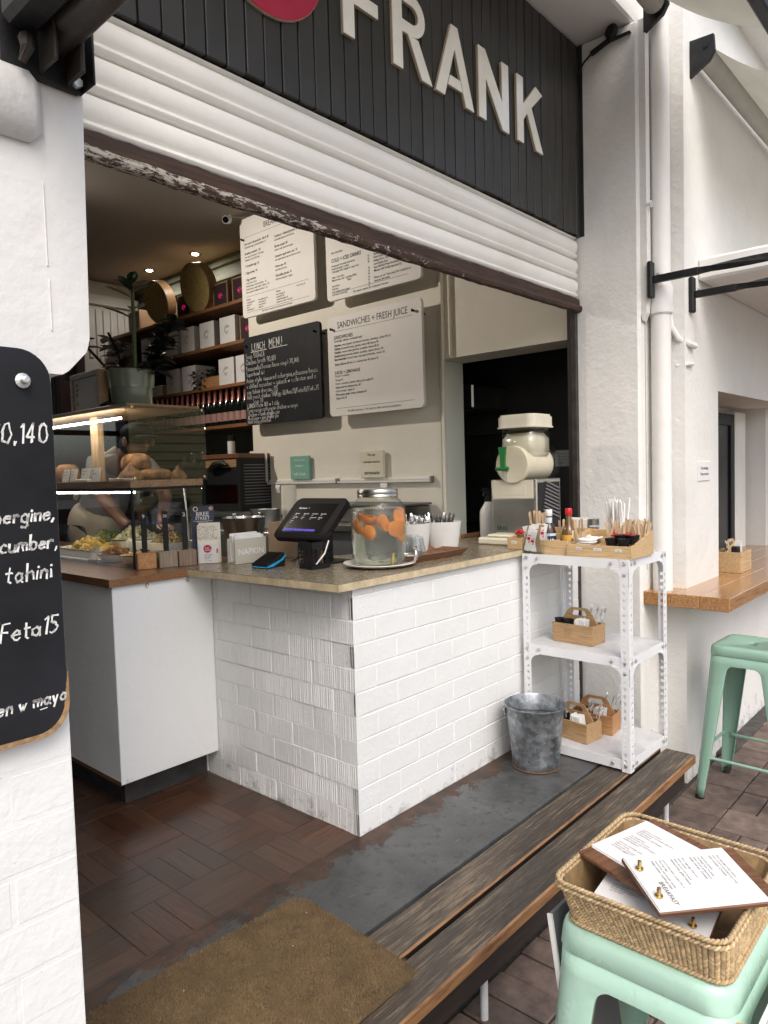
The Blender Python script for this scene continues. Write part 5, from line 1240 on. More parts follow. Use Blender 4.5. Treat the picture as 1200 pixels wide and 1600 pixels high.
mb = MB(); R3 = Mx.to_3x3(); rx = R3 @ Vector((1, 0, 0))
mb.text('CAFE', .008, Mx @ Vector((.034, -.0026, .063)), rx, (0, 0, 1), bold=.015); mb.text('FRANK', .008, Mx @ Vector((.034, -.0026, .054)), rx, (0, 0, 1), bold=.015); part('logo_lettering', mb, M['paper'], fl)
mb = MB()
for k, s in enumerate(('organic coffee', 'fresh salads', 'lunch plates', 'catering')): mb.text('. ' + s, .006, Mx @ Vector((.028, -.0015, .036 - k*.006)), rx, (0, 0, 1), bold=.01)
mb.text('order online', .006, Mx @ Vector((.03, -.0015, .009)), rx, (0, 0, 1), bold=.01)
part('print', mb, M['ink_grey'], fl)
mb = MB(); random.seed(77)
for k in range(420): x, z = random.uniform(.006, .09), random.uniform(.100, .158); s = random.uniform(.0005, .0016); mb.quad(*(Mx @ Vector((x + a, .0055, z + b)) for a, b in ((-s, -s*.5), (s, -s*.6), (s*.7, s), (-s*.8, s*.7)))) if random.random() < .35 + .6*abs(z - .13)/.03 else None
part('speckle_print', mb, M['ink_grey'], fl)
bf = thing('brochure', 'navy brochure headed BREE STREET standing behind the flyers', 'brochure', (.04, .95, ZC))
Mx = Matrix.Translation((.005, .962, ZC)) @ Matrix.Rotation(R_(-38), 4, 'Z') @ Matrix.Rotation(R_(-4), 4, 'X')
mb = MB(); mb.box(0, .095, 0, .006, .0, .245, .001, M=Mx); part('sheet', mb, M['navy'], bf)
rx = Mx.to_3x3() @ Vector((1, 0, 0)); uz = Mx.to_3x3() @ Vector((0, 0, 1)); mb = MB()
mb.text('BREE', .026, Mx @ Vector((.047, -.0006, .20)), rx, uz, align='CENTER', bold=.004); mb.text('STREET', .019, Mx @ Vector((.047, -.0006, .184)), rx, uz, align='CENTER', bold=.004)
for zz, w in ((.178, .08), (.174, .05)): mb.prism([(.047 - w/2, zz), (.047 + w/2, zz), (.047 + w/2, zz + .0012), (.047 - w/2, zz + .0012)], 'y', -.0012, -.0006, M=Mx)
part('lettering', mb, M['paper'], bf)
mb = MB(); mb.tube([Mx @ Vector((.018 + .009*math.cos(a*.52), -.001, .231 + .009*math.sin(a*.52))) for a in range(12)], .0018, 5, closed=True); part('badge', mb, M['cream_card'], bf)
mb = MB(); mb.prism([(.083 + .009*math.cos(R_(a)), .232 + .009*math.sin(R_(a))) for a in range(0, 360, 30)], 'y', -.0014, -.0005, M=Mx); part('badge', mb, M['pink_label'], bf)

# wooden table-number blocks
for k, (x, y, mt, n_, lab) in enumerate(((-.205, .985, 'block_a', '9', 'orange'), (-.125, .955, 'block_b', '20', 'pale grained'), (-.05, .93, 'block_c', '2', 'dark brown'))):
    th = thing('number_block', f'{lab} wooden block holding a black table number stick marked {n_}', 'table number', (x, y, .90), 0, 'table number blocks')
    Mx = Matrix.Translation((x, y, .8998)) @ Matrix.Rotation(R_(-18), 4, 'Z')
    mb = MB(); mb.box(-.037, .037, -.036, .036, 0, .066, .002, M=Mx); part('block', mb, M[mt], th)
    Mx2 = Mx @ Matrix.Translation((-.0, 0, 0)) @ Matrix.Rotation(R_(-14), 4, 'Z'); mb = MB(); mb.box(-.011, .011, -.003, .003, .064, .232, .001, M=Mx2); part('stick', mb, M['black'], th)
    mb = MB(); rx = Mx2.to_3x3() @ Vector((1, 0, 0)); mb.text(n_, .022 if len(n_) == 1 else .016, Mx2 @ Vector((0, -.0036, .207)), rx, (0, 0, 1), align='CENTER', bold=.01); part('number', mb, M['paper'], th)

# steel tub behind napkins, kraft bags, cup stack
sbk = single('steel_tub', MB().lathe([(.001, 0), (.075, 0), (.080, .01), (.098, .175), (.101, .178), (.097, .178), (.076, .012), (.001, .01)], (.30, .985, .9), 32), M['steel'], 'tall brushed steel tub holding utensils behind the flyers', 'tub', smooth=True, sharp=50)
random.seed(41)
for k in range(7):
    a = random.uniform(0, 6.28); mb = MB(); Mx = Matrix.Translation((.30 + .05*math.cos(a), .985 + .05*math.sin(a), .93)) @ Matrix.Rotation(a, 4, 'Z') @ Matrix.Rotation(random.uniform(.05, .3), 4, 'Y'); mb.box(-.012, .012, -.002, .002, 0, random.uniform(.15, .18), .001, M=Mx)
    single('utensil', mb, M['chrome'] if k % 2 else M['paper'], 'flat serving utensil standing in the tall steel tub', 'utensil', group='utensils in the steel tub')
single('steel_tub', MB().lathe([(.001, 0), (.075, 0), (.085, .10), (.088, .102), (.083, .102), (.073, .01), (.001, .01)], (.78, 1.42, .98), 28), M['dark_steel'], 'small dark steel tub on the back counter left of the cup stack', 'tub', smooth=True)
kb = MB(); kb.prism([(.0, .0), (.12, .0), (.118, .145), (.09, .158), (.03, .155), (.0, .15)], 'y', -.035, .035, M=Matrix.Translation((.33, .845, .9)) @ Matrix.Rotation(R_(-42), 4, 'Z')); single('paper_bag', kb, M['kraft'], 'folded brown paper bags standing behind the napkin holder', 'paper bag')
cs = thing('cup_stack', 'tall stack of cream paper cups on the back counter', 'cups', (.95, 1.42, .98))
mb = MB()
for k in range(11): mb.lathe([(.030, .0), (.043, .085), (.0445, .086), (.0445, .090), (.042, .089)], (.95, 1.42, .98 + k*.014), 24)
part('cups', mb, M['paper_cream'], cs, smooth=True, sharp=40)

# ================================================================== back counter along the menu wall
bc = thing('back_counter', 'steel back counter with dark fronts along the menu wall', 'counter', (1.5, 2.0, 0))
mb = MB(); mb.box(1.28, 1.745, .96, 2.35, .92, .96, .003); mb.box(1.30, 1.745, 2.352, 4.6, .98, 1.012, .003); part('worktop', mb, M['steel'], bc)
mb = MB(); mb.box(1.32, 1.74, .98, 2.34, .0, .919); mb.box(1.34, 2.14, 2.36, 4.6, 0, .979); part('front', mb, M['grey_plastic'], bc)
mb = MB(); mb.box(.60, .98, 1.15, 1.75, .945, .975, .003); mb.box(.62, .96, 1.17, 1.74, 0, .944); single('side_table', mb, M['dark_steel'], 'dark steel work table behind the tablet carrying the cups', 'table')
cmx = thing('coffee_grinder_base', 'long dark steel appliance against the wall behind the glass jar', 'appliance', (1.55, 1.5, .96))
mb = MB(); mb.box(1.42, 1.72, 1.00, 2.02, .962, 1.06, .01); part('body', mb, M['dark_steel'], cmx)
mb = MB(); mb.box(1.40, 1.735, 1.0, 2.02, 1.062, 1.075, .004); part('top_plate', mb, M['grey_plastic'], cmx)

# ================================================================== slush machine
sm = thing('slush_machine', 'steel slush drink machine with cream drum, green tap lever and louvred side', 'drinks machine', (1.42, .16, ZC))
mb = MB(); mb.box(1.30, 1.535, .03, .285, ZC + .03, 1.212, .003); part('cabinet', mb, M['steel'], sm)
mb = MB(); mb.box(1.296, 1.2995, .045, .272, 1.12, 1.208, .001); mb.box(1.294, 1.297, .085, .235, 1.137, 1.185, .001); part('front_panel', mb, M['cream_plastic'], sm)
mb = MB(); mb.box(1.2985, 1.2995, .043, .274, ZC + .04, 1.115); part('front_plate', mb, M['dark_steel'], sm)
mb = MB(); mb.text('BRAS', .030, (1.2975, .253, ZC + .062), (0, -1, 0), (0, 0, 1), bold=.03, sx=.9); part('lettering', mb, flat('dark_green_print', (.01, .05, .03), .4), sm)
mb = MB()
mb.box(1.318, 1.522, .0265, .0295, ZC + .05, 1.195)
part('side_panel', mb, M['black'], sm)
mb = MB()
for k in range(9):
    z = 1.02 + k*.018; Mt = Matrix.Translation((1.505, .024, z)) @ Matrix.Rotation(R_(16), 4, 'Y'); mb.box(-.155 + k*.004, 0, -.0035, .002, -.004, .004, .001, M=Mt)
part('louvre', mb, M['grey_plastic'], sm)
mb = MB(); mb.box(1.17, 1.302, .02, .285, ZC, ZC + .035, .008); mb.box(1.19, 1.30, .06, .245, ZC + .035, ZC + .05, .008); part('drip_tray', mb, M['cream_plastic'], sm)
M['slush'] = flat('cream_slush', (.62, .57, .43), .22, coat=.5)
mb = MB(); Cz = 1.285; Cy = .152
mb.lathe([(.001, -.02), (.088, -.02), (.093, -.012), (.093, .0), (.088, .004), (.088, .235), (.001, .236)], seg=40, M=Matrix.Translation((1.30, Cy, Cz)) @ Matrix.Rotation(R_(90), 4, 'Y') @ Matrix.Translation((0, 0, .0))); part('drum', mb, M['slush'], sm, smooth=True, sharp=40)
mb = MB(); mb.box(1.3215, 1.5085, .0585, .2455, Cz + .02, 1.438, .028); part('hopper_filling', mb, M['slush'], sm, smooth=True, sharp=70)
mb = MB(); mb.box(1.318, 1.512, .055, .249, Cz + .03, 1.475, .03); part('hopper', mb, M['glass'], sm, smooth=True, sharp=70)
mb = MB(); mb.prism(rrect(1.305, 1.522, .045, .258, .045, 6), 'z', 1.470, 1.517); mb.prism(rrect(1.312, 1.515, .052, .251, .042, 6), 'z', 1.517, 1.528); mb.prism(rrect(1.300, 1.526, .041, .262, .045, 6), 'z', 1.463, 1.4695); part('lid', mb, M['cream_plastic'], sm)
mb = MB(); mb.lathe([(.098, 0), (.108, .004), (.108, .05), (.085, .075), (.001, .076)], seg=12, M=Matrix.Translation((1.527, Cy, Cz)) @ Matrix.Rotation(R_(90), 4, 'Y')); part('drum_end', mb, M['glass_cup'], sm)
mb = MB(); mb.lathe([(.001, -.03), (.012, -.03), (.016, .0)], seg=12, M=Matrix.Translation((1.28, Cy + .03, Cz - .02)) @ Matrix.Rotation(R_(90), 4, 'Y')); mb.tube([(1.262, Cy + .03, Cz - .02), (1.255, Cy + .03, Cz - .085)], [.012, .016], 10); part('spout', mb, M['glass_cup'], sm, smooth=True)
mb = MB(); mb.prism([(Cy + .018, Cz - .02), (Cy + .042, Cz - .02), (Cy + .044, Cz + .04), (Cy + .054, Cz + .085), (Cy + .010, Cz + .085), (Cy + .016, Cz + .04)], 'x', 1.245, 1.256); mb.tube([(1.25, Cy + .07, Cz - .02), (1.25, Cy, Cz - .02)], .009, 8); part('tap_lever', mb, M['green_plastic'], sm)

spb = thing('spray_bottle', 'white spray bottle with black trigger on the counter beside the slush machine', 'bottle', (1.55, .47, ZC))
mb = MB(); mb.lathe([(.001, 0), (.045, 0), (.047, .004), (.047, .13), (.041, .15), (.02, .182), (.018, .195), (.001, .196)], (1.55, .47, ZC), 24); part('bottle', mb, M['white_plastic'], spb, smooth=True)
mb = MB(); mb.lathe([(.019, .188), (.019, .215), (.001, .216)], (1.55, .47, ZC), 14); mb.tube([(1.55, .47, ZC + .21), (1.55, .47, ZC + .245), (1.53, .475, ZC + .258), (1.505, .48, ZC + .253)], [.010, .012, .010, .007], 8); mb.tube([(1.525, .475, ZC + .247), (1.515, .48, ZC + .22)], .005, 6); part('trigger_head', mb, M['black'], spb, smooth=True)
gb = MB(); gb.box(1.46, 1.72, .36, .54, ZC, ZC + .165, .01); 
single('steel_box', MB().box(1.56, 1.73, .31, .46, ZC, ZC + .15, .008), M['dark_steel'], 'dull grey metal box on the counter beside the slush machine', 'box')
single('wooden_strip', MB().box(1.40, 1.72, .535, .555, ZC, ZC + .02, .003), M['shelf_wood'], 'thin brown wooden slat along the back edge of the stone top', 'strip')
# kitchen hood and notice inside the opening
kh = thing('extractor_hood', 'dull steel extractor hood in the dark kitchen', 'hood', (2.3, 1.9, 1.7))
mb = MB(); mb.box(2.12, 2.54, .95, 2.4, 1.66, 1.82, .01); part('hood', mb, M['dark_steel'], kh)
mb = MB(); mb.box(2.1165, 2.119, 1.12, 1.22, 1.70, 1.78); part('data_plate', mb, M['paper'], kh)
mb = MB(); mb.box(2.42, 2.545, .7, 2.4, .9, 1.5, .01); mb.lathe([(.001, 0), (.17, 0), (.18, .02), (.001, .03)], seg=28, M=Matrix.Translation((2.42, 1.1, 1.25)) @ Matrix.Rotation(R_(-90), 4, 'Y')); single('steel_splashback', mb, M['dark_steel'], 'dim steel splashback with a round pan lid in the kitchen', 'splashback')
ns = thing('notice_sheet', 'white printed notice on the black kitchen wall beside the guide rail', 'notice', (2.54, .5, 1.27))
mb = MB(); mb.box(2.544, 2.549, .43, .60, 1.27, 1.375); part('sheet', mb, M['paper'], ns)
mb = MB()
for k, s in enumerate(('Please keep door closed', 'wash hands before', 'returning to work', 'thank you')): mb.text(s, .012, (2.5435, .585, 1.35 - k*.02), (0, -1, 0), (0, 0, 1))
part('print', mb, M['ink_grey'], ns)

# ================================================================== condiment trays on the rack top
ZR = .8845
def organiser(label, x0, x1, y0, y1, h0, h1, divs, loc_z=ZR, cross=None):
    """stepped bamboo tray: low at x0 (front) and tall at x1 (back)"""
    th = thing('bamboo_tray', label, 'condiment tray', ((x0+x1)/2, (y0+y1)/2, loc_z), 0, 'bamboo condiment trays'); t_ = .008; z = loc_z
    side = [(x0, z), (x1, z), (x1, z + h1), (x1 - .02, z + h1), (x0 + .05, z + h0 + .005), (x0, z + h0)]
    part('side', MB().prism(side, 'y', y0, y0 + t_), M['bamboo'], th); part('side', MB().prism(side, 'y', y1 - t_, y1), M['bamboo'], th)
    mb = MB(); mb.box(x0, x0 + t_, y0 + t_, y1 - t_, z, z + h0 - .0005, .001); part('front_board', mb, M['bamboo'], th)
    mb = MB(); mb.box(x1 - t_, x1, y0 + t_, y1 - t_, z, z + h1 - .0005, .001); mb.box(x0 + t_, x1 - t_, y0 + t_, y1 - t_, z + .001, z + .007)
    mb.box((x0+x1)/2, (x0+x1)/2 + .006, y0 + t_, y1 - t_, z + .008, z + (h0 + h1)/2, .001); part('back_board', mb, M['bamboo'], th)
    mb = MB()
    for d in divs: mb.box(x0 + t_, (x0+x1)/2 - .001, d - .003, d + .003, z + .008, z + h0 - .004, .001)
    if divs: part('divider', mb, M['bamboo'], th)
    return th
org1 = organiser('long stepped bamboo tray with condiments on the right of the rack top', 1.068, 1.30, -.528, -.245, .052, .100, (-.345, -.435))
org2 = organiser('bamboo tray with sauce bottles on the left of the rack top', 1.085, 1.32, -.238, -.055, .062, .10, (-.15,))
org3 = organiser('small bamboo tray of red packets on the stone top beside the slush machine', 1.075, 1.28, -.016, .055, .05, .085, (), ZC)
for k, (th, y, x, z, s) in enumerate(((org1, -.30, 1.0665, ZR + .034, 'BAKERS'), (org1, -.385, 1.0665, ZR + .034, 'COFFEE LIDS'), (org1, -.475, 1.0665, ZR + .034, 'LIDS'), (org1, -.42, 1.1805, ZR + .066, 'SAUCE'), (org2, -.20, 1.199, ZR + .072, 'SUGAR'), (org3, .02, 1.0735, ZC + .03, 'SALT'))):
    mb = MB(); w = .013 if len(s) < 8 else .018; mb.box(x, x + .001, y - w, y + w, z - .006, z + .006); part('label', mb, M['paper'], th)
    mb = MB(); mb.text(s, .007 if len(s) < 8 else .0055, (x - .0006, y, z - .0025), (0, -1, 0), (0, 0, 1), align='CENTER', bold=.01); part('label_text', mb, M['ink_grey'], th)
# glass of sugar sachets
gs = single('square_glass', MB().prism(rrect(1.066, 1.14, -.128, -.036, .008, 3), 'z', ZR, ZR + .006).add(*(lambda o, i: ([(a, b, ZR + .006) for a, b in o] + [(a, b, ZR + .098) for a, b in o], [(k, (k+1) % len(o), len(o) + (k+1) % len(o), len(o) + k) for k in range(len(o))]))(rrect(1.066, 1.14, -.128, -.036, .008, 3), 0)), M['glass_cup'], 'square glass full of sugar sachets at the left front corner of the rack', 'glass')
random.seed(51)
for k in range(16):
    i, j = k % 4, k // 4; mb = MB(); Mx = Matrix.Translation((1.078 + i*.016, -.118 + j*.022, ZR + .009)) @ Matrix.Rotation(random.uniform(-.28, .28), 4, 'X') @ Matrix.Rotation(random.uniform(-.15, .15), 4, 'Y')
    h = random.uniform(.10, .125); mt = M['paper'] if k % 5 else M['kraft']; mb.box(-.002, .002, -.001, .024, 0, h, .001, 0, M=Mx)
    th = single('sugar_sachet', mb, mt, 'white and red paper sugar sachet in the square glass' if k % 5 else 'brown paper sugar sachet in the square glass', 'sachet', group='sachets in the square glass')
    mb = MB(); e0 = random.uniform(.15, .7); mb.box(-.0026, -.0021, .004, .019, h*e0, h*(e0 + .12), 0, M=Mx); mb.box(-.0026, -.0021, .004, random.uniform(.008, .02), h*(e0 + .17), h*(e0 + .2), 0, M=Mx); mb.box(-.0026, -.0021, .004, .009, h*max(0, e0 - .1), h*(e0 - .03), 0, M=Mx)
    if k % 5:
        part('red_print', mb, M['red_plastic'], th)
def sauce_bottle(c, label, r, h, glass, cap, lab, cat='bottle', neck=.35):
    th = thing('sauce_bottle', label, cat, c); hb = h*(1 - neck)
    mb = MB(); mb.lathe([(.001, 0), (r*.92, 0), (r, .004), (r, hb*.72), (r*.8, hb*.9), (r*.45, hb*1.05), (r*.40, h*.86), (.001, h*.865)], c, 24); part('bottle', mb, M[glass], th, smooth=True, sharp=50)
    mb = MB(); mb.lathe([(r*.46, h*.84), (r*.5, h*.85), (r*.5, h*.985), (r*.45, h), (.001, h)], c, 18); part('cap', mb, M[cap], th, smooth=True, sharp=40)
    mb = MB(); mb.shell([(r*1.015, hb*.12), (r*1.015, hb*.66)], c, 24); part('label', mb, M[lab], th, smooth=True); return th
b1 = sauce_bottle((1.165, -.108, ZR + .007), 'brown sauce bottle with white cap and pale blue label', .031, .185, 'amber', 'white_plastic', 'pale_label')
mb = MB(); c_ = (1.165, -.108, ZR + .007); mb.shell([(.0145, .122), (.0145, .150)], c_, 18); part('neck_label', mb, M['pale_label'], b1)
def lab(th, c, s, r, z, sz, mt, a0=225, bg=None):
    # short lettering wrapped on the cylinder facing the viewer
    mb = MB(); n = len(s); 
    for k, ch in enumerate(s):
        a = R_(a0 + (k - (n-1)/2)*(sz*.8/r)*57.3*.9); d = Vector((math.cos(a), math.sin(a), 0)); rt = Vector((-math.sin(a), math.cos(a), 0)); mb.text(ch, sz, Vector(c) + d*(r + .001) + Vector((0, 0, z)), rt, (0, 0, 1), align='CENTER', bold=.03)
    part('label_text', mb, M[mt], th)
mb = MB(); mb.shell([(.0318, .035), (.0318, .068)], c_, 24); part('label_panel', mb, M['navy'], b1); lab(b1, c_, 'HP', .0322, .040, .022, 'paper')
b2 = sauce_bottle((1.195, -.19, ZR + .007), 'golden sauce bottle with red cap and yellow label', .031, .19, 'sauce', 'red_plastic', 'yellow_label', neck=.42)
lab(b2, (1.195, -.19, ZR + .007), 'MAGGI', .0316, .035, .014, 'red_plastic')
jr = thing('spice_jar', 'small spice jar with dark lid and printed label behind the bamboo trays', 'jar', (1.34, -.255, ZR))
c_ = (1.345, -.235, ZR + .0); mb = MB(); mb.lathe([(.001, 0), (.026, 0), (.028, .004), (.028, .11), (.022, .12), (.001, .121)], c_, 20); part('jar', mb, M['glass_cup'], jr, smooth=True, sharp=50)
mb = MB(); mb.lathe([(.001, .003), (.024, .003), (.024, .1), (.001, .1)], c_, 16); part('contents', mb, M['soil'], jr)
mb = MB(); mb.lathe([(.027, .113), (.027, .138), (.025, .14), (.001, .14)], c_, 20); part('lid', mb, M['dark_steel'], jr, smooth=True, sharp=40)
mb = MB(); mb.shell([(.0285, .045), (.0285, .092)], c_, 20); part('label', mb, M['paper'], jr, smooth=True)
# straws
random.seed(61)
for k in range(22):
    x, y = random.uniform(1.335, 1.375), random.uniform(-.385, -.30); mb = MB(); Mx = Matrix.Translation((x, y, ZR + .006)) @ Matrix.Rotation(random.uniform(-.13, .13), 4, 'X') @ Matrix.Rotation(random.uniform(-.1, .1), 4, 'Y'); h = random.uniform(.205, .235)
    mb.tube([(0, 0, 0), (0, 0, h*.94), (random.uniform(-.004, .004), 0, h)], [.0048, .0048, .0025], 6, M=Mx); single('paper_straw', mb, M['paper'], 'white paper-wrapped straw in the bundle behind the trays', 'straw', group='wrapped paper straws', smooth=True, sharp=60)
single('straw_cup', MB().lathe([(.001, 0), (.055, 0), (.055, .09), (.053, .09), (.05, .004), (.001, .003)], (1.355, -.3425, ZR + .0), 24), M['glass_cup'], 'clear cup that holds the wrapped straws', 'cup', smooth=True, sharp=40)
# stirrers
def sticks(n, x0, x1, y0, y1, z, h0, h1, label, grp, lean=.22, bias=0):
    for k in range(n):
        x, y = random.uniform(x0, x1), random.uniform(y0, y1); mb = MB(); Mx = Matrix.Translation((x, y, z)) @ Matrix.Rotation(bias + random.uniform(-lean, lean), 4, 'X') @ Matrix.Rotation(random.uniform(-.25, .1), 4, 'Y') @ Matrix.Rotation(random.uniform(-.6, .6), 4, 'Z')
        h = random.uniform(h0, h1); mb.prism([(-.0055, 0), (.0055, 0), (.0055, h - .004), (.003, h), (-.003, h), (-.0055, h - .004)], 'x', -.001, .001, M=Mx); single('wooden_stirrer', mb, M['stirrer'], label, 'stirrer', group=grp)
sticks(46, 1.20, 1.285, -.515, -.385, ZR + .012, .115, .145, 'birch wood stirrer in the crowded right-hand tray compartment', 'stirrers in the right tray')
sticks(9, 1.19, 1.25, -.395, -.36, ZR + .012, .10, .125, 'loose birch stirrer leaning left beside the straws', 'stirrers leaning beside the straws', .1, .35)
sticks(12, 1.21, 1.30, -.225, -.12, ZR + .05, .09, .10, 'birch stirrer standing behind the sauce bottles', 'stirrers behind the sauce bottles', .05)
sticks(12, 1.27, 1.31, -.03, .05, ZC + .03, .125, .135, 'birch stirrer at the back of the red packet tray', 'stirrers behind the square glass', .05)
sticks(9, 1.10, 1.16, -.275, -.262, ZR + .012, .085, .10, 'birch stirrer at the left end of the long tray', 'stirrers at the left end', .3)
# lids, pots and packets in the trays
random.seed(71)
for k in range(5):
    mb = MB(); c = (1.115 + random.uniform(-.004, .004), -.315 + random.uniform(-.006, .006), ZR + .030 + k*.009); mb.lathe([(.034, 0), (.040, .002), (.040, .006), (.034, .009), (.030, .006), (.001, .006)], c, 24, M=None); single('coffee_saucer_lid', mb, M['white_plastic'], 'white plastic cup lid in the pile at the tray front', 'lid', group='white cup lids', smooth=True, sharp=40)
for k, (x, y) in enumerate(((1.115, -.425), (1.112, -.478), (1.15, -.45), (1.155, -.50))):
    mb = MB(); wv = lambda a, z: 1 + .04*math.sin(14*a); mb.lathe([(.019, 0), (.026, .032), (.028, .035), (.024, .035), (.018, .01), (.001, .01)], (x, y, ZR + .044 + (.012 if k > 1 else 0)), 42, wob=wv); single('baking_cup', mb, M['black'], f"black fluted paper cup in the long tray, {['front left', 'front right', 'behind left', 'behind right'][k]}", 'cup', group='black fluted cups', smooth=True)
for k in range(9):
    mb = MB(); Mx = Matrix.Translation((1.19 + random.uniform(-.02, .03), -.50 + k*.013, ZR + .085)) @ Euler((random.uniform(-.6, .6), random.uniform(-.6, .6), random.uniform(0, 3))).to_matrix().to_4x4(); mb.box(-.018, .018, -.008, .008, -.003, .003, .002, M=Mx); single('sauce_packet', mb, M['red_plastic'], 'red sauce packet lying among the black fluted cups', 'packet', group='red packets in the long tray')
for k in range(9):
    mb = MB(); Mx = Matrix.Translation((1.13 + random.uniform(-.04, .06), -.006 + k*.007, ZC + .07 + random.uniform(0, .015))) @ Euler((random.uniform(-.6, .6), random.uniform(-.6, .6), random.uniform(0, 3))).to_matrix().to_4x4(); mb.box(-.018, .018, -.008, .008, -.003, .003, .002, M=Mx); single('sauce_packet', mb, M['red_plastic'], 'red sauce packet heaped behind the square glass', 'packet', group='red packets behind the square glass')
for k in range(5):
    mb = MB(); Mx = Matrix.Translation((1.165 + random.uniform(-.02, .02), -.345 + k*.012, ZR + .072)) @ Euler((random.uniform(-.6, .6), random.uniform(-.6, .6), random.uniform(0, 3))).to_matrix().to_4x4(); mb.box(-.022, .022, -.010, .010, -.003, .003, .002, M=Mx); single('sugar_sachet', mb, M['paper'], 'white sachet with pale print lying behind the cup lids', 'sachet', group='sachets behind the lids')
mb = MB(); Mx = Matrix.Translation((1.33, -.165, ZR)); random.seed(5)
for k in range(5): mb.box(-.004 + k*.006, -.001 + k*.006, -.045, .045, 0, .14 + random.uniform(-.01, .005), .001, M=Mx @ Matrix.Rotation(random.uniform(-.08, .08), 4, 'X'))
single('paper_napkins', mb, M['paper'], 'white paper napkins standing behind the red-capped bottle', 'napkins')

# caddy on the bar shelf
caddy('oak cutlery caddy on the golden bar shelf by the window', (2.60, -.47, .6505), R_(90), M['bamboo'], w=.15, l=.20, h=.115)
mb = MB()
for k in range(4): mb.box(2.66 + k*.008, 2.664 + k*.008, -.50, -.44, .70, .80 + .012*(k % 2), .001)
single('paper_napkins', mb, M['paper'], 'white napkins in the caddy on the bar shelf', 'napkins')
single('condiment_pot', MB().box(2.60, 2.655, -.50, -.44, .72, .785, .006), M['black'], 'black pot in the caddy on the bar shelf', 'condiment pot')
for k in range(4):
    mb = MB(); fork(mb, Matrix.Translation((2.535 + k*.012, -.47 + .01*k, .67)) @ Matrix.Rotation(.1*(k - 2), 4, 'Y'), .15, k % 2, .008); single('cutlery', mb, M['chrome'], 'steel cutlery standing in the caddy on the bar shelf', 'cutlery', group='cutlery on the bar shelf', smooth=True, sharp=50)

# ================================================================== menu boards on the wall (facing -X)
RT, UP = (0, -1, 0), (0, 0, 1)
def board(name, label, cat, y0, y1, z0, z1, mt, pegs, x=1.65):
    """y0 > y1: left and right edge as seen"""
    th = thing(name, label, cat, (x, (y0+y1)/2, z0)); mb = MB(); mb.prism(rrect(y1, y0, z0, z1, .03, 6), 'x', x, x + .022); bp = part('board', mb, mt, th)
    for (py, pz) in pegs:
        mb = MB(); mb.tube([(x + .1, py, pz - .002), (x - .018, py, pz + .004)], .007, 8); mb.blob((x - .018, py, pz + .004), .006, .010, .010, 8, 5); part('peg', mb, M['black'], th, smooth=True)
    return bp
X_ = 1.65
# 1 sandwiches
b_ = board('menu_board', 'white menu board headed SANDWICHES + FRESH JUICE', 'menu board', 1.782, .978, 1.648, 2.297, M['menu_board'], ((1.735, 2.215), (1.035, 2.222)))
mb = MB(); y0, zt = 1.782, 2.297; l = .0008
def T(s, u, v, sz, bold=0.0, al='LEFT', sx=1.0): mb.text(s, sz, (X_ , y0 - u, zt - v), RT, UP, 0, al, bold, l, sx)
def rule(u0, u1, v, w=.0018): mb.quad((X_ - .0008, y0 - u0, zt - v), (X_ - .0008, y0 - u1, zt - v), (X_ - .0008, y0 - u1, zt - v + w), (X_ - .0008, y0 - u0, zt - v + w))
T('SANDWICHES + FRESH JUICE', .395, .078, .060, 0, 'CENTER', .78); rule(.06, .735, .096)
T('SANDWICHES', .06, .146, .032, .014, sx=.85)
for v, s in ((.165, 'Sourdough, ciabatta, sourdough bagel'), (.194, 'Hummus, roast peppers, marinated artichokes, cucumber, rocket 95 (v+)'), (.217, 'Chicken, homemade mayo, gherkin, celery, dill, lettuce 98'), (.240, 'Cheddar, tomato relish, gherkins, cucumber, lettuce 85 (v)'), (.263, 'Smoked trout, gremolata labneh, cucumber, capers, lettuce 130'), (.286, 'Rare beef steak, mustard mayo, marinated artichokes, rocket 135'), (.318, 'Extras: Add: avo 35, feta 15, rosemary ham 40, labneh 30')):
    hd, _, tl = s.partition(','); T(s, .06, v, .0205, .004, sx=.82)
    if v > .17: T(hd, .06, v, .0205, .022, sx=.82)
T('JUICES + LEMONADE', .06, .375, .029, .014, sx=.85); T('(subject to availability)', .06, .393, .018, 0, sx=.82)
for k, s in enumerate(('Orange 45', 'Green:  cucumber, spinach, celery, green apple 55', 'Apple, beetroot, blackcurrant  60', 'Carrot orange + apple 55', 'Warm apple, ginger, lemon, cinnamon 45', 'Ginger shot 25')): T(s, .06, .420 + k*.0238, .0205, .010 if k in (2, 4, 5) else .004, sx=.82)
rule(.06, .735, .600); T('We offer catering to.  We cater for office lunches & productions', .395, .628, .0205, 0, 'CENTER', .85)
part('print', mb, M['ink'], b_)
# 2 breakfast
b_ = board('menu_board', 'white menu board headed BREAKFAST at the top left of the wall', 'menu board', 2.682, 1.887, 2.445, 3.165, M['menu_board'], ((2.645, 3.01), (1.93, 3.01)))
mb = MB(); y0, zt = 2.682, 3.165
T('BREAKFAST', .395, .115, .058, 0, 'CENTER', .8); rule(.05, .735, .140)
for v, h, ds in ((.195, 'Avo toasts with pecorino  dill oil  85', ('add poached egg / gremolata labneh  25',)), (.265, 'Breakfast sandwich  130', ('free range streaky bun, 2 fried eggs', 'cheddar, avo and chilli mayo')), (.355, '2 Scrambled eggs  65', ()), (.405, '3 Eggs anyway  90', ()), (.455, '3 Egg omelettes', ('Cream fresh / 85 (v)', 'Grilled haloumi, chives and herbs  - 95', 'Smoked trout, cream cheese + chives - 105', 'Bacon, spinach, cheddar and tatsoi - 105'))):
    T(h, .05, v, .023, .014, sx=.82)
    for k, d in enumerate(ds): T(d, .05, v + .024 + k*.022, .019, .002, sx=.8)
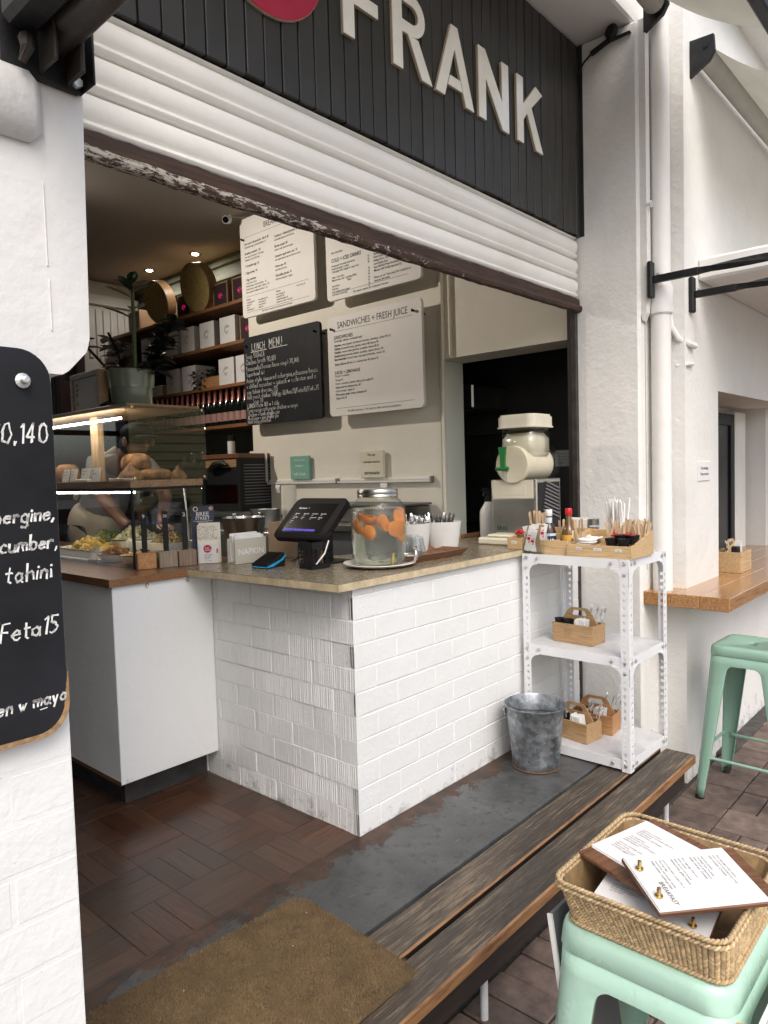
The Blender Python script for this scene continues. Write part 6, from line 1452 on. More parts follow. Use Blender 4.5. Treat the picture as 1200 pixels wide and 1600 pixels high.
for v, h, ds in ((.215, 'Cranberry + almond granola  85', 'with double yogurt and raw honey'), (.285, 'Bircher muesli  80', 'with nut milk, almond and apple'), (.355, 'Cinnamon apple warm oats  75', 'with apple maple syrup and toasted coconut'), (.425, 'Warm oats  60', 'with milk and honey'), (.490, 'Chia-millet granola  95', 'with berry compote + yogurt')):
    T(h, .39, v, .023, .014, sx=.82); T(d := ds, .39, v + .024, .019, .002, sx=.8)
rule(.05, .735, .572); T('Extras', .05, .598, .019, .008); T('Extras', .39, .598, .019, .008); T('fresh fruit 45', .61, .598, .017)
for k, (a, b) in enumerate((('rosemary ham 45', 'free range bacon 45'), ('avocado 35', 'beef sausage 45'), ('feta 15', 'smoked trout 75'), ('confit tomato 25', 'labneh 30'))): T(a, .05, .618 + k*.018, .016, .006, sx=.8); T(b, .19, .618 + k*.018, .016, .006, sx=.8)
for k, a in enumerate(('berry compote 35', 'poached fruit 35', 'activated nut granola 45', 'toasted nuts, seeds + coconut 25')): T(a, .39, .618 + k*.018, .016, .006, sx=.8)
rule(.05, .735, .686); T('Cafe Frank is committed to using only pasture reared eggs', .39, .704, .0165, 0, 'CENTER', .85)
part('print', mb, M['ink'], b_)
# 3 cold drinks
b_ = board('menu_board', 'white menu board of cold and iced drinks, half hidden by the shutter', 'menu board', 1.773, .974, 2.406, 3.105, M['menu_board'], ((1.73, 3.03), (1.03, 3.03)))
mb = MB(); y0, zt = 1.773, 3.105
T('COFFEE + DRINKS', .395, .105, .058, 0, 'CENTER', .8); rule(.05, .735, .13)
T('Hot chocolate', .05, .40, .022, sx=.82)
T('COLD + ICED DRINKS', .05, .455, .034, .016, sx=.8)
for k, (s, p) in enumerate((('Homemade lemonade, passionfruit', '45'), ('Kombucha ginger rooibos', '55'), ('Craft ginger beer (regular or sugar free)', '48'), ('', ''), ('Coke / Coke Zero', '30'), ('Mineral water still + sparkling 330ml', '28'), ('                                 750ml', '48'), ('Iced shakes', '60'), ('Iced latte', '45'), ('Iced rooibos lemon ginger', '40'), ('Iced choc/ iced mocha', '55'))):
    T(s, .05, .484 + k*.0185, .0185, .004, sx=.82); T(p, .375, .484 + k*.0185, .0175, .002, sx=.82)
for k, s in enumerate(('Bosman, Syrah', 'Steenberg, Sauvignon', 'Rebel Rosé, Swartland', 'Ridback Bros, Old Vine', 'Lord Sophia Rosé', 'Iona Hill Field Wine Red Blend', 'Minnaar with freshly squeezed OJ', '', 'Please see our "wine shop" for a selection of', 'wines by the bottle')): T(s, .425, .464 + k*.0205, .0195, .006, sx=.85)
rule(.05, .70, .655); T('We support organic and  biodynamic wineries', .39, .680, .019, 0, 'CENTER', .85)
part('print', mb, M['ink'], b_)
# 4 lunch chalkboard
b_ = board('chalkboard', 'black wall chalkboard headed LUNCH MENU in white handwriting', 'chalkboard', 2.692, 1.857, 1.648, 2.300, M['chalkboard'], ((1.91, 2.235), (2.66, 2.235)))
mb = MB(); random.seed(12); y0, zt = 2.692, 2.300
mb.chalk('LUNCH', .050, (X_, y0 - .10, zt - .105), RT, UP, .0050, lift=.001); mb.chalk('MENU', .058, (X_, y0 - .30, zt - .105), RT, UP, .0050, lift=.001)
for a, b, v in ((.085, .27, .117), (.30, .50, .117)): mb.quad((X_ - .001, y0 - a, zt - v), (X_ - .001, y0 - b, zt - v), (X_ - .001, y0 - b, zt - v + .004), (X_ - .001, y0 - a, zt - v + .004))
lines = (('Soup 500ml,1l', .158, .034), ('Chicken broth 90,180', .202, .034), ('Panzanella(Tuscan bean soup) 70,140', .248, .032), ('Superbowl (v)', .290, .032), ('Asian style simmered aubergine,edamame beans', .336, .0335), ('+ chilled cucumber + spinach w sushi rice and a', .378, .0325), ('soy tahini dressing 135', .420, .032), ('Add roast chicken 50/Egg 12/Avo35/Feta15/Tofu35', .458, .0325), ('      Soup 70', .492, .030), ('LUNCH Plate 180 w 1 side', .524, .030), ('Free range rotisserie chicken w mayo', .556, .030), ('Chicken + leek phyllo pie', .588, .030), ('Mushroom + pea phyllo pie', .614, .027), ('Herb baby potatoes', .640, .027))
for s, v, sz in lines:
    t_ = MB(); random.seed(len(s)); wd = t_.chalk(s, sz, (0, 0, 0), RT, UP); k = min(1.0, .79/wd) if len(s) > 30 else 1.0
    for rep in (0,):
        random.seed(len(s) + rep*3); mb.chalk(s, sz*k if k < 1 else sz, (X_, y0 - .022, zt - v), RT, UP, .0034, 0, .03, lift=.001 + rep*.0003)
part('handwriting', mb, M['chalk'], b_)

# rail with cards and receipts on the menu wall
rl = thing('wall_rail', 'long white ticket rail fixed along the cream wall', 'rail', (1.74, 1.85, 1.2))
mb = MB(); mb.box(1.715, 1.7495, 1.82, 2.68, 1.200, 1.214, .002); mb.box(1.735, 1.7495, 1.82, 2.68, 1.216, 1.232, .002); mb.box(1.715, 1.7495, 1.00, 1.805, 1.199, 1.213, .002); mb.box(1.735, 1.7495, 1.00, 1.805, 1.215, 1.231, .002); part('rail', mb, M['white_plastic'], rl)
mb = MB(); mb.box(1.712, 1.7495, .993, .999, 1.195, 1.236, .001); mb.box(1.712, 1.7495, 1.806, 1.819, 1.196, 1.234, .001); part('end_cap', mb, M['dark_steel'], rl)
gc = thing('card', 'mint green card with white words standing on the ticket rail', 'card', (1.73, 2.19, 1.235)); mb = MB(); mb.box(1.715, 1.735, 2.085, 2.285, 1.2325, 1.40, .002); part('panel', mb, M['cardboard'], gc)
mb = MB(); mb.text('Follow us on', .022, (1.7143, 2.185, 1.365), RT, UP, align='CENTER', bold=.01); mb.text('instagram', .022, (1.7143, 2.185, 1.325), RT, UP, align='CENTER', bold=.01); mb.text('café_frank', .030, (1.7143, 2.185, 1.262), RT, UP, align='CENTER', bold=.012); part('lettering', mb, M['paper'], gc)
zc = thing('card', 'cream card about reusable containers standing on the ticket rail', 'card', (1.73, 1.475, 1.235)); mb = MB(); mb.box(1.712, 1.735, 1.375, 1.575, 1.2315, 1.408, .002); part('panel', mb, M['cream_card'], zc)
mb = MB(); mb.text('We use', .022, (1.7112, 1.475, 1.375), RT, UP, align='CENTER', bold=.015); mb.text('returnable containers', .020, (1.7112, 1.475, 1.330), RT, UP, align='CENTER', bold=.015, sx=.85); mb.text('zerowaste', .032, (1.7112, 1.475, 1.255), RT, UP, align='CENTER', bold=.018); part('lettering', mb, M['ink'], zc)
pp = thing('paper_sheet', 'white paper sheet with sideways letters at the left end of the ticket rail', 'paper', (1.735, 2.66, 1.2)); mb = MB(); mb.box(1.70, 1.703, 2.53, 2.735, 1.215, 1.455, .001); part('sheet', mb, M['paper'], pp)
mb = MB(); mb.text('CAFE', .045, (1.6993, 2.675, 1.425), (0, 0, -1), (0, -1, 0), bold=.02); mb.text('FRANK', .045, (1.6993, 2.635, 1.425), (0, 0, -1), (0, -1, 0), bold=.02); part('print', mb, M['ink_grey'], pp)
for k, (y, nm) in enumerate(((2.60, 'leftmost'), (2.43, 'middle'), (1.37, 'rightmost'))):
    mb = MB(); 
    vs_ = []; 
    for i in range(8): zz = 1.197 - i*.0085; q = .006*math.sin(i*.6) + .0012*i; vs_ += [(1.712 - q, y + .03, zz), (1.712 - q, y - .028, zz - .003)]
    mb.add(vs_, [(2*i, 2*i+1, 2*i+3, 2*i+2) for i in range(7)]); single('receipt', mb, M['paper'], f'{nm} till receipt hanging curled from the ticket rail', 'receipt', group='till receipts', solid=.0004)

# ================================================================== shelves in the alcove
SH = (2.66, 2.345, 2.015, 1.69)
for k, z in enumerate(SH):
    nm = ['topmost', 'second', 'third', 'lowest'][k]
    mb = MB(); mb.box(1.80, 2.148, 2.765, 5.15, z - .028, z, .003); single('wall_shelf', mb, M['shelf_wood'], f'{nm} dark wooden shelf in the alcove ' + ('under the round trays', 'carrying white boxes', 'carrying white boxes and a planter', 'carrying the row of bottles')[k], 'shelf', group='alcove shelves')
mb = MB(); mb.box(2.141, 2.149, 2.77, 5.15, 1.71, 2.60); single('shelf_backing', mb, M['black'], 'dark backing panel behind the alcove shelves', 'panel')
def gift_box(y, z, h, w, label):
    th = thing('gift_box', label, 'box', (1.9, y, z), 0, 'white emblem boxes'); mb = MB(); mb.box(1.825, 1.825 + w, y - w/2, y + w/2, z + .0005, z + h, .002); part('carton', mb, M['paper'], th)
    mb = MB(); c = (1.8245, y, z + h*.52); r = .033
    mb.tube([(1.8245, y - r*math.cos(a), z + h*.52 + r*math.sin(a)) for a in [R_(30 + 10*i) for i in range(26)]], .0022, 4)
    for s in (1, -1):
        a0 = (0, 180)[s < 0]; mb.tube([(1.824, y - .014*math.cos(R_(a0 + 20*i))*1.0, c[2] + s*.011 + .011*math.sin(R_(a0 + 20*i))*1) for i in range(10)], .0018, 4)
    part('emblem', mb, M['dark_steel'], th)
for k, y in enumerate((4.36, 3.975, 3.70, 3.41, 3.125)):
    gift_box(y, SH[1], .215, .205, f"white emblem box on the second shelf, {['far left behind the plant', 'second from left', 'middle one', 'second from right', 'nearest the breakfast board'][k]}")
for k, y in enumerate((3.96, 3.70, 3.16, 2.93)):
    gift_box(y, SH[2], .215, .205, f"white emblem box on the third shelf, {['first from left', 'beside the trailing planter', 'right of the planter', 'partly behind the chalkboard'][k]}")
gift_box(4.24, SH[2], .10, .2, 'low white emblem box on the third shelf behind the potted plant')
def pink_box(y, z, label, h=.20, w=.20):
    th = thing('picture_box', label, 'box', (1.95, y, z), 0, 'dark boxes with pink print'); mb = MB(); mb.box(1.86, 2.06, y - w/2, y + w/2, z + .0005, z + h, .003); mb.box(1.855, 1.8598, y - w/2, y - w/2 + .014, z, z + h); mb.box(1.855, 1.8598, y + w/2 - .014, y + w/2, z, z + h); part('box', mb, M['kraft'], th)
    mb = MB(); mb.box(1.857, 1.8595, y - w/2 + .015, y + w/2 - .015, z + .015, z + h - .015); part('dark_face', mb, M['frame_pic'], th)
    mb = MB(); mb.tube([(1.8555, y - .022*math.cos(a), z + h*.45 + .018*math.sin(a)) for a in [R_(20 + 28*i) for i in range(11)]], .004, 5); mb.box(1.8545, 1.8565, y - .028, y + .02, z + h*.43, z + h*.48); part('pink_emblem', mb, M['magenta'], th)
for y, z, l_ in ((4.62, SH[0], 'dark box with pink emblem on the top shelf, far left'), (3.78, SH[0], 'dark box with pink emblem on the top shelf between the round trays'), (3.24, SH[0], 'dark box with pink emblem on the top shelf right of the round trays'), (2.98, SH[0], 'dark box with pink emblem on the top shelf beside the breakfast board'), (2.90, SH[1], 'dark box with pink emblem on the second shelf beside the breakfast board')): pink_box(y, z, l_)
for y, l_, r in ((4.13, 'round yellow woven tray leaning on the top shelf, farther from the camera', .185), (3.52, 'round yellow woven tray leaning on the top shelf, nearer and larger', .20)):
    th = thing('round_tray', l_, 'tray', (1.9, y, SH[0]), 0, 'round woven trays'); Mx = Matrix.Translation((1.80, y, SH[0] + r + .001)) @ Matrix.Rotation(R_(-14), 4, 'Y') @ Matrix.Rotation(R_(-16), 4, 'X') @ Matrix.Rotation(R_(90), 4, 'Y')
    mb = MB(); mb.lathe([(.001, .004), (r*.93, .004), (r*.975, .002), (r*.98, .06)], seg=40, M=Mx); part('tray_disc', mb, M['basket_drum'], th, smooth=True, sharp=40)
    mb = MB(); mb.shell([(r*.971, .0), (r*.985, -.003), (r, .0), (r, .085), (r*.985, .088)], seg=40, M=Mx); part('rim', mb, M['display_wood'], th, smooth=True, sharp=40)
# planter with trailing leaves on third shelf
tp = thing('planter', 'wooden planter box with small trailing leaves on the third shelf', 'planter', (1.9, 3.42, SH[2])); mb = MB(); mb.box(1.83, 1.99, 3.27, 3.52, SH[2] + .0005, SH[2] + .09, .003); part('box', mb, M['oak2'], tp)
def leafs(mb, base, tip_dir, n, ln, wd, spread=.02, droop=.3):
    """leaf blades along a curved stem"""
    for k in range(n):
        t_ = (k + .5)/n; p = Vector(base) + Vector(tip_dir)*t_; a = k*2.4 + random.uniform(-.4, .4); d = Vector((math.cos(a), math.sin(a), random.uniform(-droop, .6))).normalized(); leaf(mb, p, d, ln*random.uniform(.75, 1.15), wd)
def leaf(mb, p, d, ln, wd):
    d = Vector(d).normalized(); s = d.cross(Vector((0, 0, 1))); s = s.normalized() if s.length > .05 else Vector((1, 0, 0)); u = s.cross(d); vs_ = []; n = 6
    for i in range(n + 1):
        q = i/n; w = wd*math.sin(math.pi*min(1, q*.94 + .05))**.75; c = Vector(p) + d*(ln*q) - u*(ln*.12*q*q)
        vs_ += [c - s*w + u*w*.3, c, c + s*w + u*w*.3]
    fs = []
    for i in range(n): o = i*3; fs += [(o, o+1, o+4, o+3), (o+1, o+2, o+5, o+4)]
    mb.add(vs_, fs)
random.seed(91); mb = MB()
for k in range(26): leaf(mb, (random.uniform(1.84, 1.96), random.uniform(3.27, 3.52), SH[2] + .09 + random.uniform(0, .07)), (random.uniform(-1, .2), random.uniform(-1, 1), random.uniform(-.3, .8)), .05, .017)
for st_y in (3.56, 3.62, 3.5):
    for k in range(9): leaf(mb, (1.815, st_y + random.uniform(-.03, .03), SH[2] + .16 - k*.022), (random.uniform(-1, 0), random.uniform(-1, 1), -.4), .04, .014)
part('foliage', mb, M['leaf_dark'], tp)
tp2 = thing('planter', 'small wooden planter behind the green pot on the third shelf', 'planter', (1.9, 4.2, SH[2])); mb = MB(); mb.box(1.83, 1.99, 4.08, 4.16, SH[2] + .0005, SH[2] + .085, .003); part('box', mb, M['oak2'], tp2)
mb = MB()
for k in range(14): leaf(mb, (random.uniform(1.82, 1.88), random.uniform(2.78, 2.86), SH[2] + .05 + .012*k), (random.uniform(-1, .2), random.uniform(-1, 1), random.uniform(-.3, .6)), .07, .02)
single('trailing_plant', mb, M['leaf_dark'], 'dark leafy sprig on the third shelf at the chalkboard edge', 'plant')
# bottles
bt0 = None
for k in range(21):
    y = 2.80 + k*.082; c = (1.86, y, SH[3])
    if bt0 is None:
        bt0 = thing('wine_bottle', 'dark sparkling wine bottle with rose foil neck and pink label', 'bottle', c, 0, 'row of rose bottles')
        mb = MB(); mb.lathe([(.001, 0), (.038, 0), (.040, .004), (.040, .135), (.036, .165), (.022, .205), (.015, .235), (.015, .285), (.001, .286)], c, 16); part('glass', mb, M['bottle'], bt0, smooth=True, sharp=50)
        mb = MB(); mb.lathe([(.0235, .200), (.0165, .232), (.0165, .29), (.019, .295), (.019, .312), (.001, .315)], c, 14); part('foil', mb, M['pink_foil'], bt0, smooth=True, sharp=50)
        mb = MB(); mb.shell([(.0408, .035), (.0408, .105)], c, 16); part('label', mb, M['pink_label'], bt0, smooth=True)
    else: dup(bt0, c, 0, 'dark sparkling wine bottle with rose foil neck and pink label')

# CCTV camera and downlights
cc = thing('security_camera', 'small white security camera on the ceiling corner', 'camera', (1.58, 2.70, 3.12)); mb = MB(); Mx = Matrix.Translation((1.575, 2.73, 3.165)) @ Matrix.Rotation(R_(215), 4, 'Z') @ Matrix.Rotation(R_(105), 4, 'Y')
mb.lathe([(.001, -.035), (.025, -.035), (.029, -.02), (.029, .035), (.026, .04), (.001, .036)], seg=20, M=Mx); mb.tube([(1.60, 2.72, 3.199), (1.59, 2.72, 3.17)], .014, 10); part('housing', mb, M['white_plastic'], cc, smooth=True, sharp=40)
mb = MB(); mb.lathe([(.001, .0405), (.023, .0405), (.023, .042), (.001, .0425)], seg=18, M=Mx); part('lens', mb, M['black_gloss'], cc)
mb = MB(); mb.tube([(1.61, 2.71, 3.19), (1.65, 2.66, 3.18), (1.72, 2.62, 3.195)], .004, 6); part('cable', mb, M['white_plastic'], cc)
def downlight(x, y, label, watts=7, aim=None):
    th = thing('downlight', label, 'light', (x, y, 3.19), 0, 'ceiling downlights'); mb = MB(); mb.lathe([(.030, .0), (.052, -.006), (.055, -.001), (.03, .002)], (x, y, 3.199), 28); part('ring', mb, M['dark_steel'], th, smooth=True)
    mb = MB(); mb.lathe([(.001, 0), (.028, 0), (.028, -.004), (.001, -.006)], (x, y, 3.198), 20); part('bulb', mb, M['bulb'], th)
    ld = bpy.data.lights.new('lamp', 'SPOT'); ld.energy = watts; ld.color = (1, .90, .78); ld.spot_size = R_(172); ld.spot_blend = .6; ld.shadow_soft_size = .05
    lo = bpy.data.objects.new('lamp', ld); C.objects.link(lo); lo.parent = th; lo.location = (0, 0, -.02)
    if aim: lo.rotation_euler = Vector(aim).to_track_quat('-Z', 'Y').to_euler(); ld.spot_size = R_(112); ld.spot_blend = 1.0
downlight(1.93, 3.68, 'lit ceiling downlight nearer the menu boards', 6)
downlight(1.90, 4.38, 'lit ceiling downlight farther left above the shelf', 6)
downlight(-.10, 3.30, 'ceiling downlight over the serving area in front of the menu wall', 122, (1.8, -1.75, -1.5))

# toaster grill and things round it
og = thing('grill_oven', 'black open grill with a wooden top and faint orange glow inside', 'grill', (1.6, 2.78, 1.012))
mb = MB(); mb.box(1.46, 1.80, 2.555, 3.02, 1.40, 1.435, .004); part('top', mb, M['walnut'], og)
mb = MB(); mb.box(1.46, 1.80, 2.555, 2.585, 1.013, 1.40, .003); mb.box(1.46, 1.80, 2.99, 3.02, 1.013, 1.40, .003); mb.box(1.79, 1.80, 2.586, 2.989, 1.013, 1.40); mb.box(1.47, 1.79, 2.586, 2.989, 1.20, 1.33, .01); mb.box(1.46, 1.79, 2.586, 2.989, 1.013, 1.06, .004); part('casing', mb, M['black'], og)
mb = MB(); 
for k in range(14): mb.box(1.50, 1.74, 2.549, 2.5545, 1.06 + k*.022, 1.068 + k*.022, .001)
part('louvre', mb, M['grey_plastic'], og)
mb = MB(); mb.box(1.765, 1.788, 2.59, 2.985, 1.07, 1.19); part('glowing_back', mb, M['glow'], og)
mb = MB(); mb.box(1.47, 1.472, 2.60, 2.985, 1.335, 1.395); part('wood_front', mb, M['display_wood'], og)
mb = MB(); mb.tube([(1.45, 2.90, 1.325), (1.44, 2.82, 1.355), (1.44, 2.72, 1.37), (1.445, 2.68, 1.35)], [.02, .03, .02, .012], 8); single('oven_glove', mb, M['black'], 'black glove draped on the front of the grill', 'glove', smooth=True)
mb = MB(); single('spray_can', MB().lathe([(.001, 0), (.03, 0), (.03, .11), (.001, .111)], (1.72, 2.99, 1.436), 18), M['white_plastic'], 'white spray can with black cap standing on the grill', 'can', smooth=True, sharp=40)
single('can_cap', MB().lathe([(.029, .111), (.029, .15), (.024, .155), (.001, .155)], (1.72, 2.99, 1.437), 18), M['black'], 'black cap of the spray can on the grill', 'cap', smooth=True, sharp=40)
for k in range(7): tumbler((1.68 - .05*(k % 2), 3.16 + .075*(k//1), 1.38), f"upturned tumbler on the rack left of the grill, {['first', 'second', 'third', 'fourth', 'fifth', 'sixth', 'seventh'][k]} from the grill")
single('glass_shelf', MB().box(1.60, 1.78, 3.06, 3.9, 1.365, 1.38), M['dark_steel'], 'dark steel shelf under the tumblers left of the grill', 'shelf')

# ================================================================== food display on the cabinet
DX0, DX1, DY0, DY1 = -.238, .10, 1.012, 2.45
Z1, Z2, Z3, Z4 = .90, 1.232, 1.262, 1.565
dc = thing('display_case', 'two-tier food display, glass below and timber-framed above', 'display case', (-.07, 1.7, .9))
mb = MB(); mb.box(DX0, DX0 + .006, DY0, DY1, Z1 + .001, Z2 - .002); part('glass_front', mb, M['glass'], dc)
mb = MB(); mb.box(DX0 + .0065, DX1, DY0, DY0 + .006, Z1 + .001, Z2 - .002); part('glass_end', mb, M['glass'], dc)
mb = MB(); mb.box(DX0 - .002, DX0 + .009, DY0 - .002, DY0 + .009, Z1 + .0, Z2, .001); mb.box(DX0 - .002, DX0 + .01, DY0 + .0095, DY1, Z2 - .012, Z2, .001); mb.box(DX0 + .0105, DX1, DY0 - .002, DY0 + .008, Z2 - .010, Z2 - .001, .001); part('black_frame', mb, M['black'], dc)
mb = MB(); mb.box(DX0 - .004, DX1 + .004, DY0 - .004, DY1, Z2 + .0005, Z3, .002); part('timber_shelf', mb, M['display_wood'], dc)
mb = MB(); mb.box(DX0 - .002, DX1 + .005, DY0 + .0, DY1, Z4 - .004, Z4 + .014, .002); part('timber_roof', mb, M['display_wood'], dc)
mb = MB(); mb.box(DX0 + .1, DX0 + .13, DY0 + .46, DY0 + .53, Z3, Z4 - .005, .002); part('timber_post', mb, M['display_post'], dc)
mb = MB(); mb.box(DX0, DX0 + .005, DY0 + .0, DY1, Z3 + .0005, Z4 - .005); part('upper_glass_front', mb, M['glass'], dc)
mb = MB(); mb.box(DX0 + .0055, DX1 + .03, DY0, DY0 + .005, Z3 - .005, Z4 + .005); part('upper_glass_end', mb, M['glass'], dc)
for x in (DX0 + .02, DX1 + .015):
    for z in (Z3 + .008, Z4 - .002): mb = MB(); mb.lathe([(.006, 0), (.006, .003), (.001, .004)], seg=10, M=Matrix.Translation((x, DY0 - .0005, z)) @ Matrix.Rotation(R_(90), 4, 'X')); part('glass_fixing', mb, M['brass'], dc)
mb = MB(); mb.box(DX0 + .02, DX0 + .028, DY0 + .10, DY1 - .05, Z4 - .045, Z4 - .037); part('light_strip', mb, M['led'], dc)
mb = MB(); mb.box(DX0 + .02, DX0 + .028, DY0 + .02, DY1 - .05, Z2 - .022, Z2 - .015); part('light_strip', mb, M['led'], dc)
mb = MB(); mb.tube([(DX1 - .02, 1.6, Z2 - .01), (DX1 - .02, 1.12, Z2 - .01), (DX1 - .02, 1.10, Z1 + .05)], .005, 6); part('prop_rod', mb, M['steel'], dc)
# upper tier: breads and price cards
def bread(c, s, rz, label, mt='bread', peak=False):
    random.seed(int(abs(c[1])*1000)); th = None; mb = MB(); n, m_ = 18, 9; vs_ = []
    Mx = Matrix.Translation(c) @ Matrix.Rotation(rz, 4, 'Z')
    if peak:
        mb.lathe([(s[0], 0), (s[0]*1.02, s[2]*.2), (s[0]*.8, s[2]*.45), (s[0]*.35, s[2]*.75), (s[0]*.12, s[2]), (.001, s[2]*1.02)], seg=14, M=Mx, sy=s[1]/s[0], wob=lambda a, z: 1 + .07*math.sin(5*a + z*40))
    else:
        mb.lathe([(s[0]*.85, 0), (s[0], s[2]*.15), (s[0]*1.0, s[2]*.55), (s[0]*.9, s[2]*.82), (s[0]*.55, s[2]*.97), (.001, s[2])], seg=22, M=Mx, sy=s[1]/s[0], wob=lambda a, z: 1 + .05*math.sin(4*a + z*30))
    return single('bread', mb, M[mt], label, 'bread', smooth=True, sharp=70)
bread((-.05, 1.30, Z3 + .048), (.042, .095, .075), .1, 'crusty loaf on top in the upper display tier')
bread((-.11, 1.24, Z3 + .001), (.045, .075, .078), 0, 'pointed pale pastry at the front of the upper tier', peak=True)
bread((-.02, 1.20, Z3 + .001), (.06, .11, .05), 0, 'low flat loaf under the crusty loaf in the upper tier')
bread((.02, 1.07, Z3 + .001), (.032, .042, .06), 0, 'small pastry beside the end glass of the upper tier', peak=True)
bread((-.10, 1.88, Z3 + .001), (.055, .07, .09), 0, 'dark round bread at the left of the upper tier')
for k, (y, x, nm) in enumerate(((1.70, -.205, 'leftmost'), (1.62, -.205, 'second'), (1.50, -.21, 'third'), (1.40, -.21, 'rightmost'))):
    th = thing('price_card', f'{nm} white price card in the upper display tier', 'price card', (x, y, Z3), 0, 'price cards'); Mx = Matrix.Translation((x, y, Z3 + .001)) @ Matrix.Rotation(R_(12), 4, 'Y'); w = .05 if k < 2 else .062
    mb = MB(); mb.box(0, .002, -w, w*.3, 0, .062, M=Mx); part('card', mb, M['paper'], th)
    mb = MB()
    for i, s in enumerate((('banana bread', 'with butter', '45'), ('almond', 'croissant', '55'), ('cheese scone', 'with jam', '48'), ('lemon', 'polenta cake', '60'))[k]): mb.text(s, .011, Mx @ Vector((-.0008, w*.22, .046 - i*.014)), RT, UP, bold=.01, sx=.8)
    part('print', mb, M['ink_grey'], th)
for k, y in enumerate((1.50, 1.17)):
    mb = MB(); mb.box(-.215, -.17, y - .06, y + .07, Z3 + .001, Z3 + .012, .002); single('serving_slate', mb, M['porcelain'], ['left', 'right'][k] + ' white strip tray at the front of the upper tier', 'tray')
# lower tier: dishes of food
def dish_rect(c, lx, ly, h, label, mt='porcelain'):
    mb = MB(); o1, o2 = rrect(-lx/2*.85, lx/2*.85, -ly/2*.88, ly/2*.88, .02, 4), rrect(-lx/2, lx/2, -ly/2, ly/2, .03, 4); i2, i1 = rrect(-lx/2 + .006, lx/2 - .006, -ly/2 + .006, ly/2 - .006, .026, 4), rrect(-lx/2*.85 + .006, lx/2*.85 - .006, -ly/2*.88 + .006, ly/2*.88 - .006, .016, 4); n = len(o1)
    vs_ = [(c[0] + a, c[1] + b, c[2]) for a, b in o1] + [(c[0] + a, c[1] + b, c[2] + h) for a, b in o2] + [(c[0] + a, c[1] + b, c[2] + h) for a, b in i2] + [(c[0] + a, c[1] + b, c[2] + .006) for a, b in i1]
    mb.add(vs_, [(r*n + k, r*n + (k+1) % n, (r+1)*n + (k+1) % n, (r+1)*n + k) for r in range(3) for k in range(n)] + [tuple(range(n))[::-1], tuple(range(3*n, 4*n))]); return single('serving_dish', mb, M[mt], label, 'dish')
def dish_round(c, r, h, label, mt='porcelain'):
    th = thing('enamel_bowl', label, 'bowl', c); mb = MB(); mb.lathe([(.001, 0), (r*.55, 0), (r*.75, h*.25), (r*.97, h), (r*.95, h), (r*.7, h*.3), (r*.5, .006), (.001, .006)], c, 32); part('bowl', mb, M[mt], th, smooth=True, sharp=50)
    mb = MB(); mb.tube([(c[0] + r*.97*math.cos(a*.19635), c[1] + r*.97*math.sin(a*.19635), c[2] + h) for a in range(32)], .0028, 5, closed=True); part('dark_rim', mb, M['black'], th); return th
def heap(c, rx, ry, h, n, s, mt, label, nm='salad'):
    random.seed(n); mb = MB()
    for k in range(n):
        a, q = random.uniform(0, 6.28), math.sqrt(random.random()); x, y = rx*q*math.cos(a), ry*q*math.sin(a); z = h*(1 - q*q)*random.uniform(.5, 1); ss = s*random.uniform(.6, 1.25)
        mb.blob((0, 0, 0), ss, ss*random.uniform(.5, 1), ss*random.uniform(.4, .9), 6, 4, M=Matrix.Translation((c[0] + x, c[1] + y, c[2] + z)) @ Euler((random.uniform(0, 3), random.uniform(0, 3), random.uniform(0, 3))).to_matrix().to_4x4(), jit=.2)
    o = single(nm, mb, M[mt], label, 'food', smooth=True, sharp=80); return o
dish_rect((-.12, 1.62, Z1 + .001), .20, .38, .05, 'long white dish of yellow potatoes at the left front of the case'); heap((-.12, 1.62, Z1 + .035), .075, .16, .055, 150, .02, 'potato', 'yellow roast potatoes with herbs heaped in the left front dish', 'potato_salad')
dish_rect((.05, 1.80, Z1 + .001), .16, .3, .06, 'white dish of leaves behind the potatoes'); heap((.05, 1.80, Z1 + .055), .06, .12, .05, 130, .018, 'salad', 'dark green leaves heaped behind the potatoes', 'green_salad')
dish_round((.06, 1.52, Z1 + .001), .13, .08, 'round bowl of pale slaw in the middle of the case'); heap((.06, 1.52, Z1 + .06), .11, .12, .08, 330, .012, 'slaw', 'pale creamy slaw heaped in the round bowl', 'slaw')
dish_rect((.02, 1.24, Z1 + .03), .17, .36, .055, 'white rectangular dish of grain salad on the right'); heap((.02, 1.17, Z1 + .075), .06, .11, .05, 260, .011, 'grain', 'brown grain salad heaped in the right-hand dish', 'grain_salad')
mb = MB(); mb.box(-.06, .09, 1.06, 1.42, Z1 + .001, Z1 + .029, .003); single('riser', mb, M['dark_steel'], 'low riser under the right-hand dish', 'riser')
dish_round((-.155, 1.33, Z1 + .004), .078, .036, 'shallow enamel bowl with dark rim near the price card'); heap((-.155, 1.33, Z1 + .034), .058, .058, .035, 140, .010, 'bread', 'shredded golden chicken heaped in the front enamel bowl', 'chicken')
dish_round((-.150, 1.14, Z1 + .004), .082, .04, 'shallow enamel bowl with dark rim at the front corner'); heap((-.150, 1.14, Z1 + .036), .062, .062, .012, 90, .012, 'cake', 'flat golden pie in the corner enamel bowl', 'pie')
dish_rect((-.06, 1.23, Z1 + .002), .1, .3, .02, 'flat white plate of sliced meat between the bowls'); heap((-.06, 1.25, Z1 + .022), .03, .09, .02, 40, .016, 'soil', 'dark sliced meat lying on the flat plate', 'meat')
mb = MB(); mb.box(-.228, -.13, 1.36, 1.75, Z1 + .0008, Z1 + .012, .002); single('serving_board', mb, M['porcelain'], 'flat white board under the potatoes behind the front glass', 'board')
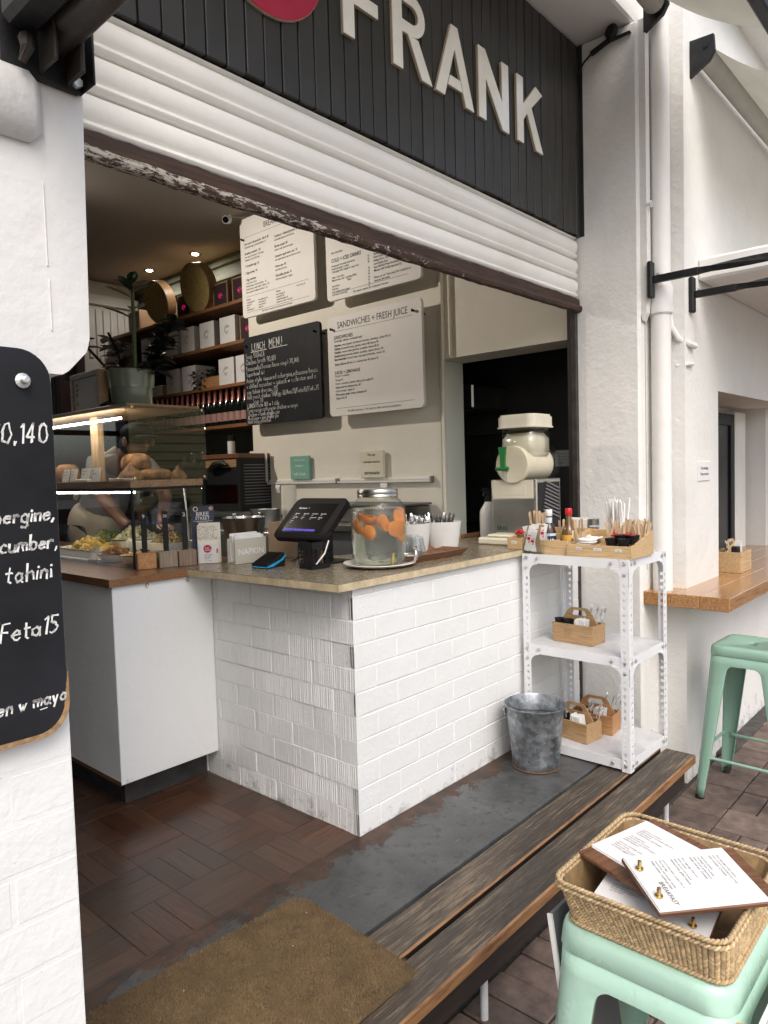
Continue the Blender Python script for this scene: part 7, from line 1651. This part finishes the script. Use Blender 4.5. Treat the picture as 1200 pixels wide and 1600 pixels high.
th = thing('price_card', 'white price card leaning in the lower case before the chicken', 'price card', (-.215, 1.40, Z1)); Mx = Matrix.Translation((-.218, 1.405, Z1 + .013)) @ Matrix.Rotation(R_(14), 4, 'Y'); mb = MB(); mb.box(0, .002, -.032, .032, 0, .06, M=Mx); part('card', mb, M['paper'], th)
mb = MB(); [mb.text(s, .010, Mx @ Vector((-.0008, .026, .044 - i*.012)), RT, UP, bold=.01, sx=.8) for i, s in enumerate(('rotisserie', 'chicken', '95'))]; part('print', mb, M['ink_grey'], th)
mb = MB(); mb.box(-.228, -.205, 1.36, 1.44, Z1 + .001, Z1 + .0125); single('card_stand', mb, M['display_wood'], 'small wooden stand of the price card in the lower case', 'stand')
mb = MB(); mb.tube([(.03, 1.62, Z1 + .10), (-.01, 1.50, Z1 + .145), (-.02, 1.42, Z1 + .165)], .005, 6); mb.tube([(-.02, 1.42, Z1 + .165), (-.02, 1.41, Z1 + .13)], .005, 6); single('tongs', mb, M['black'], 'black serving tongs resting in the pale slaw', 'tongs', smooth=True)

# things on the display roof
ZR2 = Z4 + .0145
pt = thing('potted_plant', 'leggy houseplant in a glazed sage green pot on the food display', 'potted plant', (-.085, 1.245, ZR2))
c = (-.085, 1.245, ZR2); mb = MB(); mb.lathe([(.001, 0), (.081, 0), (.084, .004), (.090, .086), (.0905, .088), (.0965, .088), (.0965, .092), (.102, .160), (.1035, .164), (.098, .164), (.095, .14), (.001, .139)], c, 48); part('pot', mb, M['pot_green'], pt, smooth=True, sharp=40)
mb = MB(); mb.lathe([(.001, .146), (.094, .144)], c, 24); part('soil', mb, M['soil'], pt)
random.seed(101)
mb = MB(); s1 = [(-.085, 1.205, ZR2 + .13), (-.085, 1.20, ZR2 + .30), (-.09, 1.19, ZR2 + .44), (-.095, 1.185, ZR2 + .525)]; mb.tube(s1, [.010, .009, .008, .004], 8); part('stem', mb, M['stem'], pt, smooth=True)
mb = MB()
for z, a, ln in ((.47, 150, .12), (.49, 330, .11), (.52, 100, .12), (.525, 20, .11), (.38, 140, .13), (.53, 250, .09), (.42, 60, .08), (.50, 210, .11)): leaf(mb, (-.094, 1.187, ZR2 + z), (math.cos(R_(a)), math.sin(R_(a)), .55), ln, .023)
part('foliage', mb, M['leaf'], pt, smooth=True)
mb = MB(); mb.tube([(-.03, 1.19, ZR2 + .13), (.0, 1.14, ZR2 + .25), (.03, 1.08, ZR2 + .36)], .006, 6); mb.tube([(-.10, 1.26, ZR2 + .13), (-.12, 1.29, ZR2 + .26), (-.13, 1.34, ZR2 + .34)], .006, 6); mb.tube([(-.12, 1.30, ZR2 + .13), (-.19, 1.42, ZR2 + .28), (-.22, 1.54, ZR2 + .44), (-.23, 1.57, ZR2 + .5)], .006, 6); part('stem', mb, M['leaf_dark'], pt, smooth=True)
mb = MB()
for bpt, tip, n in (((-.02, 1.17, ZR2 + .16), (.05, -.10, .22), 44), ((-.04, 1.16, ZR2 + .14), (.03, -.06, .14), 26), ((-.20, 1.46, ZR2 + .28), (-.06, .16, .20), 60), ((-.10, 1.28, ZR2 + .16), (-.02, .07, .16), 20)): leafs(mb, bpt, tip, n, .088, .024)
part('foliage', mb, M['leaf_dark'], pt, smooth=True)
mb = MB(); mb.box(-.28, -.05, 1.30, 1.70, ZR2 + .415, ZR2 + .445, .012); single('dark_bar', mb, M['black'], 'dark horizontal bar hanging behind the leggy plant', 'bar') if 0 else None
fr = thing('framed_notice', 'wooden framed notice asking for courtesy, on the food display', 'notice', (-.2, 1.45, ZR2))
mb = MB(); Mx = Matrix.Translation((-.20, 1.452, ZR2)) @ Matrix.Rotation(R_(-2), 4, 'Z')
mb.box(-.0, .042, .125, .148, 0, .172, .001, M=Mx); mb.box(0, .042, -.148, -.122, 0, .172, .001, M=Mx); mb.box(0, .042, -.1215, .1245, .150, .172, .001, M=Mx); mb.box(.03, .042, -.1215, .1245, 0, .149, M=Mx); part('frame', mb, M['display_wood'], fr)
mb = MB(); mb.box(.008, .0295, -.120, .123, .002, .149, M=Mx); part('sheet', mb, M['paper'], fr)
mb = MB(); 
for i, s in enumerate(('As a courtesy to', 'others, please take', 'all calls outside', '', 'Thank you')): mb.text(s, .022, Mx @ Vector((.0072, .10, .118 - i*.022)), RT, UP, bold=.01, sx=.9)
part('print', mb, M['ink'], fr)
mb = MB(); mb.tube([(-.20, 1.30, ZR2 + .012), (-.19, 1.26, ZR2 + .022), (-.2, 1.23, ZR2 + .012)], .009, 6); single('charging_cable', mb, M['black_rubber'], 'short dark cord lying beside the framed notice', 'cable')
# dim things at the far left
ts = thing('till_screen', 'teal lit screen in the dark behind the framed notice', 'screen', (.6, 4.6, 1.6)); mb = MB(); mb.box(.60, .64, 3.55, 4.9, 1.45, 2.05, .01); part('casing', mb, M['black'], ts); mb = MB(); mb.box(.594, .599, 4.2, 4.75, 1.83, 1.865); part('lit_edge', mb, M['teal'], ts)
mb = MB(); mb.box(.592, .599, 3.62, 4.15, 1.5, 1.98); part('blue_panel', mb, flat('dark_teal_panel', (.012, .05, .075), .4), ts)
single('dark_cupboard', MB().box(.9, 1.7, 4.95, 5.15, 0, 2.2, .01), M['frame_pic'], 'dark cupboard against the far wall of the cafe', 'cupboard')

# ================================================================== person behind the display
def skin_mesh(name, joints, bones, mats, parent, base, sub=2, smooth=True):
    me = bpy.data.meshes.new(name); me.from_pydata([tuple(Vector(j[:3]) - Vector(base)) for j in joints], bones, []); me.update()
    for m_ in (mats if isinstance(mats, (list, tuple)) else [mats]): me.materials.append(m_)
    o = bpy.data.objects.new(name, me); C.objects.link(o)
    if parent: o.parent = parent
    sk = o.modifiers.new('skin', 'SKIN'); sk.use_smooth_shade = True; sk.branch_smoothing = .6
    if not me.skin_vertices: me.skin_vertices.new() if hasattr(me.skin_vertices, 'new') else None
    lay = me.skin_vertices[0].data
    for i, j in enumerate(joints): r = j[3]; lay[i].radius = (r, r) if not hasattr(r, '__len__') else r
    lay[0].use_root = True
    sb_ = o.modifiers.new('subdivision', 'SUBSURF'); sb_.levels = sb_.render_levels = sub
    return o
PB = (.52, 2.86, 0)
pz = [(.53, 2.84, .98, .145), (.52, 2.74, 1.14, .135), (.51, 2.58, 1.29, .15), (.50, 2.46, 1.38, .11), (.50, 2.36, 1.42, .055), (.49, 2.27, 1.46, .075), (.49, 2.22, 1.50, .085),
      (.34, 2.47, 1.36, .062), (.28, 2.30, 1.18, .046), (.30, 2.10, 1.03, .034), (.30, 2.02, 1.00, .030),
      (.67, 2.47, 1.36, .062), (.70, 2.30, 1.16, .046), (.56, 2.12, 1.02, .034), (.52, 2.05, 1.0, .030),
      (.43, 2.86, .90, .095), (.43, 2.83, .50, .068), (.43, 2.88, .08, .045), (.63, 2.86, .90, .095), (.63, 2.83, .50, .068), (.63, 2.88, .08, .045), (.41, 2.78, .04, .04), (.65, 2.78, .04, .04)]
bo_ = [(0, 1), (1, 2), (2, 3), (3, 4), (4, 5), (5, 6), (3, 7), (7, 8), (8, 9), (9, 10), (3, 11), (11, 12), (12, 13), (13, 14), (0, 15), (15, 16), (16, 17), (0, 18), (18, 19), (19, 20), (17, 21), (20, 22)]
me = bpy.data.meshes.new('body'); pe = skin_mesh('person', [(*p[:3], p[3]) for p in pz], bo_, M['skin'], None, PB)
pe.location = PB; tag(pe, 'person bending over behind the food display in grey shirt and cream apron', 'person'); W[pe] = Vector(PB)
tj = [(.53, 2.85, .99, .165), (.52, 2.74, 1.14, .158), (.51, 2.58, 1.29, .172), (.50, 2.46, 1.39, .128), (.34, 2.47, 1.365, .078), (.285, 2.34, 1.22, .066), (.67, 2.47, 1.365, .078), (.70, 2.34, 1.20, .066), (.5, 2.40, 1.41, .07)]
skin_mesh('shirt', tj, [(0, 1), (1, 2), (2, 3), (3, 4), (4, 5), (3, 6), (6, 7), (3, 8)], M['shirt'], pe, PB)
skin_mesh('trousers', [(.53, 2.87, .95, .16), (.43, 2.86, .88, .108), (.43, 2.83, .50, .085), (.43, 2.88, .10, .07), (.63, 2.86, .88, .108), (.63, 2.83, .50, .085), (.63, 2.88, .10, .07)], [(0, 1), (1, 2), (2, 3), (0, 4), (4, 5), (5, 6)], M['trousers'], pe, PB)
skin_mesh('apron', [(.49, 2.83, .80, .17), (.48, 2.82, .98, .182), (.47, 2.73, 1.13, .17)], [(0, 1), (1, 2)], M['apron'], pe, PB)
mb = MB(); mb.tube([(.36, 2.80, 1.16), (.345, 2.66, 1.24), (.36, 2.5, 1.38), (.44, 2.40, 1.46)], .016, 8); part('apron_strap', mb, M['apron'], pe, smooth=True)
mb = MB(); mb.blob((.49, 2.235, 1.545), .098, .105, .062, 16, 8); mb.blob((.49, 2.13, 1.515), .07, .06, .012, 12, 6); part('cap', mb, M['casing'], pe, smooth=True)
mb = MB(); mb.blob((.49, 2.285, 1.475), .086, .075, .072, 16, 8); part('hair', mb, M['black'], pe, smooth=True)
for s_ in (-1, 1): part('ear', MB().blob((.49 + s_*.088, 2.225, 1.488), .012, .022, .030, 10, 6), M['skin'], pe, smooth=True)
part('nose', MB().blob((.49, 2.135, 1.463), .014, .022, .018, 10, 6), M['skin'], pe, smooth=True)
for (hx, hy, hz) in ((.30, 2.0, .995), (.515, 2.03, .995)):
    for k in range(4): mb = MB(); o = -.024 + k*.016; mb.tube([(hx + o, hy, hz), (hx + o*1.1, hy - .035 - .004*(k in (1, 2)), hz - .008), (hx + o*1.1, hy - .062 - .006*(k in (1, 2)), hz - .028)], [.009, .008, .006], 6); part('finger', mb, M['skin'], pe, smooth=True)
    mb = MB(); mb.tube([(hx - .03, hy + .015, hz), (hx - .045, hy - .015, hz - .012), (hx - .040, hy - .038, hz - .022)], [.010, .009, .007], 6); part('thumb', mb, M['skin'], pe, smooth=True)

# ================================================================== across the street, mirrored in the display glass
hs = thing('timber_house', 'yellow timber-clad house across the street, mirrored in the display glass', 'house', (7, -11, G))
mb = MB()
for k in range(30): mb.box(5.2, 9.0, -12, -10.98 - .012*(k % 2), G + k*.2, G + k*.2 + .185, .01)
part('cladding', mb, flat('yellow_cladding', (.62, .50, .24), .7), hs)
mb = MB(); mb.prism([(5.0, G + 6), (9.2, G + 6), (7.1, G + 7.6)], 'y', -12.2, -10.8); part('roof', mb, M['dark_steel'], hs)
